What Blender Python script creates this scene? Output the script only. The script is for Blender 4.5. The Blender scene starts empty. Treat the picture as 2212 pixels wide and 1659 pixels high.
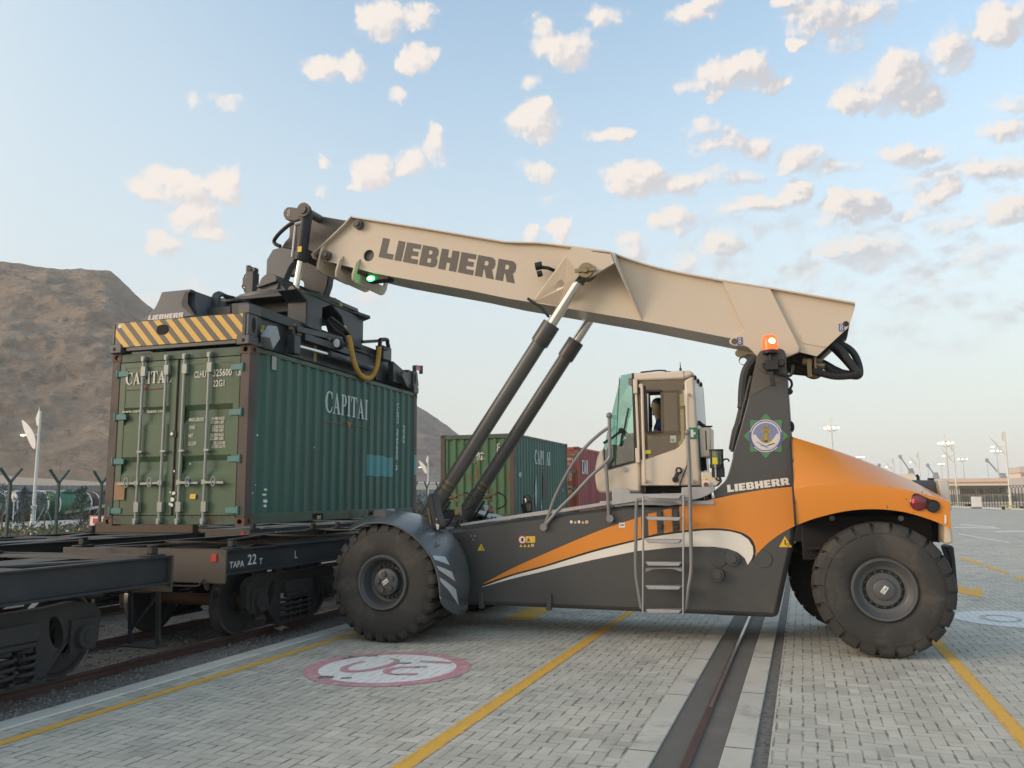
import bpy, bmesh, math, random
import numpy as np
from mathutils import Vector, Matrix, noise
from mathutils.geometry import tessellate_polygon

random.seed(7)
scene = bpy.context.scene
COL = scene.collection
R = math.radians

# ------------------------------------------------------------------ camera
CAM_H = 2.03
PITCH, YAW, ROLL, FOC = R(7.80), R(19.27), R(-0.5), 1775.0     # focal length for a 2212 px wide picture
FW = Vector((-math.sin(YAW) * math.cos(PITCH), math.cos(YAW) * math.cos(PITCH), math.sin(PITCH)))
_r = Vector((math.cos(YAW), math.sin(YAW), 0)); _u = _r.cross(FW)
RT = math.cos(ROLL) * _r + math.sin(ROLL) * _u
UPV = -math.sin(ROLL) * _r + math.cos(ROLL) * _u
cam_data = bpy.data.cameras.new('camera')
cam = bpy.data.objects.new('camera', cam_data); COL.objects.link(cam)
m = Matrix((RT, UPV, -FW)).transposed().to_4x4(); m.translation = (0, 0, CAM_H)
cam.matrix_world = m
cam_data.sensor_width = 36.0; cam_data.lens = FOC / 2212 * 36
cam_data.clip_start = 0.05; cam_data.clip_end = 6000
scene.camera = cam

# ------------------------------------------------------------------ sky, sun, exposure
SUN_EL, SUN_AZ = R(16), R(235)          # compass-like azimuth from +Y clockwise: behind and to the left
SUN_DIR = Vector((math.sin(SUN_AZ) * math.cos(SUN_EL), math.cos(SUN_AZ) * math.cos(SUN_EL), math.sin(SUN_EL)))
scene.view_settings.view_transform = 'Standard'
scene.view_settings.look = 'None'
scene.view_settings.exposure = 1.6
scene.view_settings.gamma = 1.0

def ray(x, y):
    return FW * FOC + RT * (x - 1106.0) - UPV * (y - 829.5)
C0 = Vector((0, 0, CAM_H))
def U(x, y, Y):
    d = ray(x, y); return C0 + d * (Y / d.y)
def UX(x, y, X):
    d = ray(x, y); return C0 + d * (X / d.x)
def UZ(x, y, Z):
    d = ray(x, y); return C0 + d * ((Z - CAM_H) / d.z)
def UP(x, y, p0, n):
    d = ray(x, y); return C0 + d * ((p0 - C0).dot(n) / d.dot(n))
K = 2212 / 3840
def CR(x0, y0, w, W=2212):
    s = w / W * K
    return lambda x, y: (x0 * K + x * s, y0 * K + y * s)

class N:
    """tiny node-tree helper"""
    def __init__(self, nt): self.nt = nt
    def new(self, t, **kw):
        n = self.nt.nodes.new(t)
        for k, v in kw.items():
            if k.startswith('i_'):
                key = k[2:]
                key = int(key) if key.isdigit() else key
                self.set(n.inputs[key], v)
            else: setattr(n, k, v)
        return n
    def set(self, inp, v):
        if hasattr(v, 'node'): self.nt.links.new(v, inp)
        else: inp.default_value = v
    def math(self, op, a, b=None, c=None, clamp=False):
        n = self.nt.nodes.new('ShaderNodeMath'); n.operation = op; n.use_clamp = clamp
        self.set(n.inputs[0], a)
        if b is not None: self.set(n.inputs[1], b)
        if c is not None: self.set(n.inputs[2], c)
        return n.outputs[0]
    def vmath(self, op, a, b=None, out=0):
        n = self.nt.nodes.new('ShaderNodeVectorMath'); n.operation = op
        self.set(n.inputs[0], a)
        if b is not None: self.set(n.inputs[1], b)
        return n.outputs[out]
    def mix(self, f, a, b, mode='MIX'):
        n = self.nt.nodes.new('ShaderNodeMix'); n.data_type = 'RGBA'; n.blend_type = mode
        self.set(n.inputs[0], f); self.set(n.inputs[6], a); self.set(n.inputs[7], b)
        return n.outputs[2]
    def noise(self, vec, scale, detail=4, rough=.55, dist=0, out=0):
        n = self.nt.nodes.new('ShaderNodeTexNoise')
        if vec is not None: self.set(n.inputs['Vector'], vec)
        n.inputs['Scale'].default_value = scale; n.inputs['Detail'].default_value = detail
        n.inputs['Roughness'].default_value = rough; n.inputs['Distortion'].default_value = dist
        return n.outputs[out]
    def smooth(self, v, a, b, lo=0.0, hi=1.0):
        n = self.nt.nodes.new('ShaderNodeMapRange'); n.interpolation_type = 'SMOOTHSTEP'
        self.set(n.inputs[0], v); self.set(n.inputs[1], a); self.set(n.inputs[2], b)
        n.inputs[3].default_value = lo; n.inputs[4].default_value = hi
        return n.outputs[0]
    def rgb(self, c): return (c[0], c[1], c[2], 1.0)

SKY_GAIN = (1.27, 1.17, .98, 1)
world = bpy.data.worlds.new("World"); scene.world = world; world.use_nodes = True
def build_world():
    nt = world.node_tree; nt.nodes.clear(); n = N(nt)
    tc = n.new('ShaderNodeTexCoord'); d = tc.outputs['Generated']
    sky = n.new("ShaderNodeTexSky", sky_type="NISHITA", sun_disc=False, sun_elevation=SUN_EL,
                sun_rotation=SUN_AZ, altitude=20, air_density=1.0, dust_density=1.6, ozone_density=1.5)
    sep = n.new('ShaderNodeSeparateXYZ'); n.set(sep.inputs[0], d)
    x, y, z = sep.outputs
    el = n.math('ARCSINE', z)
    az = n.math('ARCTAN2', x, y)                       # 0 along +Y, positive to +X
    # clear blue above, paling towards the horizon; whitish haze low down and at the left
    blue = n.mix(1.0, sky.outputs[0], SKY_GAIN, 'MULTIPLY')
    low = n.smooth(el, R(-4), R(37), 1.0, 0.0)
    base = n.mix(n.math('MULTIPLY', low, 0.97), blue, (1.98, 1.97, 1.93, 1))
    left = n.smooth(az, R(-24), R(-60))
    base = n.mix(n.math('MULTIPLY', left, 0.50), base, (1.85, 2.10, 2.20, 1))
    # the sunset side behind the camera is brighter and warm
    sd = n.vmath('DOT_PRODUCT', d, tuple(SUN_DIR), out=1)
    glow = n.smooth(sd, 0.30, 1.0)
    lowg = n.smooth(el, R(60), R(0))
    base = n.mix(n.math('MULTIPLY', glow, lowg), base, (5.61, 4.29, 3.14, 1))
    # clouds: hand-placed puffs in azimuth / elevation, broken up by noise; looked up zone by zone to keep it quick
    comb = n.new('ShaderNodeCombineXYZ'); n.set(comb.inputs[0], az); n.set(comb.inputs[1], el)
    right = n.smooth(az, R(-24), R(4)); lowc = n.smooth(el, R(19), R(9))
    def field(gv, cl):
        nz = n.noise(gv, 16, 4, .62, out=1)
        pv = n.vmath('ADD', gv, n.vmath('MULTIPLY', n.vmath('SUBTRACT', nz, (.5, .5, .5)), (.074, .060, 0)))
        acc = 0.0
        for (cx_, cy_, rx, ry, a) in cl:
            dr = ray(cx_, cy_).normalized(); caz, cel = math.atan2(dr.x, dr.y), math.asin(dr.z)
            kx, ky = FOC/rx*1.02*math.cos(cel), FOC/ry*1.02
            ma = n.new('ShaderNodeVectorMath', operation='MULTIPLY_ADD'); n.set(ma.inputs[0], pv); ma.inputs[1].default_value = (kx, ky, 0); ma.inputs[2].default_value = (-caz*kx, -cel*ky, 0)
            l2 = n.vmath('DOT_PRODUCT', ma.outputs[0], ma.outputs[0], out=1)
            acc = n.math('MAXIMUM', n.math('MULTIPLY_ADD', l2, -a*.62, a*1.12), acc)
        return acc
    def clouded(cl, wide):
        gv = comb.outputs[0]
        acc0, acc1 = field(gv, cl), field(n.vmath('ADD', gv, (-0.012, 0.010, 0)), cl)
        fine = n.noise(gv, 34, 7, .64); mid = n.noise(gv, 14, 3, .6)
        fine1 = n.noise(n.vmath('ADD', gv, (-0.004, 0.005, 0)), 34, 5, .64)
        br = n.math('ADD', n.math('MULTIPLY', n.math('SUBTRACT', fine, .5), 2.5), n.math('MULTIPLY', n.math('SUBTRACT', mid, .5), 1.25))
        f0 = n.math('ADD', acc0, n.math('MULTIPLY', br, n.math('MINIMUM', n.math('MULTIPLY_ADD', acc0, 1.6, .02), .75)))
        if wide:
            sm = n.noise(n.vmath('MULTIPLY', gv, (1.0, 1.6, 1.0)), 19, 6, .66)
            reg = n.math('MULTIPLY', n.smooth(az, R(-20), R(0)), n.math('MULTIPLY', n.smooth(el, R(6), R(11)), n.smooth(el, R(25), R(14))))
            f0 = n.math('MAXIMUM', f0, n.math('MULTIPLY', n.math('SUBTRACT', sm, .40), n.math('MULTIPLY', reg, 3.1)))
        alpha = n.smooth(f0, .10, .86)
        lit = n.math('ADD', n.math('SUBTRACT', acc0, acc1), n.math('MULTIPLY', n.math('SUBTRACT', fine, fine1), 2.2))
        lit = n.smooth(n.math('ADD', lit, n.math('MULTIPLY_ADD', right, -.24, .16)), -.24, .34)
        shade = n.mix(right, (2.10, 2.00, 1.98, 1), (1.72, 1.72, 1.80, 1))
        bright = n.mix(n.math('MULTIPLY', right, .5), (2.72, 2.46, 2.24, 1), (2.72, 2.42, 2.18, 1))
        bright = n.mix(n.math('MULTIPLY', lowc, .75), bright, (2.14, 2.08, 2.03, 1))
        shade = n.mix(n.math('MULTIPLY', lowc, .5), shade, (1.90, 1.90, 1.93, 1))
        al = n.math('MULTIPLY', alpha, n.math('SUBTRACT', .95, n.math('MULTIPLY', lowc, .30)))
        bg = n.new('ShaderNodeBackground'); n.set(bg.inputs[0], n.mix(al, base, n.mix(lit, shade, bright))); bg.inputs[1].default_value = 0.12
        return bg.outputs[0]
    def pick(test, a, c):
        mx = n.new('ShaderNodeMixShader'); n.set(mx.inputs[0], test); nt.links.new(c, mx.inputs[1]); nt.links.new(a, mx.inputs[2]); return mx.outputs[0]
    bg = n.new('ShaderNodeBackground'); n.set(bg.inputs[0], base); bg.inputs[1].default_value = 0.12
    sh = bg.outputs[0]
    def caz_of(c): d_ = ray(c[0], c[1]); return math.atan2(d_.x, d_.y)
    edges = [R(-75), R(-40), R(-27), R(-17), R(-9), R(-2), R(5), R(30)]
    for i in range(len(edges)-1):
        lo, hi = edges[i], edges[i+1]
        cl = [c for c in CLOUDS if lo - c[2]*1.35/1500 - .03 < caz_of(c) < hi + c[2]*1.35/1500 + .03]
        inz = n.math('MULTIPLY', n.math('MULTIPLY', n.math('GREATER_THAN', az, lo), n.math('LESS_THAN', az, hi)), n.math('MULTIPLY', n.math('GREATER_THAN', el, R(4)), n.math('LESS_THAN', el, R(52))))
        sh = pick(inz, clouded(cl, hi > R(-20)), sh)
    out = n.new('ShaderNodeOutputWorld'); nt.links.new(sh, out.inputs[0])
CLOUDS = [  # picture position in the 2212 px frame, radii, weight  (turned into sky directions)
 (815,40,42,34,1.0),(900,42,36,22,.9),(700,150,40,26,1.0),(760,145,34,22,1.0),(895,135,36,28,1.0),(935,128,16,14,.6),
 (430,212,16,20,.45),(490,208,22,18,.6),(385,405,66,34,1.0),(310,412,40,16,.8),(420,460,50,36,1.0),(480,400,34,28,1.0),(450,495,42,22,1.0),(362,530,28,28,.9),
 (805,365,34,36,1.0),(780,398,26,12,.6),(890,355,44,28,1.0),(945,312,28,34,.95),(715,352,18,10,.6),(690,395,20,10,.6),
 (860,215,26,16,.5),(1180,60,36,30,.95),(1210,100,64,34,1.0),(1305,35,46,20,.7),(1150,185,28,16,.8),(1145,265,52,40,1.05),
 (1500,45,40,20,.95),(1525,15,30,18,.9),(1315,300,48,18,.7),(1165,370,32,24,.8),(1200,420,40,10,.35),
 (1590,150,72,28,1.0),(1510,190,46,24,.75),(1650,180,60,20,.6),(1730,85,26,16,.85),(1690,10,30,18,.8),(1790,30,80,30,.85),(1860,20,50,26,.8),(1920,15,40,20,.6),(1810,85,40,28,.6),
 (1930,170,70,44,1.1),(1860,215,56,26,1.0),(1960,215,70,26,.8),(2065,90,36,34,.85),(2050,130,40,20,.5),(2180,40,40,40,1.1),(2200,60,30,24,.9),
 (1380,390,70,34,1.1),(1460,400,70,26,.9),(1540,385,90,22,.6),(1520,280,30,16,.7),(1570,310,60,26,.65),(1640,315,44,22,.7),
 (1730,355,50,26,.9),(1790,375,56,18,.6),(1640,440,70,20,.8),(1710,420,44,24,.85),(1450,480,40,28,.9),(1545,520,46,30,.95),(1840,450,60,26,1.0),
 (1960,330,60,22,.8),(2000,375,50,20,.6),(2030,415,40,24,.8),(2110,365,60,28,.7),(2180,280,44,20,.7),(2200,360,40,26,.6),(2195,450,40,26,.8),(2190,235,36,14,.7),
 (1150,505,26,22,.7),(1212,500,28,28,.9),(1365,535,32,20,.75),(1480,570,40,18,.6),(1820,530,60,26,.9),(1880,550,80,30,.7),(2070,480,60,24,.55),(1960,460,50,18,.5),(2150,540,60,20,.5),(2080,590,70,18,.45),
 (300,640,50,18,.55),(420,630,40,12,.5),(800,640,40,16,.5),(820,60,60,40,.25)]
build_world()
world.cycles.sampling_method = 'MANUAL'; world.cycles.sample_map_resolution = 512

sun_data = bpy.data.lights.new('sun', 'SUN'); sun = bpy.data.objects.new('sun', sun_data); COL.objects.link(sun)
sun_data.energy = 0.5; sun_data.angle = R(22); sun_data.color = (1.0, .83, .66)
sun.rotation_euler = SUN_DIR.to_track_quat('Z', 'Y').to_euler()

# ------------------------------------------------------------------ mesh helpers
SPLIT = {'carriage_leg', 'boom_flange', 'cross_beam', 'rear_pillar', 'step_pad', 'bracket', 'hull_stud', 'slide_pad_bolt', 'door_hinge', 'grab_rail', 'rear_marker', 'arch_bolt',
         'deck_brace', 'clamp_band', 'lock_slot', 'grease_fitting', 'orange_stripe', 'filler_cap', 'paper_scrap', 'torn_sticker', 'rust_streak', 'scuff', 'end_ring', 'headlamp_glass'}
class MB:
    def __init__(self): self.v = []; self.f = []; self.mi = []
    def add(self, vs, fs, mi=0):
        o = len(self.v); self.v += [Vector(p) for p in vs]
        for f in fs: self.f.append(tuple(i + o for i in f)); self.mi.append(mi)
        return self
    def box(self, a, b, mi=0, f=None):
        (x0, y0, z0), (x1, y1, z1) = a, b
        vs = [(x0,y0,z0),(x1,y0,z0),(x1,y1,z0),(x0,y1,z0),(x0,y0,z1),(x1,y0,z1),(x1,y1,z1),(x0,y1,z1)]
        if f: vs = [f(Vector(p)) for p in vs]
        return self.add(vs, [(0,3,2,1),(4,5,6,7),(0,1,5,4),(1,2,6,5),(2,3,7,6),(3,0,4,7)], mi)
    def bar(self, p, q, w, h, up=(0,0,1), mi=0):
        """square bar from p to q, w across, h along up"""
        p, q, up = Vector(p), Vector(q), Vector(up)
        d = (q - p).normalized(); s = d.cross(up)
        if s.length < 1e-4: s = d.cross(Vector((1,0,0)))
        s.normalize(); t = s.cross(d)
        vs = []
        for c in (p, q):
            for a, b in ((-1,-1),(1,-1),(1,1),(-1,1)): vs.append(c + s*(a*w/2) + t*(b*h/2))
        return self.add(vs, [(0,1,2,3),(7,6,5,4),(0,4,5,1),(1,5,6,2),(2,6,7,3),(3,7,4,0)], mi)
    def prism(self, pts, vec, holes=(), mi=0, mi_side=None):
        """flat polygon (3D points, optional holes) given thickness by vec"""
        vec = Vector(vec); loops = [[Vector(p) for p in pts]] + [[Vector(p) for p in h] for h in holes]
        allp = [p for l in loops for p in l]; n = len(allp)
        nrm = Vector((0,0,0)); L = loops[0]
        for i in range(len(L)):
            nrm += (L[i] - L[0]).cross(L[(i+1) % len(L)] - L[0])
        nrm.normalize()
        ax = nrm.orthogonal().normalized(); ay = nrm.cross(ax)
        flat = [[Vector((p.dot(ax), p.dot(ay), 0)) for p in l] for l in loops]
        if not holes: tris = [tuple(range(n))]
        else: tris = [tuple(t) for t in tessellate_polygon(flat)]
        fs = list(tris) + [tuple(i + n for i in reversed(t)) for t in tris]
        self.add(allp + [p + vec for p in allp], fs, mi)
        o = len(self.v) - 2*n; k = 0
        for l in loops:
            c = len(l)
            for i in range(c):
                a, b = k + i, k + (i+1) % c
                self.f.append((o+a, o+b, o+b+n, o+a+n)); self.mi.append(mi if mi_side is None else mi_side)
            k += c
        return self
    def tube(self, pts, r, n=8, mi=0, closed=False, flat=1.0):
        pts = [Vector(p) for p in pts]; rs = r if isinstance(r, (list, tuple)) else [r] * len(pts)
        c = len(pts); rings = []; prev = None
        for i in range(c):
            if closed: t = pts[(i+1) % c] - pts[i-1]
            else: t = pts[min(i+1, c-1)] - pts[max(i-1, 0)]
            t.normalize()
            if prev is None: s = t.orthogonal().normalized()
            else:
                s = prev - t * prev.dot(t)
                s = s.normalized() if s.length > 1e-5 else t.orthogonal().normalized()
            prev = s; b = t.cross(s)
            rings.append([pts[i] + s*(math.cos(2*math.pi*k/n)*rs[i]) + b*(math.sin(2*math.pi*k/n)*rs[i]*flat) for k in range(n)])
        vs = [p for q in rings for p in q]; fs = []
        for i in range(c if closed else c - 1):
            for k in range(n):
                a, b2 = i*n + k, i*n + (k+1) % n; j = (i+1) % c
                fs.append((a, b2, j*n + (k+1) % n, j*n + k))
        if not closed: fs += [tuple(range(n-1, -1, -1)), tuple((c-1)*n + k for k in range(n))]
        return self.add(vs, fs, mi)
    def cyl(self, p, q, r, n=20, r2=None, mi=0):
        return self.tube([p, q], [r, r if r2 is None else r2], n, mi)
    def lathe(self, prof, o, axis, n=40, mi=0, cap=True):
        """prof = list of (radius, distance along axis)"""
        o, axis = Vector(o), Vector(axis).normalized(); s = axis.orthogonal().normalized(); t = axis.cross(s)
        vs = []; fs = []; c = len(prof)
        for r_, h in prof:
            for k in range(n):
                a = 2*math.pi*k/n; vs.append(o + axis*h + s*(r_*math.cos(a)) + t*(r_*math.sin(a)))
        for i in range(c-1):
            for k in range(n):
                fs.append((i*n+k, i*n+(k+1) % n, (i+1)*n+(k+1) % n, (i+1)*n+k))
        if cap: fs += [tuple(range(n-1,-1,-1)), tuple((c-1)*n+k for k in range(n))]
        return self.add(vs, fs, mi)
    def ball(self, c, r, n=12, sx=1, sy=1, sz=1, mi=0):
        c = Vector(c); vs = [c + Vector((0,0,-r*sz))]; fs = []; mN = n//2
        for i in range(1, mN):
            th = math.pi*i/mN - math.pi/2
            for k in range(n):
                a = 2*math.pi*k/n
                vs.append(c + Vector((r*sx*math.cos(th)*math.cos(a), r*sy*math.cos(th)*math.sin(a), r*sz*math.sin(th))))
        vs.append(c + Vector((0,0,r*sz))); last = len(vs)-1
        for k in range(n): fs.append((0, 1+(k+1) % n, 1+k))
        for i in range(mN-2):
            for k in range(n): fs.append((1+i*n+k, 1+i*n+(k+1) % n, 1+(i+1)*n+(k+1) % n, 1+(i+1)*n+k))
        for k in range(n): fs.append((last, 1+(mN-2)*n+k, 1+(mN-2)*n+(k+1) % n))
        return self.add(vs, fs, mi)
    def loft(self, A, B, mi=0, thick=None):
        """sheet between two point rows of equal count; thick = vector or None"""
        n = len(A); vs = list(A) + list(B)
        fs = [(i, i+1, n+i+1, n+i) for i in range(n-1)]
        return self.add(vs, fs, mi)
    def grid(self, rows, mi=0):
        n = len(rows[0]); vs = [p for r_ in rows for p in r_]
        return self.add(vs, [(i*n+k, i*n+k+1, (i+1)*n+k+1, (i+1)*n+k) for i in range(len(rows)-1) for k in range(n-1)], mi)
    def xf(self, f):
        self.v = [f(p) for p in self.v]; return self
    def pieces(self):
        """this builder cut into its separate shapes"""
        g = list(range(len(self.v)))
        def root(i):
            while g[i] != i: g[i] = g[g[i]]; i = g[i]
            return i
        for f in self.f:
            r0 = root(f[0])
            for i in f[1:]: g[root(i)] = r0
        out = {}
        for f, mi in zip(self.f, self.mi): out.setdefault(root(f[0]), []).append((f, mi))
        res = []
        for fl in out.values():
            b = MB(); ix = {}
            for f, mi in fl:
                for i in f:
                    if i not in ix: ix[i] = len(b.v); b.v.append(self.v[i])
                b.f.append(tuple(ix[i] for i in f)); b.mi.append(mi)
            res.append(b)
        return res
    def build_each(self, name, mats, parent=None, **kw):
        return [p.build(name, mats, parent, **kw) for p in self.pieces()][-1]
    def build(self, name, mats, parent=None, smooth=35, bevel=0, local=False, solid=0):
        if name in SPLIT:
            ps = self.pieces()
            if len(ps) > 1: return [p._build(name, mats, parent, smooth, bevel, local, solid) for p in ps][0]
        return self._build(name, mats, parent, smooth, bevel, local, solid)
    def _build(self, name, mats, parent=None, smooth=35, bevel=0, local=False, solid=0):
        me = bpy.data.meshes.new(name)
        off = Vector((0,0,0))
        if parent is not None and not local:
            r_ = parent
            while r_.parent: r_ = r_.parent
            off = r_.location
        me.from_pydata([p - off for p in self.v], [], self.f)
        if not isinstance(mats, (list, tuple)): mats = [mats]

        for q in mats: me.materials.append(q)
        me.polygons.foreach_set('material_index', self.mi)
        bm = bmesh.new(); bm.from_mesh(me); bmesh.ops.recalc_face_normals(bm, faces=bm.faces); bm.to_mesh(me); bm.free()
        if smooth:
            me.polygons.foreach_set('use_smooth', [True]*len(me.polygons)); me.set_sharp_from_angle(angle=R(smooth))
        o = bpy.data.objects.new(name, me); COL.objects.link(o)
        if parent is not None: o.parent = parent
        if solid:
            md = o.modifiers.new('thickness', 'SOLIDIFY'); md.thickness = solid; md.offset = 0
        if bevel:
            md = o.modifiers.new('bevel', 'BEVEL'); md.width = bevel; md.segments = 2; md.limit_method = 'ANGLE'; md.angle_limit = R(40)
        return o

def tag(o, label, cat, group=None):
    o['label'] = label; o['category'] = cat
    if group: o['group'] = group
    return o
def thing(name, label, cat, loc=(0,0,0), rz=0, group=None):
    o = bpy.data.objects.new(name, None); COL.objects.link(o); o.location = loc; o.rotation_euler = (0,0,rz)
    o.empty_display_size = .3
    return tag(o, label, cat, group)
def setting(o, kind='structure'):
    o['kind'] = kind; return o
KIDS = {}
def kids(o): return [c for c in o.children]
def dup(o, parent=None, loc=None, label=None, group=None):
    c = o.copy(); COL.objects.link(c)
    if parent is not None: c.parent = parent
    if loc is not None: c.location = loc
    if label: c['label'] = label
    if group: c['group'] = group
    for ch in kids(o): dup(ch, c)
    return c

# ---- lettering
def quadmap(q, u, v):
    bl, br, tr, tl = q
    a = bl.lerp(br, u); b = tl.lerp(tr, u); return a.lerp(b, v)
_txt = {}
def text_mesh(s, bold=0.0, space=1.0):
    k = (s, bold, space)
    if k in _txt: return _txt[k]
    cu = bpy.data.curves.new('t', 'FONT'); cu.body = s; cu.offset = bold; cu.space_character = space; cu.resolution_u = 3
    o = bpy.data.objects.new('t', cu); COL.objects.link(o)
    dg = bpy.context.evaluated_depsgraph_get(); me = o.evaluated_get(dg).to_mesh()
    vs = [Vector(v.co) for v in me.vertices]; fs = [tuple(p.vertices) for p in me.polygons]
    o.evaluated_get(dg).to_mesh_clear(); bpy.data.objects.remove(o); bpy.data.curves.remove(cu)
    x0 = min(v.x for v in vs); x1 = max(v.x for v in vs); y0 = min(v.y for v in vs); y1 = max(v.y for v in vs)
    vs = [Vector(((v.x-x0)/(x1-x0), (v.y-y0)/(y1-y0), (x1-x0)/(y1-y0))) for v in vs]
    _txt[k] = (vs, fs); return _txt[k]
def text(mb, s, q, bold=0.0, space=1.0, mi=0):
    vs, fs = text_mesh(s, bold, space)
    mb.add([quadmap(q, v.x, v.y) for v in vs], fs, mi)
def text_at(mb, s, o, ux, uy, h, bold=0.0, space=1.0, mi=0, w=None):
    """line of text, lower-left corner o, directions ux, uy, letter height h"""
    vs, fs = text_mesh(s, bold, space); asp = vs[0].z
    W = w if w else asp * h; o, ux, uy = Vector(o), Vector(ux), Vector(uy)
    mb.add([o + ux*(v.x*W) + uy*(v.y*h) for v in vs], fs, mi)
    return W
S_ = .36
HEAVY = {   # slab capitals as lists of non-overlapping polygons in a box 1 high
 'L': (.74, [[(0,0),(.74,0),(.74,.27),(S_,.27),(S_,1),(0,1)]]),
 'I': (.36, [[(0,0),(S_,0),(S_,1),(0,1)]]),
 'E': (.74, [[(0,0),(.74,0),(.74,.24),(S_,.24),(S_,.39),(.68,.39),(.68,.62),(S_,.62),(S_,.76),(.74,.76),(.74,1),(0,1)]]),
 'B': (.88, [[(0,0),(S_,0),(S_,1),(0,1)],[(S_,0),(.70,0),(.83,.08),(.88,.22),(.86,.40),(.78,.51),(.84,.62),(.85,.78),(.80,.92),(.68,1),(S_,1),(S_,.80),(.50,.80),(.54,.76),(.54,.65),(.50,.61),(S_,.61),(S_,.42),(.52,.42),(.56,.37),(.56,.25),(.52,.20),(S_,.20)]]),
 'H': (.90, [[(0,0),(S_,0),(S_,.37),(.54,.37),(.54,0),(.90,0),(.90,1),(.54,1),(.54,.63),(S_,.63),(S_,1),(0,1)]]),
 'R': (.90, [[(0,0),(S_,0),(S_,.37),(.42,.37),(.54,0),(.92,0),(.76,.42),(.85,.54),(.88,.70),(.84,.90),(.70,1),(0,1)]]),
}
RH = [(S_,.57),(.50,.57),(.55,.63),(.55,.74),(.50,.79),(S_,.79)]
def heavy_word(mb, s, q, gap=.09, depth=None, mi=0):
    tot = sum(HEAVY[c][0] for c in s) + gap*(len(s)-1); x = 0
    nrm = (q[1]-q[0]).cross(q[3]-q[0]).normalized()
    vec = nrm * (depth or .004)
    for c in s:
        w, polys = HEAVY[c]
        for pl in polys:
            P = [quadmap(q, (x+a)/tot, b) for a, b in pl]
            hs = [[quadmap(q, (x+a)/tot, b) for a, b in RH]] if c == 'R' else []
            mb.prism(P, vec, hs, mi)
        x += w + gap
SER = {  # thin serif capitals
 'C': (.86,[[(.80,.30),(.86,.30),(.80,.10),(.62,.0),(.42,-.01),(.20,.08),(.05,.28),(.0,.5),(.05,.74),(.20,.92),(.42,1.01),(.62,1.0),(.74,.95),(.80,1.0),(.84,1.0),(.84,.66),(.79,.66),(.72,.84),(.58,.94),(.44,.93),(.30,.80),(.24,.5),(.30,.22),(.46,.07),(.62,.08),(.74,.17)]]),
 'A': (.92,[[(.0,0),(.30,0),(.30,.05),(.20,.05),(.27,.28),(.54,.28),(.62,.05),(.52,.05),(.52,0),(.92,0),(.92,.05),(.84,.05),(.50,1),(.43,1),(.10,.05),(.0,.05)]]),
 'P': (.72,[[(0,0),(.40,0),(.40,.05),(.31,.05),(.31,.44),(.50,.44),(.66,.54),(.72,.72),(.66,.90),(.48,1),(0,1),(0,.95),(.10,.95),(.10,.05),(0,.05)]]),
 'I': (.42,[[(0,0),(.42,0),(.42,.05),(.32,.05),(.32,.95),(.42,.95),(.42,1),(0,1),(0,.95),(.10,.95),(.10,.05),(0,.05)]]),
 'T': (.80,[[(.20,0),(.60,0),(.60,.05),(.51,.05),(.51,.93),(.68,.93),(.75,.72),(.80,.72),(.79,1),(.01,1),(0,.72),(.05,.72),(.12,.93),(.29,.93),(.29,.05),(.20,.05)]]),
 'L': (.70,[[(0,0),(.68,0),(.70,.32),(.65,.32),(.56,.06),(.31,.06),(.31,.95),(.41,.95),(.41,1),(0,1),(0,.95),(.10,.95),(.10,.05),(0,.05)]]),
}
SERH = {'A': [(.30,.34),(.51,.34),(.40,.72)], 'P': [(.31,.50),(.44,.50),(.50,.58),(.52,.72),(.49,.86),(.42,.94),(.31,.94)]}
def serif_word(mb, s, o, ux, uy, h, gap=.07, mi=0, skip=(), depth=.003, squeeze=1.0):
    o, ux, uy = Vector(o), Vector(ux), Vector(uy); nrm = ux.cross(uy).normalized(); x = 0
    for i, c in enumerate(s):
        w, polys = SER[c]
        if i not in skip:
            for pl in polys:
                hs = [[o + ux*((x+a)*h*squeeze) + uy*(b*h) for a, b in SERH[c]]] if c in SERH else []
                mb.prism([o + ux*((x+a)*h*squeeze) + uy*(b*h) for a, b in pl], nrm*depth, hs, mi)
        x += w + gap
    return x*h*squeeze

def resample(pts, n):
    pts = [Vector(p) for p in pts]; L = [0]
    for a, b in zip(pts, pts[1:]): L.append(L[-1] + (b-a).length)
    out = []; j = 0
    for i in range(n):
        s = L[-1]*i/(n-1)
        while j < len(L)-2 and L[j+1] < s: j += 1
        t = (s - L[j])/max(1e-9, L[j+1]-L[j]); out.append(pts[j].lerp(pts[j+1], min(1, max(0, t))))
    return out
def smooth_path(pts, n=6, closed=False):
    """Catmull-Rom through points (tuples or Vectors)"""
    P = [Vector(p) for p in pts]; c = len(P); out = []
    rng = range(c if closed else c-1)
    for i in rng:
        p0 = P[i-1] if (closed or i > 0) else P[0]; p1 = P[i]; p2 = P[(i+1) % c]
        p3 = P[(i+2) % c] if closed else P[min(i+2, c-1)]
        for k in range(n):
            t = k/n
            out.append(.5*((2*p1) + (p2-p0)*t + (2*p0-5*p1+4*p2-p3)*t*t + (3*p1-p0-3*p2+p3)*t**3))
    if not closed: out.append(P[-1])
    return out
def curve2(pts, n=5, closed=False):
    return [(p.x, p.y) for p in smooth_path([(a, b, 0) for a, b in pts], n, closed)]

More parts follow.
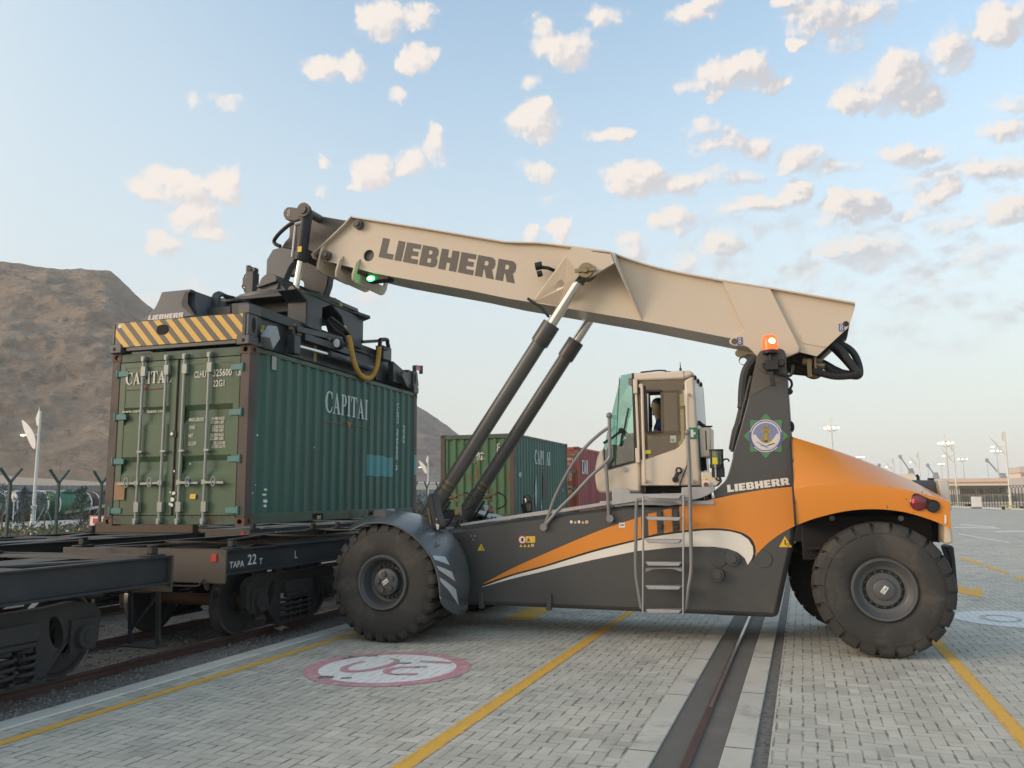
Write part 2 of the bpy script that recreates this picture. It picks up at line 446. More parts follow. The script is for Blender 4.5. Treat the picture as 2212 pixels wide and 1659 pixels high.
# ------------------------------------------------------------------ materials
def new_mat(name):
    mt = bpy.data.materials.new(name); mt.use_nodes = True; nt = mt.node_tree
    bs = nt.nodes['Principled BSDF']; return mt, N(nt), bs
def mat(name, col, rough=.5, metal=0.0, var=.10, scale=2.0, dirt=None, dirt_amt=.35, dirt_scale=1.6, bump=0.0, bscale=60, coat=0, rvar=.12, streak=False):
    mt, n, bs = new_mat(name)
    tc = n.new('ShaderNodeTexCoord'); v = tc.outputs['Object']
    if streak: vv = n.vmath('MULTIPLY', v, (1.0, 1.0, .16))
    else: vv = v
    nz = n.noise(v, scale, 6, .6); nf = n.noise(v, scale*14, 4, .6)
    a = n.math('ADD', n.math('MULTIPLY', n.math('SUBTRACT', nz, .5), 2.4*var), n.math('MULTIPLY', n.math('SUBTRACT', nf, .5), 1.1*var))
    cc = n.mix(1.0, n.rgb(col), n.math('ADD', a, 1.0), 'MULTIPLY')
    rg = n.math('ADD', n.math('MULTIPLY', n.math('SUBTRACT', nz, .5), 2*rvar), rough, clamp=True)
    if dirt:
        dz = n.noise(vv, dirt_scale, 8, .68, .4)
        dm = n.math('MULTIPLY', n.smooth(dz, .62-dirt_amt*.42, .80-dirt_amt*.30), min(1.0, .45+dirt_amt))
        cc = n.mix(dm, cc, n.rgb(dirt)); rg = n.math('ADD', rg, n.math('MULTIPLY', dm, .25), clamp=True)
    n.set(bs.inputs['Base Color'], cc); n.set(bs.inputs['Roughness'], rg); bs.inputs['Metallic'].default_value = metal
    if coat: bs.inputs['Coat Weight'].default_value = coat; bs.inputs['Coat Roughness'].default_value = .12
    if bump:
        bp = n.new('ShaderNodeBump'); bp.inputs['Strength'].default_value = bump; bp.inputs['Distance'].default_value = .01
        n.set(bp.inputs['Height'], n.noise(v, bscale, 5, .6)); n.set(bs.inputs['Normal'], bp.outputs[0])
    return mt
def emat(name, col, strength, base=(.02,.02,.02)):
    mt, n, bs = new_mat(name); bs.inputs['Base Color'].default_value = n.rgb(base)
    nz = n.noise(n.new('ShaderNodeTexCoord').outputs['Object'], 9, 2)
    n.set(bs.inputs['Emission Color'], n.mix(nz, n.rgb(col), n.rgb([min(1, c*1.15+.02) for c in col])))
    bs.inputs['Emission Strength'].default_value = strength; bs.inputs['Roughness'].default_value = .25; return mt
def glass(name, tint, refl=.12, op=.1):
    mt, n, bs = new_mat(name); nt = mt.node_tree
    tr = n.new('ShaderNodeBsdfTransparent'); gl = n.new('ShaderNodeBsdfGlossy'); gl.inputs['Roughness'].default_value = .03
    df = n.new('ShaderNodeBsdfDiffuse')
    nz = n.noise(n.new('ShaderNodeTexCoord').outputs['Object'], 6, 5)
    n.set(tr.inputs[0], n.mix(n.math('MULTIPLY', nz, .25), n.rgb(tint), n.rgb([t*.85 for t in tint])))
    n.set(df.inputs[0], n.rgb(tint))
    m1 = n.new('ShaderNodeMixShader'); m1.inputs[0].default_value = op; nt.links.new(tr.outputs[0], m1.inputs[1]); nt.links.new(df.outputs[0], m1.inputs[2])
    fr = n.new('ShaderNodeFresnel'); fr.inputs[0].default_value = 1.5
    f = n.math('ADD', n.math('MULTIPLY', fr.outputs[0], .9), refl*.3, clamp=True)
    m2 = n.new('ShaderNodeMixShader'); n.set(m2.inputs[0], f); nt.links.new(m1.outputs[0], m2.inputs[1]); nt.links.new(gl.outputs[0], m2.inputs[2])
    nt.links.new(m2.outputs[0], nt.nodes['Material Output'].inputs[0]); return mt

M = {}
M['grey'] = mat('dark grey machine paint', (.068,.068,.066), .38, var=.07, dirt=(.13,.115,.095), dirt_amt=.10, dirt_scale=.9, bump=.02, rvar=.08)
M['fender'] = mat('blue grey fender paint', (.085,.098,.102), .30, var=.06, dirt=(.15,.14,.12), dirt_amt=.12)
M['brown_grey'] = mat('dusty boom head paint', (.098,.083,.070), .5, var=.14, scale=1.4, dirt=(.04,.04,.042), dirt_amt=.18)
M['bluegrey'] = mat('blue grey sheet metal', (.075,.085,.095), .42, var=.08, dirt=(.14,.13,.11), dirt_amt=.1)
M['orange'] = mat('orange machine paint', (.74,.255,.028), .33, var=.03, scale=.8, dirt=(.55,.24,.06), dirt_amt=.06, coat=.25, rvar=.05)
M['cream'] = mat('cream boom paint', (.62,.52,.40), .40, var=.035, scale=.7, dirt=(.42,.35,.27), dirt_amt=.07, dirt_scale=.7, bump=.015, rvar=.06)
M['cab'] = mat('cream cab paint', (.66,.56,.44), .35, var=.03, dirt=(.45,.38,.3), dirt_amt=.06, coat=.2, rvar=.05)
M['cyl'] = mat('cylinder grey paint', (.095,.093,.086), .33, var=.08, dirt=(.15,.13,.10), dirt_amt=.15)
M['white'] = mat('off white paint', (.80,.75,.66), .45, var=.04)
M['void'] = mat('near black painted shade', (.007,.007,.007), .8, var=.2)  # near-black puts the shade of arch and holes into the colour
M['letter_brown'] = mat('brown grey lettering', (.115,.098,.082), .5, var=.06)
M['black'] = mat('black rubber and plastic', (.018,.018,.019), .55, var=.2, dirt=(.06,.055,.05), dirt_amt=.12)
M['black_line'] = mat('black paint line', (.018,.017,.016), .45, var=.1)
M['tyre'] = mat('dusty tyre rubber', (.036,.034,.031), .78, var=.22, scale=3, dirt=(.095,.085,.072), dirt_amt=.38, dirt_scale=2.2, bump=.12, bscale=90)
M['rim'] = mat('grey wheel rim paint', (.085,.087,.088), .42, var=.10, dirt=(.13,.12,.105), dirt_amt=.2)
M['chrome'] = mat('polished rod', (.66,.64,.60), .16, 1.0, var=.03, rvar=.03)
M['galv'] = mat('galvanised steel', (.40,.40,.40), .48, .55, var=.16, scale=9, dirt=(.30,.27,.23), dirt_amt=.2)
M['tube'] = mat('grey painted handrail', (.22,.215,.21), .42, .2, var=.08)
M['brass'] = mat('yellow zinc fittings', (.24,.19,.11), .45, .5, var=.25, scale=8)
M['spreader'] = mat('blue black spreader steel', (.034,.040,.044), .46, var=.22, scale=2.5, dirt=(.10,.09,.075), dirt_amt=.22)
M['spr_grey'] = mat('worn grey spreader steel', (.085,.085,.083), .48, var=.14, dirt=(.15,.125,.095), dirt_amt=.2)
M['yellow'] = mat('yellow hazard paint', (.72,.42,.065), .45, var=.08, dirt=(.3,.2,.08), dirt_amt=.1)
M['sign_yellow'] = mat('yellow sticker', (.80,.50,.04), .4, var=.04)
M['hose_yellow'] = mat('yellow hose guard', (.62,.35,.055), .5, var=.1, dirt=(.25,.16,.06), dirt_amt=.2)
M['dark_yellow'] = mat('faded yellow lettering', (.50,.38,.08), .6, var=.2)
M['red_refl'] = mat('red reflector', (.45,.05,.03), .3, var=.1)
M['red_lens'] = mat('dark red lamp lens', (.16,.014,.022), .15, var=.1, coat=.5)
M['red_glow'] = emat('lit red lamp strip', (1,.05,.06), .6, (.3,.01,.01))
M['beacon'] = emat('lit orange beacon', (1.0,.13,.015), .42, (.5,.06,.02))
M['beacon_core'] = emat('beacon bulb', (1.0,.50,.12), 6)
M['green_lamp'] = emat('lit green lamp', (.02,1.0,.12), 5.0)
M['green_core'] = emat('green lamp centre', (.6,1.0,.68), 3.2)
M['mirror'] = mat('mirror glass', (.85,.86,.88), .03, 1.0, var=.02, rvar=.01)
M['sign_white'] = mat('white sticker', (.75,.74,.70), .5, var=.04)
M['sign_red'] = mat('red sticker ink', (.55,.035,.03), .5, var=.05)
M['sign_blue'] = mat('blue sticker ink', (.045,.09,.28), .5, var=.05)
M['sign_green'] = mat('green sticker ink', (.03,.22,.10), .5, var=.05)
M['emblem_green'] = mat('emblem green', (.075,.25,.085), .5, var=.06)
M['emblem_purple'] = mat('emblem purple', (.11,.09,.27), .5, var=.05)
M['emblem_blue'] = mat('emblem blue', (.20,.245,.40), .5, var=.08)
M['emblem_white'] = mat('emblem white', (.68,.63,.60), .5, var=.04)
M['emblem_gold'] = mat('emblem gold', (.40,.27,.06), .5, var=.1)
M['glass_teal'] = glass('teal tinted windscreen', (.50,.80,.72), .25, .06)
M['glass_bronze'] = glass('bronze tinted door glass', (.62,.52,.34), .12, .09)
M['glass_clear'] = glass('clear side glass', (.88,.93,.82), .1, .03)
M['glass_green'] = glass('green oil reservoir', (.25,.36,.22), .2, .3)
M['interior'] = mat('dark cab interior', (.028,.028,.03), .7, var=.2)
M['interior_tan'] = mat('tan cab lining', (.115,.08,.05), .7, var=.1)
M['skin'] = mat('skin', (.36,.20,.135), .5, var=.08, scale=12)
M['hair'] = mat('black hair', (.012,.011,.010), .55, var=.2, scale=40)
M['shirt'] = mat('blue work shirt', (.035,.075,.26), .8, var=.15, scale=20)
M['trouser'] = mat('dark trousers', (.03,.035,.06), .8, var=.15)
# ------------------------------------------------------------------ crops of the photograph used for measuring
cA = CR(350,950,1300); cB = CR(0,1500,1300); cC = CR(1100,1800,1300); cD = CR(2100,1300,1000); cE = CR(2700,1500,1140)
cF = CR(900,720,1000); cG = CR(1900,850,1400); cI = CR(1550,1500,900); cJ = CR(0,1500,450,1357); cK = CR(2200,1350,600,1810)
cL = CR(900,1000,600); cM = CR(2350,1750,700,1936); cN = CR(380,1050,600); cO = CR(2650,1200,650,2157); cP = CR(3400,1600,440,2086)
cQ = CR(1000,760,500,2074); cR_ = CR(1250,1800,700,2111); cS = CR(300,1900,1100)
def pl(c, pts, Y): return [U(*c(x, y), Y) for x, y in pts]

# ================================================================== REACH STACKER
HY, HY2, CY = 12.05, 13.75, 12.90          # near side of hull, far side, centre plane
stk = thing('reach_stacker', 'orange, cream and dark grey reach stacker with raised boom holding a green container', 'reach stacker', (-2.3, CY, 0))

# ---- hull
b = MB()
hull = pl(lambda x, y: (x, y), [(925,1300),(1000,1306),(1380,1322),(1680,1335),(1718,1162)], HY) + pl(cM, [(1725,205)], HY) + pl(cM, [(1400,240),(1000,308),(700,365),(330,420)], HY) + pl(cI, [(1950,975),(1300,1055),(800,1115),(330,1190)], HY) + pl(cC, [(900,330)], HY)
b.prism(hull, (0, HY2-HY, 0)); chassis = b.build('chassis', M['grey'], stk, bevel=.07)
# slightly folded lower skirt, brackets
b = MB()
for x, y in ((1205,770),(1635,780)):
    p = U(*cC(x, y), HY); b.box((p.x-.04, HY-.06, p.z-.11), (p.x+.04, HY-.002, p.z+.12))
b.build('bracket', M['grey'], stk, bevel=.01)
b = MB()
for x, y, r_, d in ((1100,955,.10,.05),(955,1120,.085,.12)):
    p = U(*cM(x, y), HY); b.cyl(p, p + Vector((0,-d,0)), r_, 24); b.cyl(p + Vector((0,-d,0)), p + Vector((0,-d-.03,0)), r_*.62, 8)
for x, y in ((955,955),(1420,960)):
    p = U(*cM(x, y), HY); b.cyl(p, p + Vector((0,-.012,0)), .115, 28)
b.build('filler_cap', M['grey'], stk, bevel=.006)
# ---- painted stripes on the hull
YS = HY - .002
up1 = [cC(*p) for p in curve2([(1210,662),(1400,562),(1600,472),(1800,385),(2000,305),(2200,240)], 4)] + [cM(150,515)]
lo1 = [cC(*p) for p in curve2([(1215,664),(1400,600),(1600,545),(1900,450),(2200,375)], 4)] + [cM(158,752)]
b = MB()
b.prism([U(x, y, YS) for x, y in up1 + lo1[::-1]], (0,-.002,0))
b.prism(pl(cM, [(220,490),(308,472),(318,690),(228,718)], YS), (0,-.002,0))
b.prism(pl(cM, [(380,448),(466,432),(480,674),(388,690)], YS), (0,-.002,0))
main = [(545,412),(680,383),(900,335),(1100,292),(1400,240),(1728,205),(1757,608)] + curve2([(1757,608),(1620,680),(1500,765),(1400,855),(1330,930)], 4)[1:] + curve2([(1330,930),(1338,850),(1300,755),(1210,690),(1080,655),(950,640),(800,641),(640,655),(553,667)], 4)[1:]
b.prism(pl(cM, main, YS), (0,-.002,0))
b.build('orange_stripe', M['orange'], stk, smooth=0)
upw = [cC(*p) for p in curve2([(1205,681),(1400,611),(1600,557),(1900,464),(2200,387)], 4)] + [cM(*p) for p in [(220,737),(400,706),(600,680),(800,661),(950,660),(1080,672),(1180,700),(1260,752),(1308,830),(1314,900),(1298,955),(1256,1020)]]
low = [cC(*p) for p in curve2([(1205,683),(1400,629),(1600,582),(1900,512),(2200,452)], 4)] + [cM(*p) for p in [(220,866),(450,840),(680,828),(900,830),(1050,850),(1150,888),(1225,950),(1256,1020)]]
b = MB(); b.prism([U(x, y, YS) for x, y in upw + low[-2::-1]], (0,-.002,0)); b.build('white_stripe', M['white'], stk, smooth=0)
edge = [cC(1210,672), cC(1400,605), cC(1600,551), cC(1900,457), cC(2200,381)] + [cM(*p) for p in [(220,728),(400,698),(600,672),(800,651),(950,650),(1080,664),(1200,696),(1288,760),(1326,850),(1322,925),(1300,970)]]
ep = smooth_path([U(x, y, YS) for x, y in edge], 4); b = MB()
for i in range(len(ep)-1):
    d = (ep[i+1]-ep[i]).normalized(); s = Vector((-d.z, 0, d.x))*.0125; o_ = Vector((0,-.003,0))
    b.add([ep[i]-s+o_, ep[i+1]-s+o_, ep[i+1]+s+o_, ep[i]+s+o_], [(0,1,2,3)])
b.build('black_pinstripe', M['black_line'], stk, smooth=0)
b = MB(); bb = MB()
for x in (345, 510):
    for y in (495, 620):
        p = U(*cM(x, y), HY); bb.box((p.x-.035, HY-.05, p.z-.035), (p.x+.035, HY-.001, p.z+.035))
bb.build('step_pad', M['grey'], stk, bevel=.008)

# ---- boom post (two uprights with the pivot)
post = [(1715,208),(1700,0)]
outl = [cM(1726,205), cD(1917,745), cO(1040,1250), cO(1000,700), cO(985,420)] + [cO(*p) for p in curve2([(985,420),(960,375),(915,355),(860,352),(760,395),(690,415),(640,440)], 3)[1:]] + [cO(600,560), cO(520,960), cO(430,1300), cO(330,1640)] + [cD(*p) for p in curve2([(1430,930),(1400,1040),(1370,1110),(1330,1150),(1270,1205)], 3)] + [cM(915,330)]
P0 = [U(x, y, HY) for x, y in outl]
for k, y0 in enumerate((HY+.0, HY2-.42)):
    b = MB(); b.prism([Vector((p.x, y0 + (.003 if k == 0 else 0), p.z)) for p in P0], (0, .42, 0))
    b.build('boom_post', M['grey'], stk, bevel=.03)
b = MB(); c_ = U(*cO(790,510), HY)
b.cyl(c_ + Vector((0,-.04,0)), c_ + Vector((0,1.74,0)), .19, 32); b.build('boom_pivot_pin', M['brown_grey'], stk, bevel=.01)
# lighter cover sheet on top of the post
b = MB(); b.prism(pl(cO, [(640,440),(985,425),(1003,720),(760,830),(520,965),(600,560)], HY-.001), (0,-.004,0)); b.build('post_cover', M['brown_grey'], stk, smooth=0)
# ---- lettering on post and boom
b = MB(); q = [U(*cM(*p), HY-.003) for p in ((1047,266),(1692,186),(1676,112),(1041,190))]; heavy_word(b, 'LIEBHERR', q); b.build('maker_lettering', M['white'], stk, smooth=0)

# ---- emblem
ec = cD(1708, 740); er = 143*1000/2212*K
def epoly(pts, dy): return [U(ec[0] + x*er, ec[1] - y*er, HY - .004 - dy) for x, y in pts]
def circ(r_, n=40, a0=0): return [(r_*math.cos(a0+2*math.pi*i/n), r_*math.sin(a0+2*math.pi*i/n)) for i in range(n)]
b = MB(); star = []
for i in range(16):
    rr = 1.30 if i % 2 == 0 else .985; star.append((rr*math.cos(math.pi*i/8), rr*math.sin(math.pi*i/8)))
b.prism(epoly(star, 0), (0,-.001,0)); emb = b.build('emblem', M['emblem_green'], stk, smooth=0)
b = MB(); b.prism(epoly(circ(1.0), .002), (0,-.001,0)); b.build('emblem_ring', M['emblem_purple'], emb, smooth=0)
b = MB(); b.prism(epoly(circ(.84), .004), (0,-.001,0))
for i in range(46):     # worn ring lettering, unreadable in the photo
    a = math.pi*(.08 + .84*i/45); ww = .018 + .012*((i*7) % 3)
    for sg, n_ in ((1, 1), (-1, 1)):
        aa = a if sg > 0 else -a
        if sg < 0 and not (.75 < a < 2.4): continue
        p1 = Vector((math.cos(aa), math.sin(aa))); t = Vector((-p1.y, p1.x))
        b.add(epoly([p1*.89 - t*ww, p1*.89 + t*ww, p1*.95 + t*ww*.9, p1*.95 - t*ww*.9], .0045), [(0,1,2,3)])
b.build('emblem_border', M['emblem_white'], emb, smooth=0)
b = MB(); b.prism(epoly(circ(.76), .006), (0,-.001,0)); b.build('emblem_field', M['emblem_blue'], emb, smooth=0)
b = MB(); wave = [(.76*math.cos(a), .76*math.sin(a)) for a in np.linspace(math.pi*1.02, math.pi*1.98, 24)] + curve2([(.74,.14),(.62,.10),(.42,-.18),(.2,-.38),(0,-.44),(-.2,-.38),(-.42,-.18),(-.62,.08),(-.74,.06)], 3)
b.prism(epoly(wave, .008), (0,-.001,0)); b.build('emblem_wave', M['emblem_white'], emb, smooth=0)
b = MB()
for a_, c2_ in (((-.55,-.34),(0,-.60)),((0,-.60),(.5,-.42)),((-.35,-.52),(.15,-.70)),((.5,-.42),(.1,-.56))):
    b.bar(epoly([a_], .0095)[0], epoly([c2_], .0095)[0], .012, .002, (0,1,0))
b.build('emblem_wave_line', M['emblem_blue'], emb, smooth=0)
b = MB()
for p_, q_, w in (((0,.34),(0,-.34),.05),((-.3,.24),(.3,.24),.035),((-.34,-.12),(-.24,-.28),.03),((-.24,-.28),(0,-.36),.035),((0,-.36),(.24,-.28),.035),((.24,-.28),(.36,-.10),.03),((-.1,.4),(.1,.4),.03),((-.1,.4),(-.1,.55),.02),((.1,.4),(.1,.55),.02),((-.1,.55),(.1,.55),.02)):
    b.bar(epoly([p_], .0105)[0], epoly([q_], .0105)[0], w, .002, (0,1,0))
b.build('emblem_anchor', M['emblem_gold'], emb, smooth=0)

# ---- wheels
def wheel(parent, cx, y0, cz, sgn, Rt=.835, w=.52, nl=26, fill=.62, dish=.22, rear=False, steer=0.0, label=None):
    wob = bpy.data.objects.new('wheel', None); COL.objects.link(wob); wob.parent = parent
    def P(r_, a, y): 
        q = Vector((r_*math.cos(a), sgn*y, r_*math.sin(a)))
        if steer:
            yy = q.y - sgn*w/2; q = Vector((q.x*math.cos(steer) - yy*math.sin(steer), q.x*math.sin(steer) + yy*math.cos(steer) + sgn*w/2, q.z))
        return Vector((cx, y0, cz)) + q
    def lathe(b, prof, n=56, mi=0, closed=False):
        vs = [P(r_, 2*math.pi*k/n, y) for r_, y in prof for k in range(n)]; c = len(prof)
        fs = [(i*n+k, i*n+(k+1) % n, ((i+1) % c)*n+(k+1) % n, ((i+1) % c)*n+k) for i in range(c if closed else c-1) for k in range(n)]
        b.add(vs, fs, mi)
    b = MB()
    lathe(b, [(.375,.05),(.41,.02),(.47,.0),(.56,-.015),(.66,-.01),(.735,.012),(.785,.05),(.79,.08),(.79,w-.08),(.785,w-.05),(.735,w-.012),(.66,w+.01),(.56,w+.015),(.41,w-.02),(.375,w-.05)], 64)
    prof = [(.715,-.004),(.775,.008),(.815,.022),(.835,.055),(.837,w*.54),(.78,w*.54),(.78,.08),(.72,.03)] if not rear else [(.70,-.010),(.765,.006),(.81,.024),(.83,.06),(.835,w*.54),(.78,w*.54),(.78,.08),(.70,.03)]
    for side in (0, 1):
        for i in range(nl):
            a0 = 2*math.pi*(i + .5*side)/nl; da = 2*math.pi/nl*fill
            secs = []
            for j in range(4):
                a = a0 + da*j/3
                secs.append([P(r_*Rt/.835, a + .10*(y/w)*(1 if side == 0 else -1), (y if side == 0 else w-y)) for r_, y in prof])
            c = len(prof); vs = [p for s in secs for p in s]; fs = []
            for j in range(3):
                for k in range(c): fs.append((j*c+k, j*c+(k+1) % c, (j+1)*c+(k+1) % c, (j+1)*c+k))
            fs += [tuple(range(c)), tuple(3*c+k for k in reversed(range(c)))]
            b.add(vs, fs)
    b.build('tyre', M['tyre'], wob, smooth=40)
    b = MB()
    if not rear:
        lathe(b, [(.39,.06),(.388,.0),(.375,-.012),(.352,-.008),(.345,.02),(.330,.03),(.318,.06),(.31,dish),(.285,dish+.02),(.20,dish+.02),(.0,dish+.03)])
    else:
        lathe(b, [(.39,.06),(.388,.0),(.375,-.014),(.355,-.010),(.345,.015),(.325,.03),(.30,.07),(.275,.085),(.245,.09),(.235,.14),(.20,.15),(.0,.15)])
    b.build('rim', M['rim'], wob, smooth=50)
    b = MB()
    if not rear:
        lathe(b, [(.195,dish+.02),(.19,dish-.10),(.17,dish-.115),(.06,dish-.12),(.0,dish-.12)], 32)
        for i in range(5):
            a = 2*math.pi*i/5 + .5; o_ = P(.115, a, dish-.115); d_ = P(.115, a, dish-.15) - o_; b.cyl(o_, o_ + d_, .038, 16)
        for i in range(20):
            a = 2*math.pi*i/20; o_ = P(.235, a, dish+.02); d_ = P(.235, a, dish-.035) - o_; b.cyl(o_, o_ + d_, .015, 6)
    else:
        lathe(b, [(.205,.15),(.205,.055),(.195,.045),(.13,.045),(.125,.015),(.115,.008),(.0,.008)], 36)
        for i in range(16):
            a = 2*math.pi*i/16; o_ = P(.222, a, .145); d_ = P(.222, a, .09) - o_; b.cyl(o_, o_ + d_, .014, 6)
    b.build('hub', M['rim'], wob, smooth=40)
    if label:
        b = MB(); yl = (dish-.124) if not rear else .002; ca, sa = math.cos(label[0]), math.sin(label[0])
        def L(u, v): 
            p = P(0, 0, yl); return p + Vector((u*ca - v*sa, 0, u*sa + v*ca)) + (P(0,0,yl-.001)-P(0,0,yl))
        b.add([L(-.05,-.028), L(.05,-.028), L(.05,.028), L(-.05,.028)], [(0,1,2,3)])
        lb = b.build('pressure_label', M['sign_white'], wob, smooth=0)
        if label[1]:
            b = MB(); off = P(0,0,yl-.002)-P(0,0,yl); text(b, label[1], [L(-.044,-.017)+off, L(.044,-.017)+off, L(.044,.017)+off, L(-.044,.017)+off], .01); b.build('label_print', M['black_line'], wob, smooth=0)
    return wob
FX, RXc = -5.71, .86
wheel(stk, FX, 10.66, .835, 1, label=(.6, '10 bar')); wheel(stk, FX, 11.33, .835, 1, dish=.30)
wheel(stk, FX, 15.14, .835, -1); wheel(stk, FX, 14.47, .835, -1, dish=.30)
wheel(stk, RXc+.02, 11.42, .838, 1, w=.56, nl=22, fill=.80, rear=True, steer=R(3), label=(.95, '10 bar'))
wheel(stk, RXc-.30, 14.15, .838, -1, w=.56, nl=22, fill=.80, rear=True, steer=R(-4))
b = MB(); b.cyl((FX, 11.0, .835), (FX, 14.8, .835), .26, 20); b.box((FX-.35, 11.9, .55), (FX+.45, 13.9, 1.15)); b.build('front_axle', M['black'], stk, bevel=.03)
b = MB(); b.cyl((RXc, 12.0, .84), (RXc-.28, 13.8, .84), .2, 16); b.box((RXc-.45, 12.1, .66), (RXc+.3, 13.7, 1.02)); b.build('steer_axle', M['black'], stk, bevel=.03)

# ---- front mudguards
nearE = [cR_(*p) for p in curve2([(188,575),(250,545),(340,505),(450,487),(560,488),(640,502),(720,528),(800,570),(885,625),(960,690),(1025,765),(1080,840),(1120,905),(1150,980),(1172,1060),(1190,1150),(1198,1230),(1205,1310)], 3)]
farE = [cR_(*p) for p in curve2([(200,570),(310,500),(430,432),(560,395),(700,376),(830,382),(950,405),(1060,438),(1150,480),(1235,535),(1300,590),(1370,665),(1430,750),(1478,850),(1510,950),(1530,1080),(1535,1200),(1526,1290),(1505,1360)], 3)]
nA = resample([U(x, y, 10.60) for x, y in nearE], 44); fA = resample([U(x, y, 11.85) for x, y in farE], 44)
def mudguard(flip):
    rows = []
    for t in (0, .02, .10, .3, .5, .7, .9, 1.0):
        row = []
        for i in range(44):
            p = nA[i].lerp(fA[i], t); c_ = Vector((FX, p.y, .85)); d = (p - c_).normalized()
            bul = .05*math.sin(math.pi*t) + .02*t
            p = p + d*bul
            if flip: p = Vector((p.x, 2*CY - p.y, p.z))
            row.append(p)
        rows.append(row)
    # rounded lower end
    b = MB(); b.grid(rows)
    end = [r_[-1] for r_ in rows]; tip = []
    for k, p in enumerate(end):
        t = (0,.02,.10,.3,.5,.7,.9,1.0)[k]; tip.append(p + Vector((.01, 0, -.22*math.sin(math.pi*t)**.34 if 0 < t < 1 else 0)))
    b.grid([end, tip])
    return b.build('mudguard', M['fender'], stk, smooth=60, solid=.02), b
mg, mgb = mudguard(False); mudguard(True)
from mathutils.bvhtree import BVHTree
bv = BVHTree.FromPolygons(mgb.v, mgb.f)
def cast(c, x, y, bvh=bv, lift=.016):
    d = ray(*c(x, y)).normalized(); h = bvh.ray_cast(C0, d)
    if h[0] is None: return None
    n_ = h[1] if h[1].dot(d) < 0 else -h[1]
    return h[0] + n_*lift
b = MB()
for A_, B_ in (([(1112,862),(1180,864),(1256,872)], [(1134,905),(1225,935),(1310,968)]), ([(1156,972),(1240,1000),(1330,1040)], [(1178,1018),(1270,1080),(1370,1150)]), ([(1188,1098),(1280,1160),(1375,1235)], [(1200,1148),(1310,1270),(1407,1420)])):
    a_ = resample([Vector((x, y, 0)) for x, y in A_], 9); c_ = resample([Vector((x, y, 0)) for x, y in B_], 9)
    rows = [[cast(cR_, *a_[i].lerp(c_[i], t).xy) for i in range(9)] for t in (0, .33, .66, 1)]
    if all(p is not None for r_ in rows for p in r_): b.grid(rows)
b.build('chevron', mat('pale grey chevron', (.52,.55,.56), .4, var=.05), mg, smooth=60)
b = MB()
rv = random.Random(3)
for i in range(9):
    p = cast(cR_, 1140 + rv.random()*60, 715 + rv.random()*50)
    if p: b.ball(p, .010 + .006*rv.random(), 6)
b.build('rivet_cluster', M['brass'], mg)
for Yh, sc in ((10.95, 1), (14.9, 1)):
    b = MB(); A_ = U(*cR_(432,420), 10.95); B_ = U(*cR_(605,350), 10.95)
    z0, z1 = A_.z-.02, B_.z+.02
    b.prism([(A_.x, Yh, z0), (A_.x+.02, Yh, z1), (A_.x+.22, Yh, z1+.01), (B_.x, Yh, z1-.06), (B_.x+.02, Yh, z0)], (0,.34,0)); b.build('headlamp_housing', M['fender'], stk, bevel=.03)
    b = MB(); b.prism([(A_.x-.004, Yh+.05, z0+.03), (A_.x+.016, Yh+.05, z1-.02), (A_.x+.016, Yh+.29, z1-.02), (A_.x-.004, Yh+.29, z0+.03)], (-.006,0,0)); b.build('headlamp_glass', M['mirror'], stk, smooth=0)

# ---- mirrors
b = MB(); Ym = 11.25
b.prism(pl(cR_, [(1065,165),(1090,150),(1118,160),(1160,390),(1195,480),(1198,545),(1180,565),(1125,560),(1115,500),(1095,400),(1075,320),(1058,230)], Ym), (0,.26,0))
mr = b.build('mirror', M['black'], stk, bevel=.02)
b = MB(); b.prism(pl(cR_, [(1150,425),(1168,428),(1196,520),(1192,560),(1172,565)], Ym-.003), (0,-.004,0)); b.build('mirror_glass', M['mirror'], mr, smooth=0)
b = MB(); b.tube(pl(cR_, [(1075,310),(1092,420),(1110,560),(1120,600)], Ym+.1), .016, 8); b.tube(pl(cR_, [(1010,685),(1040,650),(1100,590),(1180,578),(1225,588)], Ym+.1), .017, 8)
p_ = U(*cR_(1012,682), Ym+.1); b.ball(p_, .03, 8); b.build('mirror_bracket', M['brass'], mr)
Yf = 14.7; b = MB()
b.prism(pl(cI, curve2([(1012,890),(1040,874),(1070,876),(1092,930),(1094,1020),(1080,1040),(1030,1040),(1012,1010)], 3, True), Yf), (0,.08,0)); mr2 = b.build('mirror', M['black'], stk, bevel=.015)
b = MB(); b.prism(pl(cI, curve2([(1028,890),(1046,880),(1066,884),(1082,935),(1084,1015),(1072,1030),(1040,1028),(1032,960)], 3, True), Yf-.004), (0,-.004,0)); b.build('mirror_glass', M['mirror'], mr2, smooth=0)
b = MB(); b.tube(pl(cI, [(1000,960),(1010,1000),(1020,1060),(1026,1110)], Yf+.05), .02, 8); b.build('mirror_bracket', M['black'], mr2)

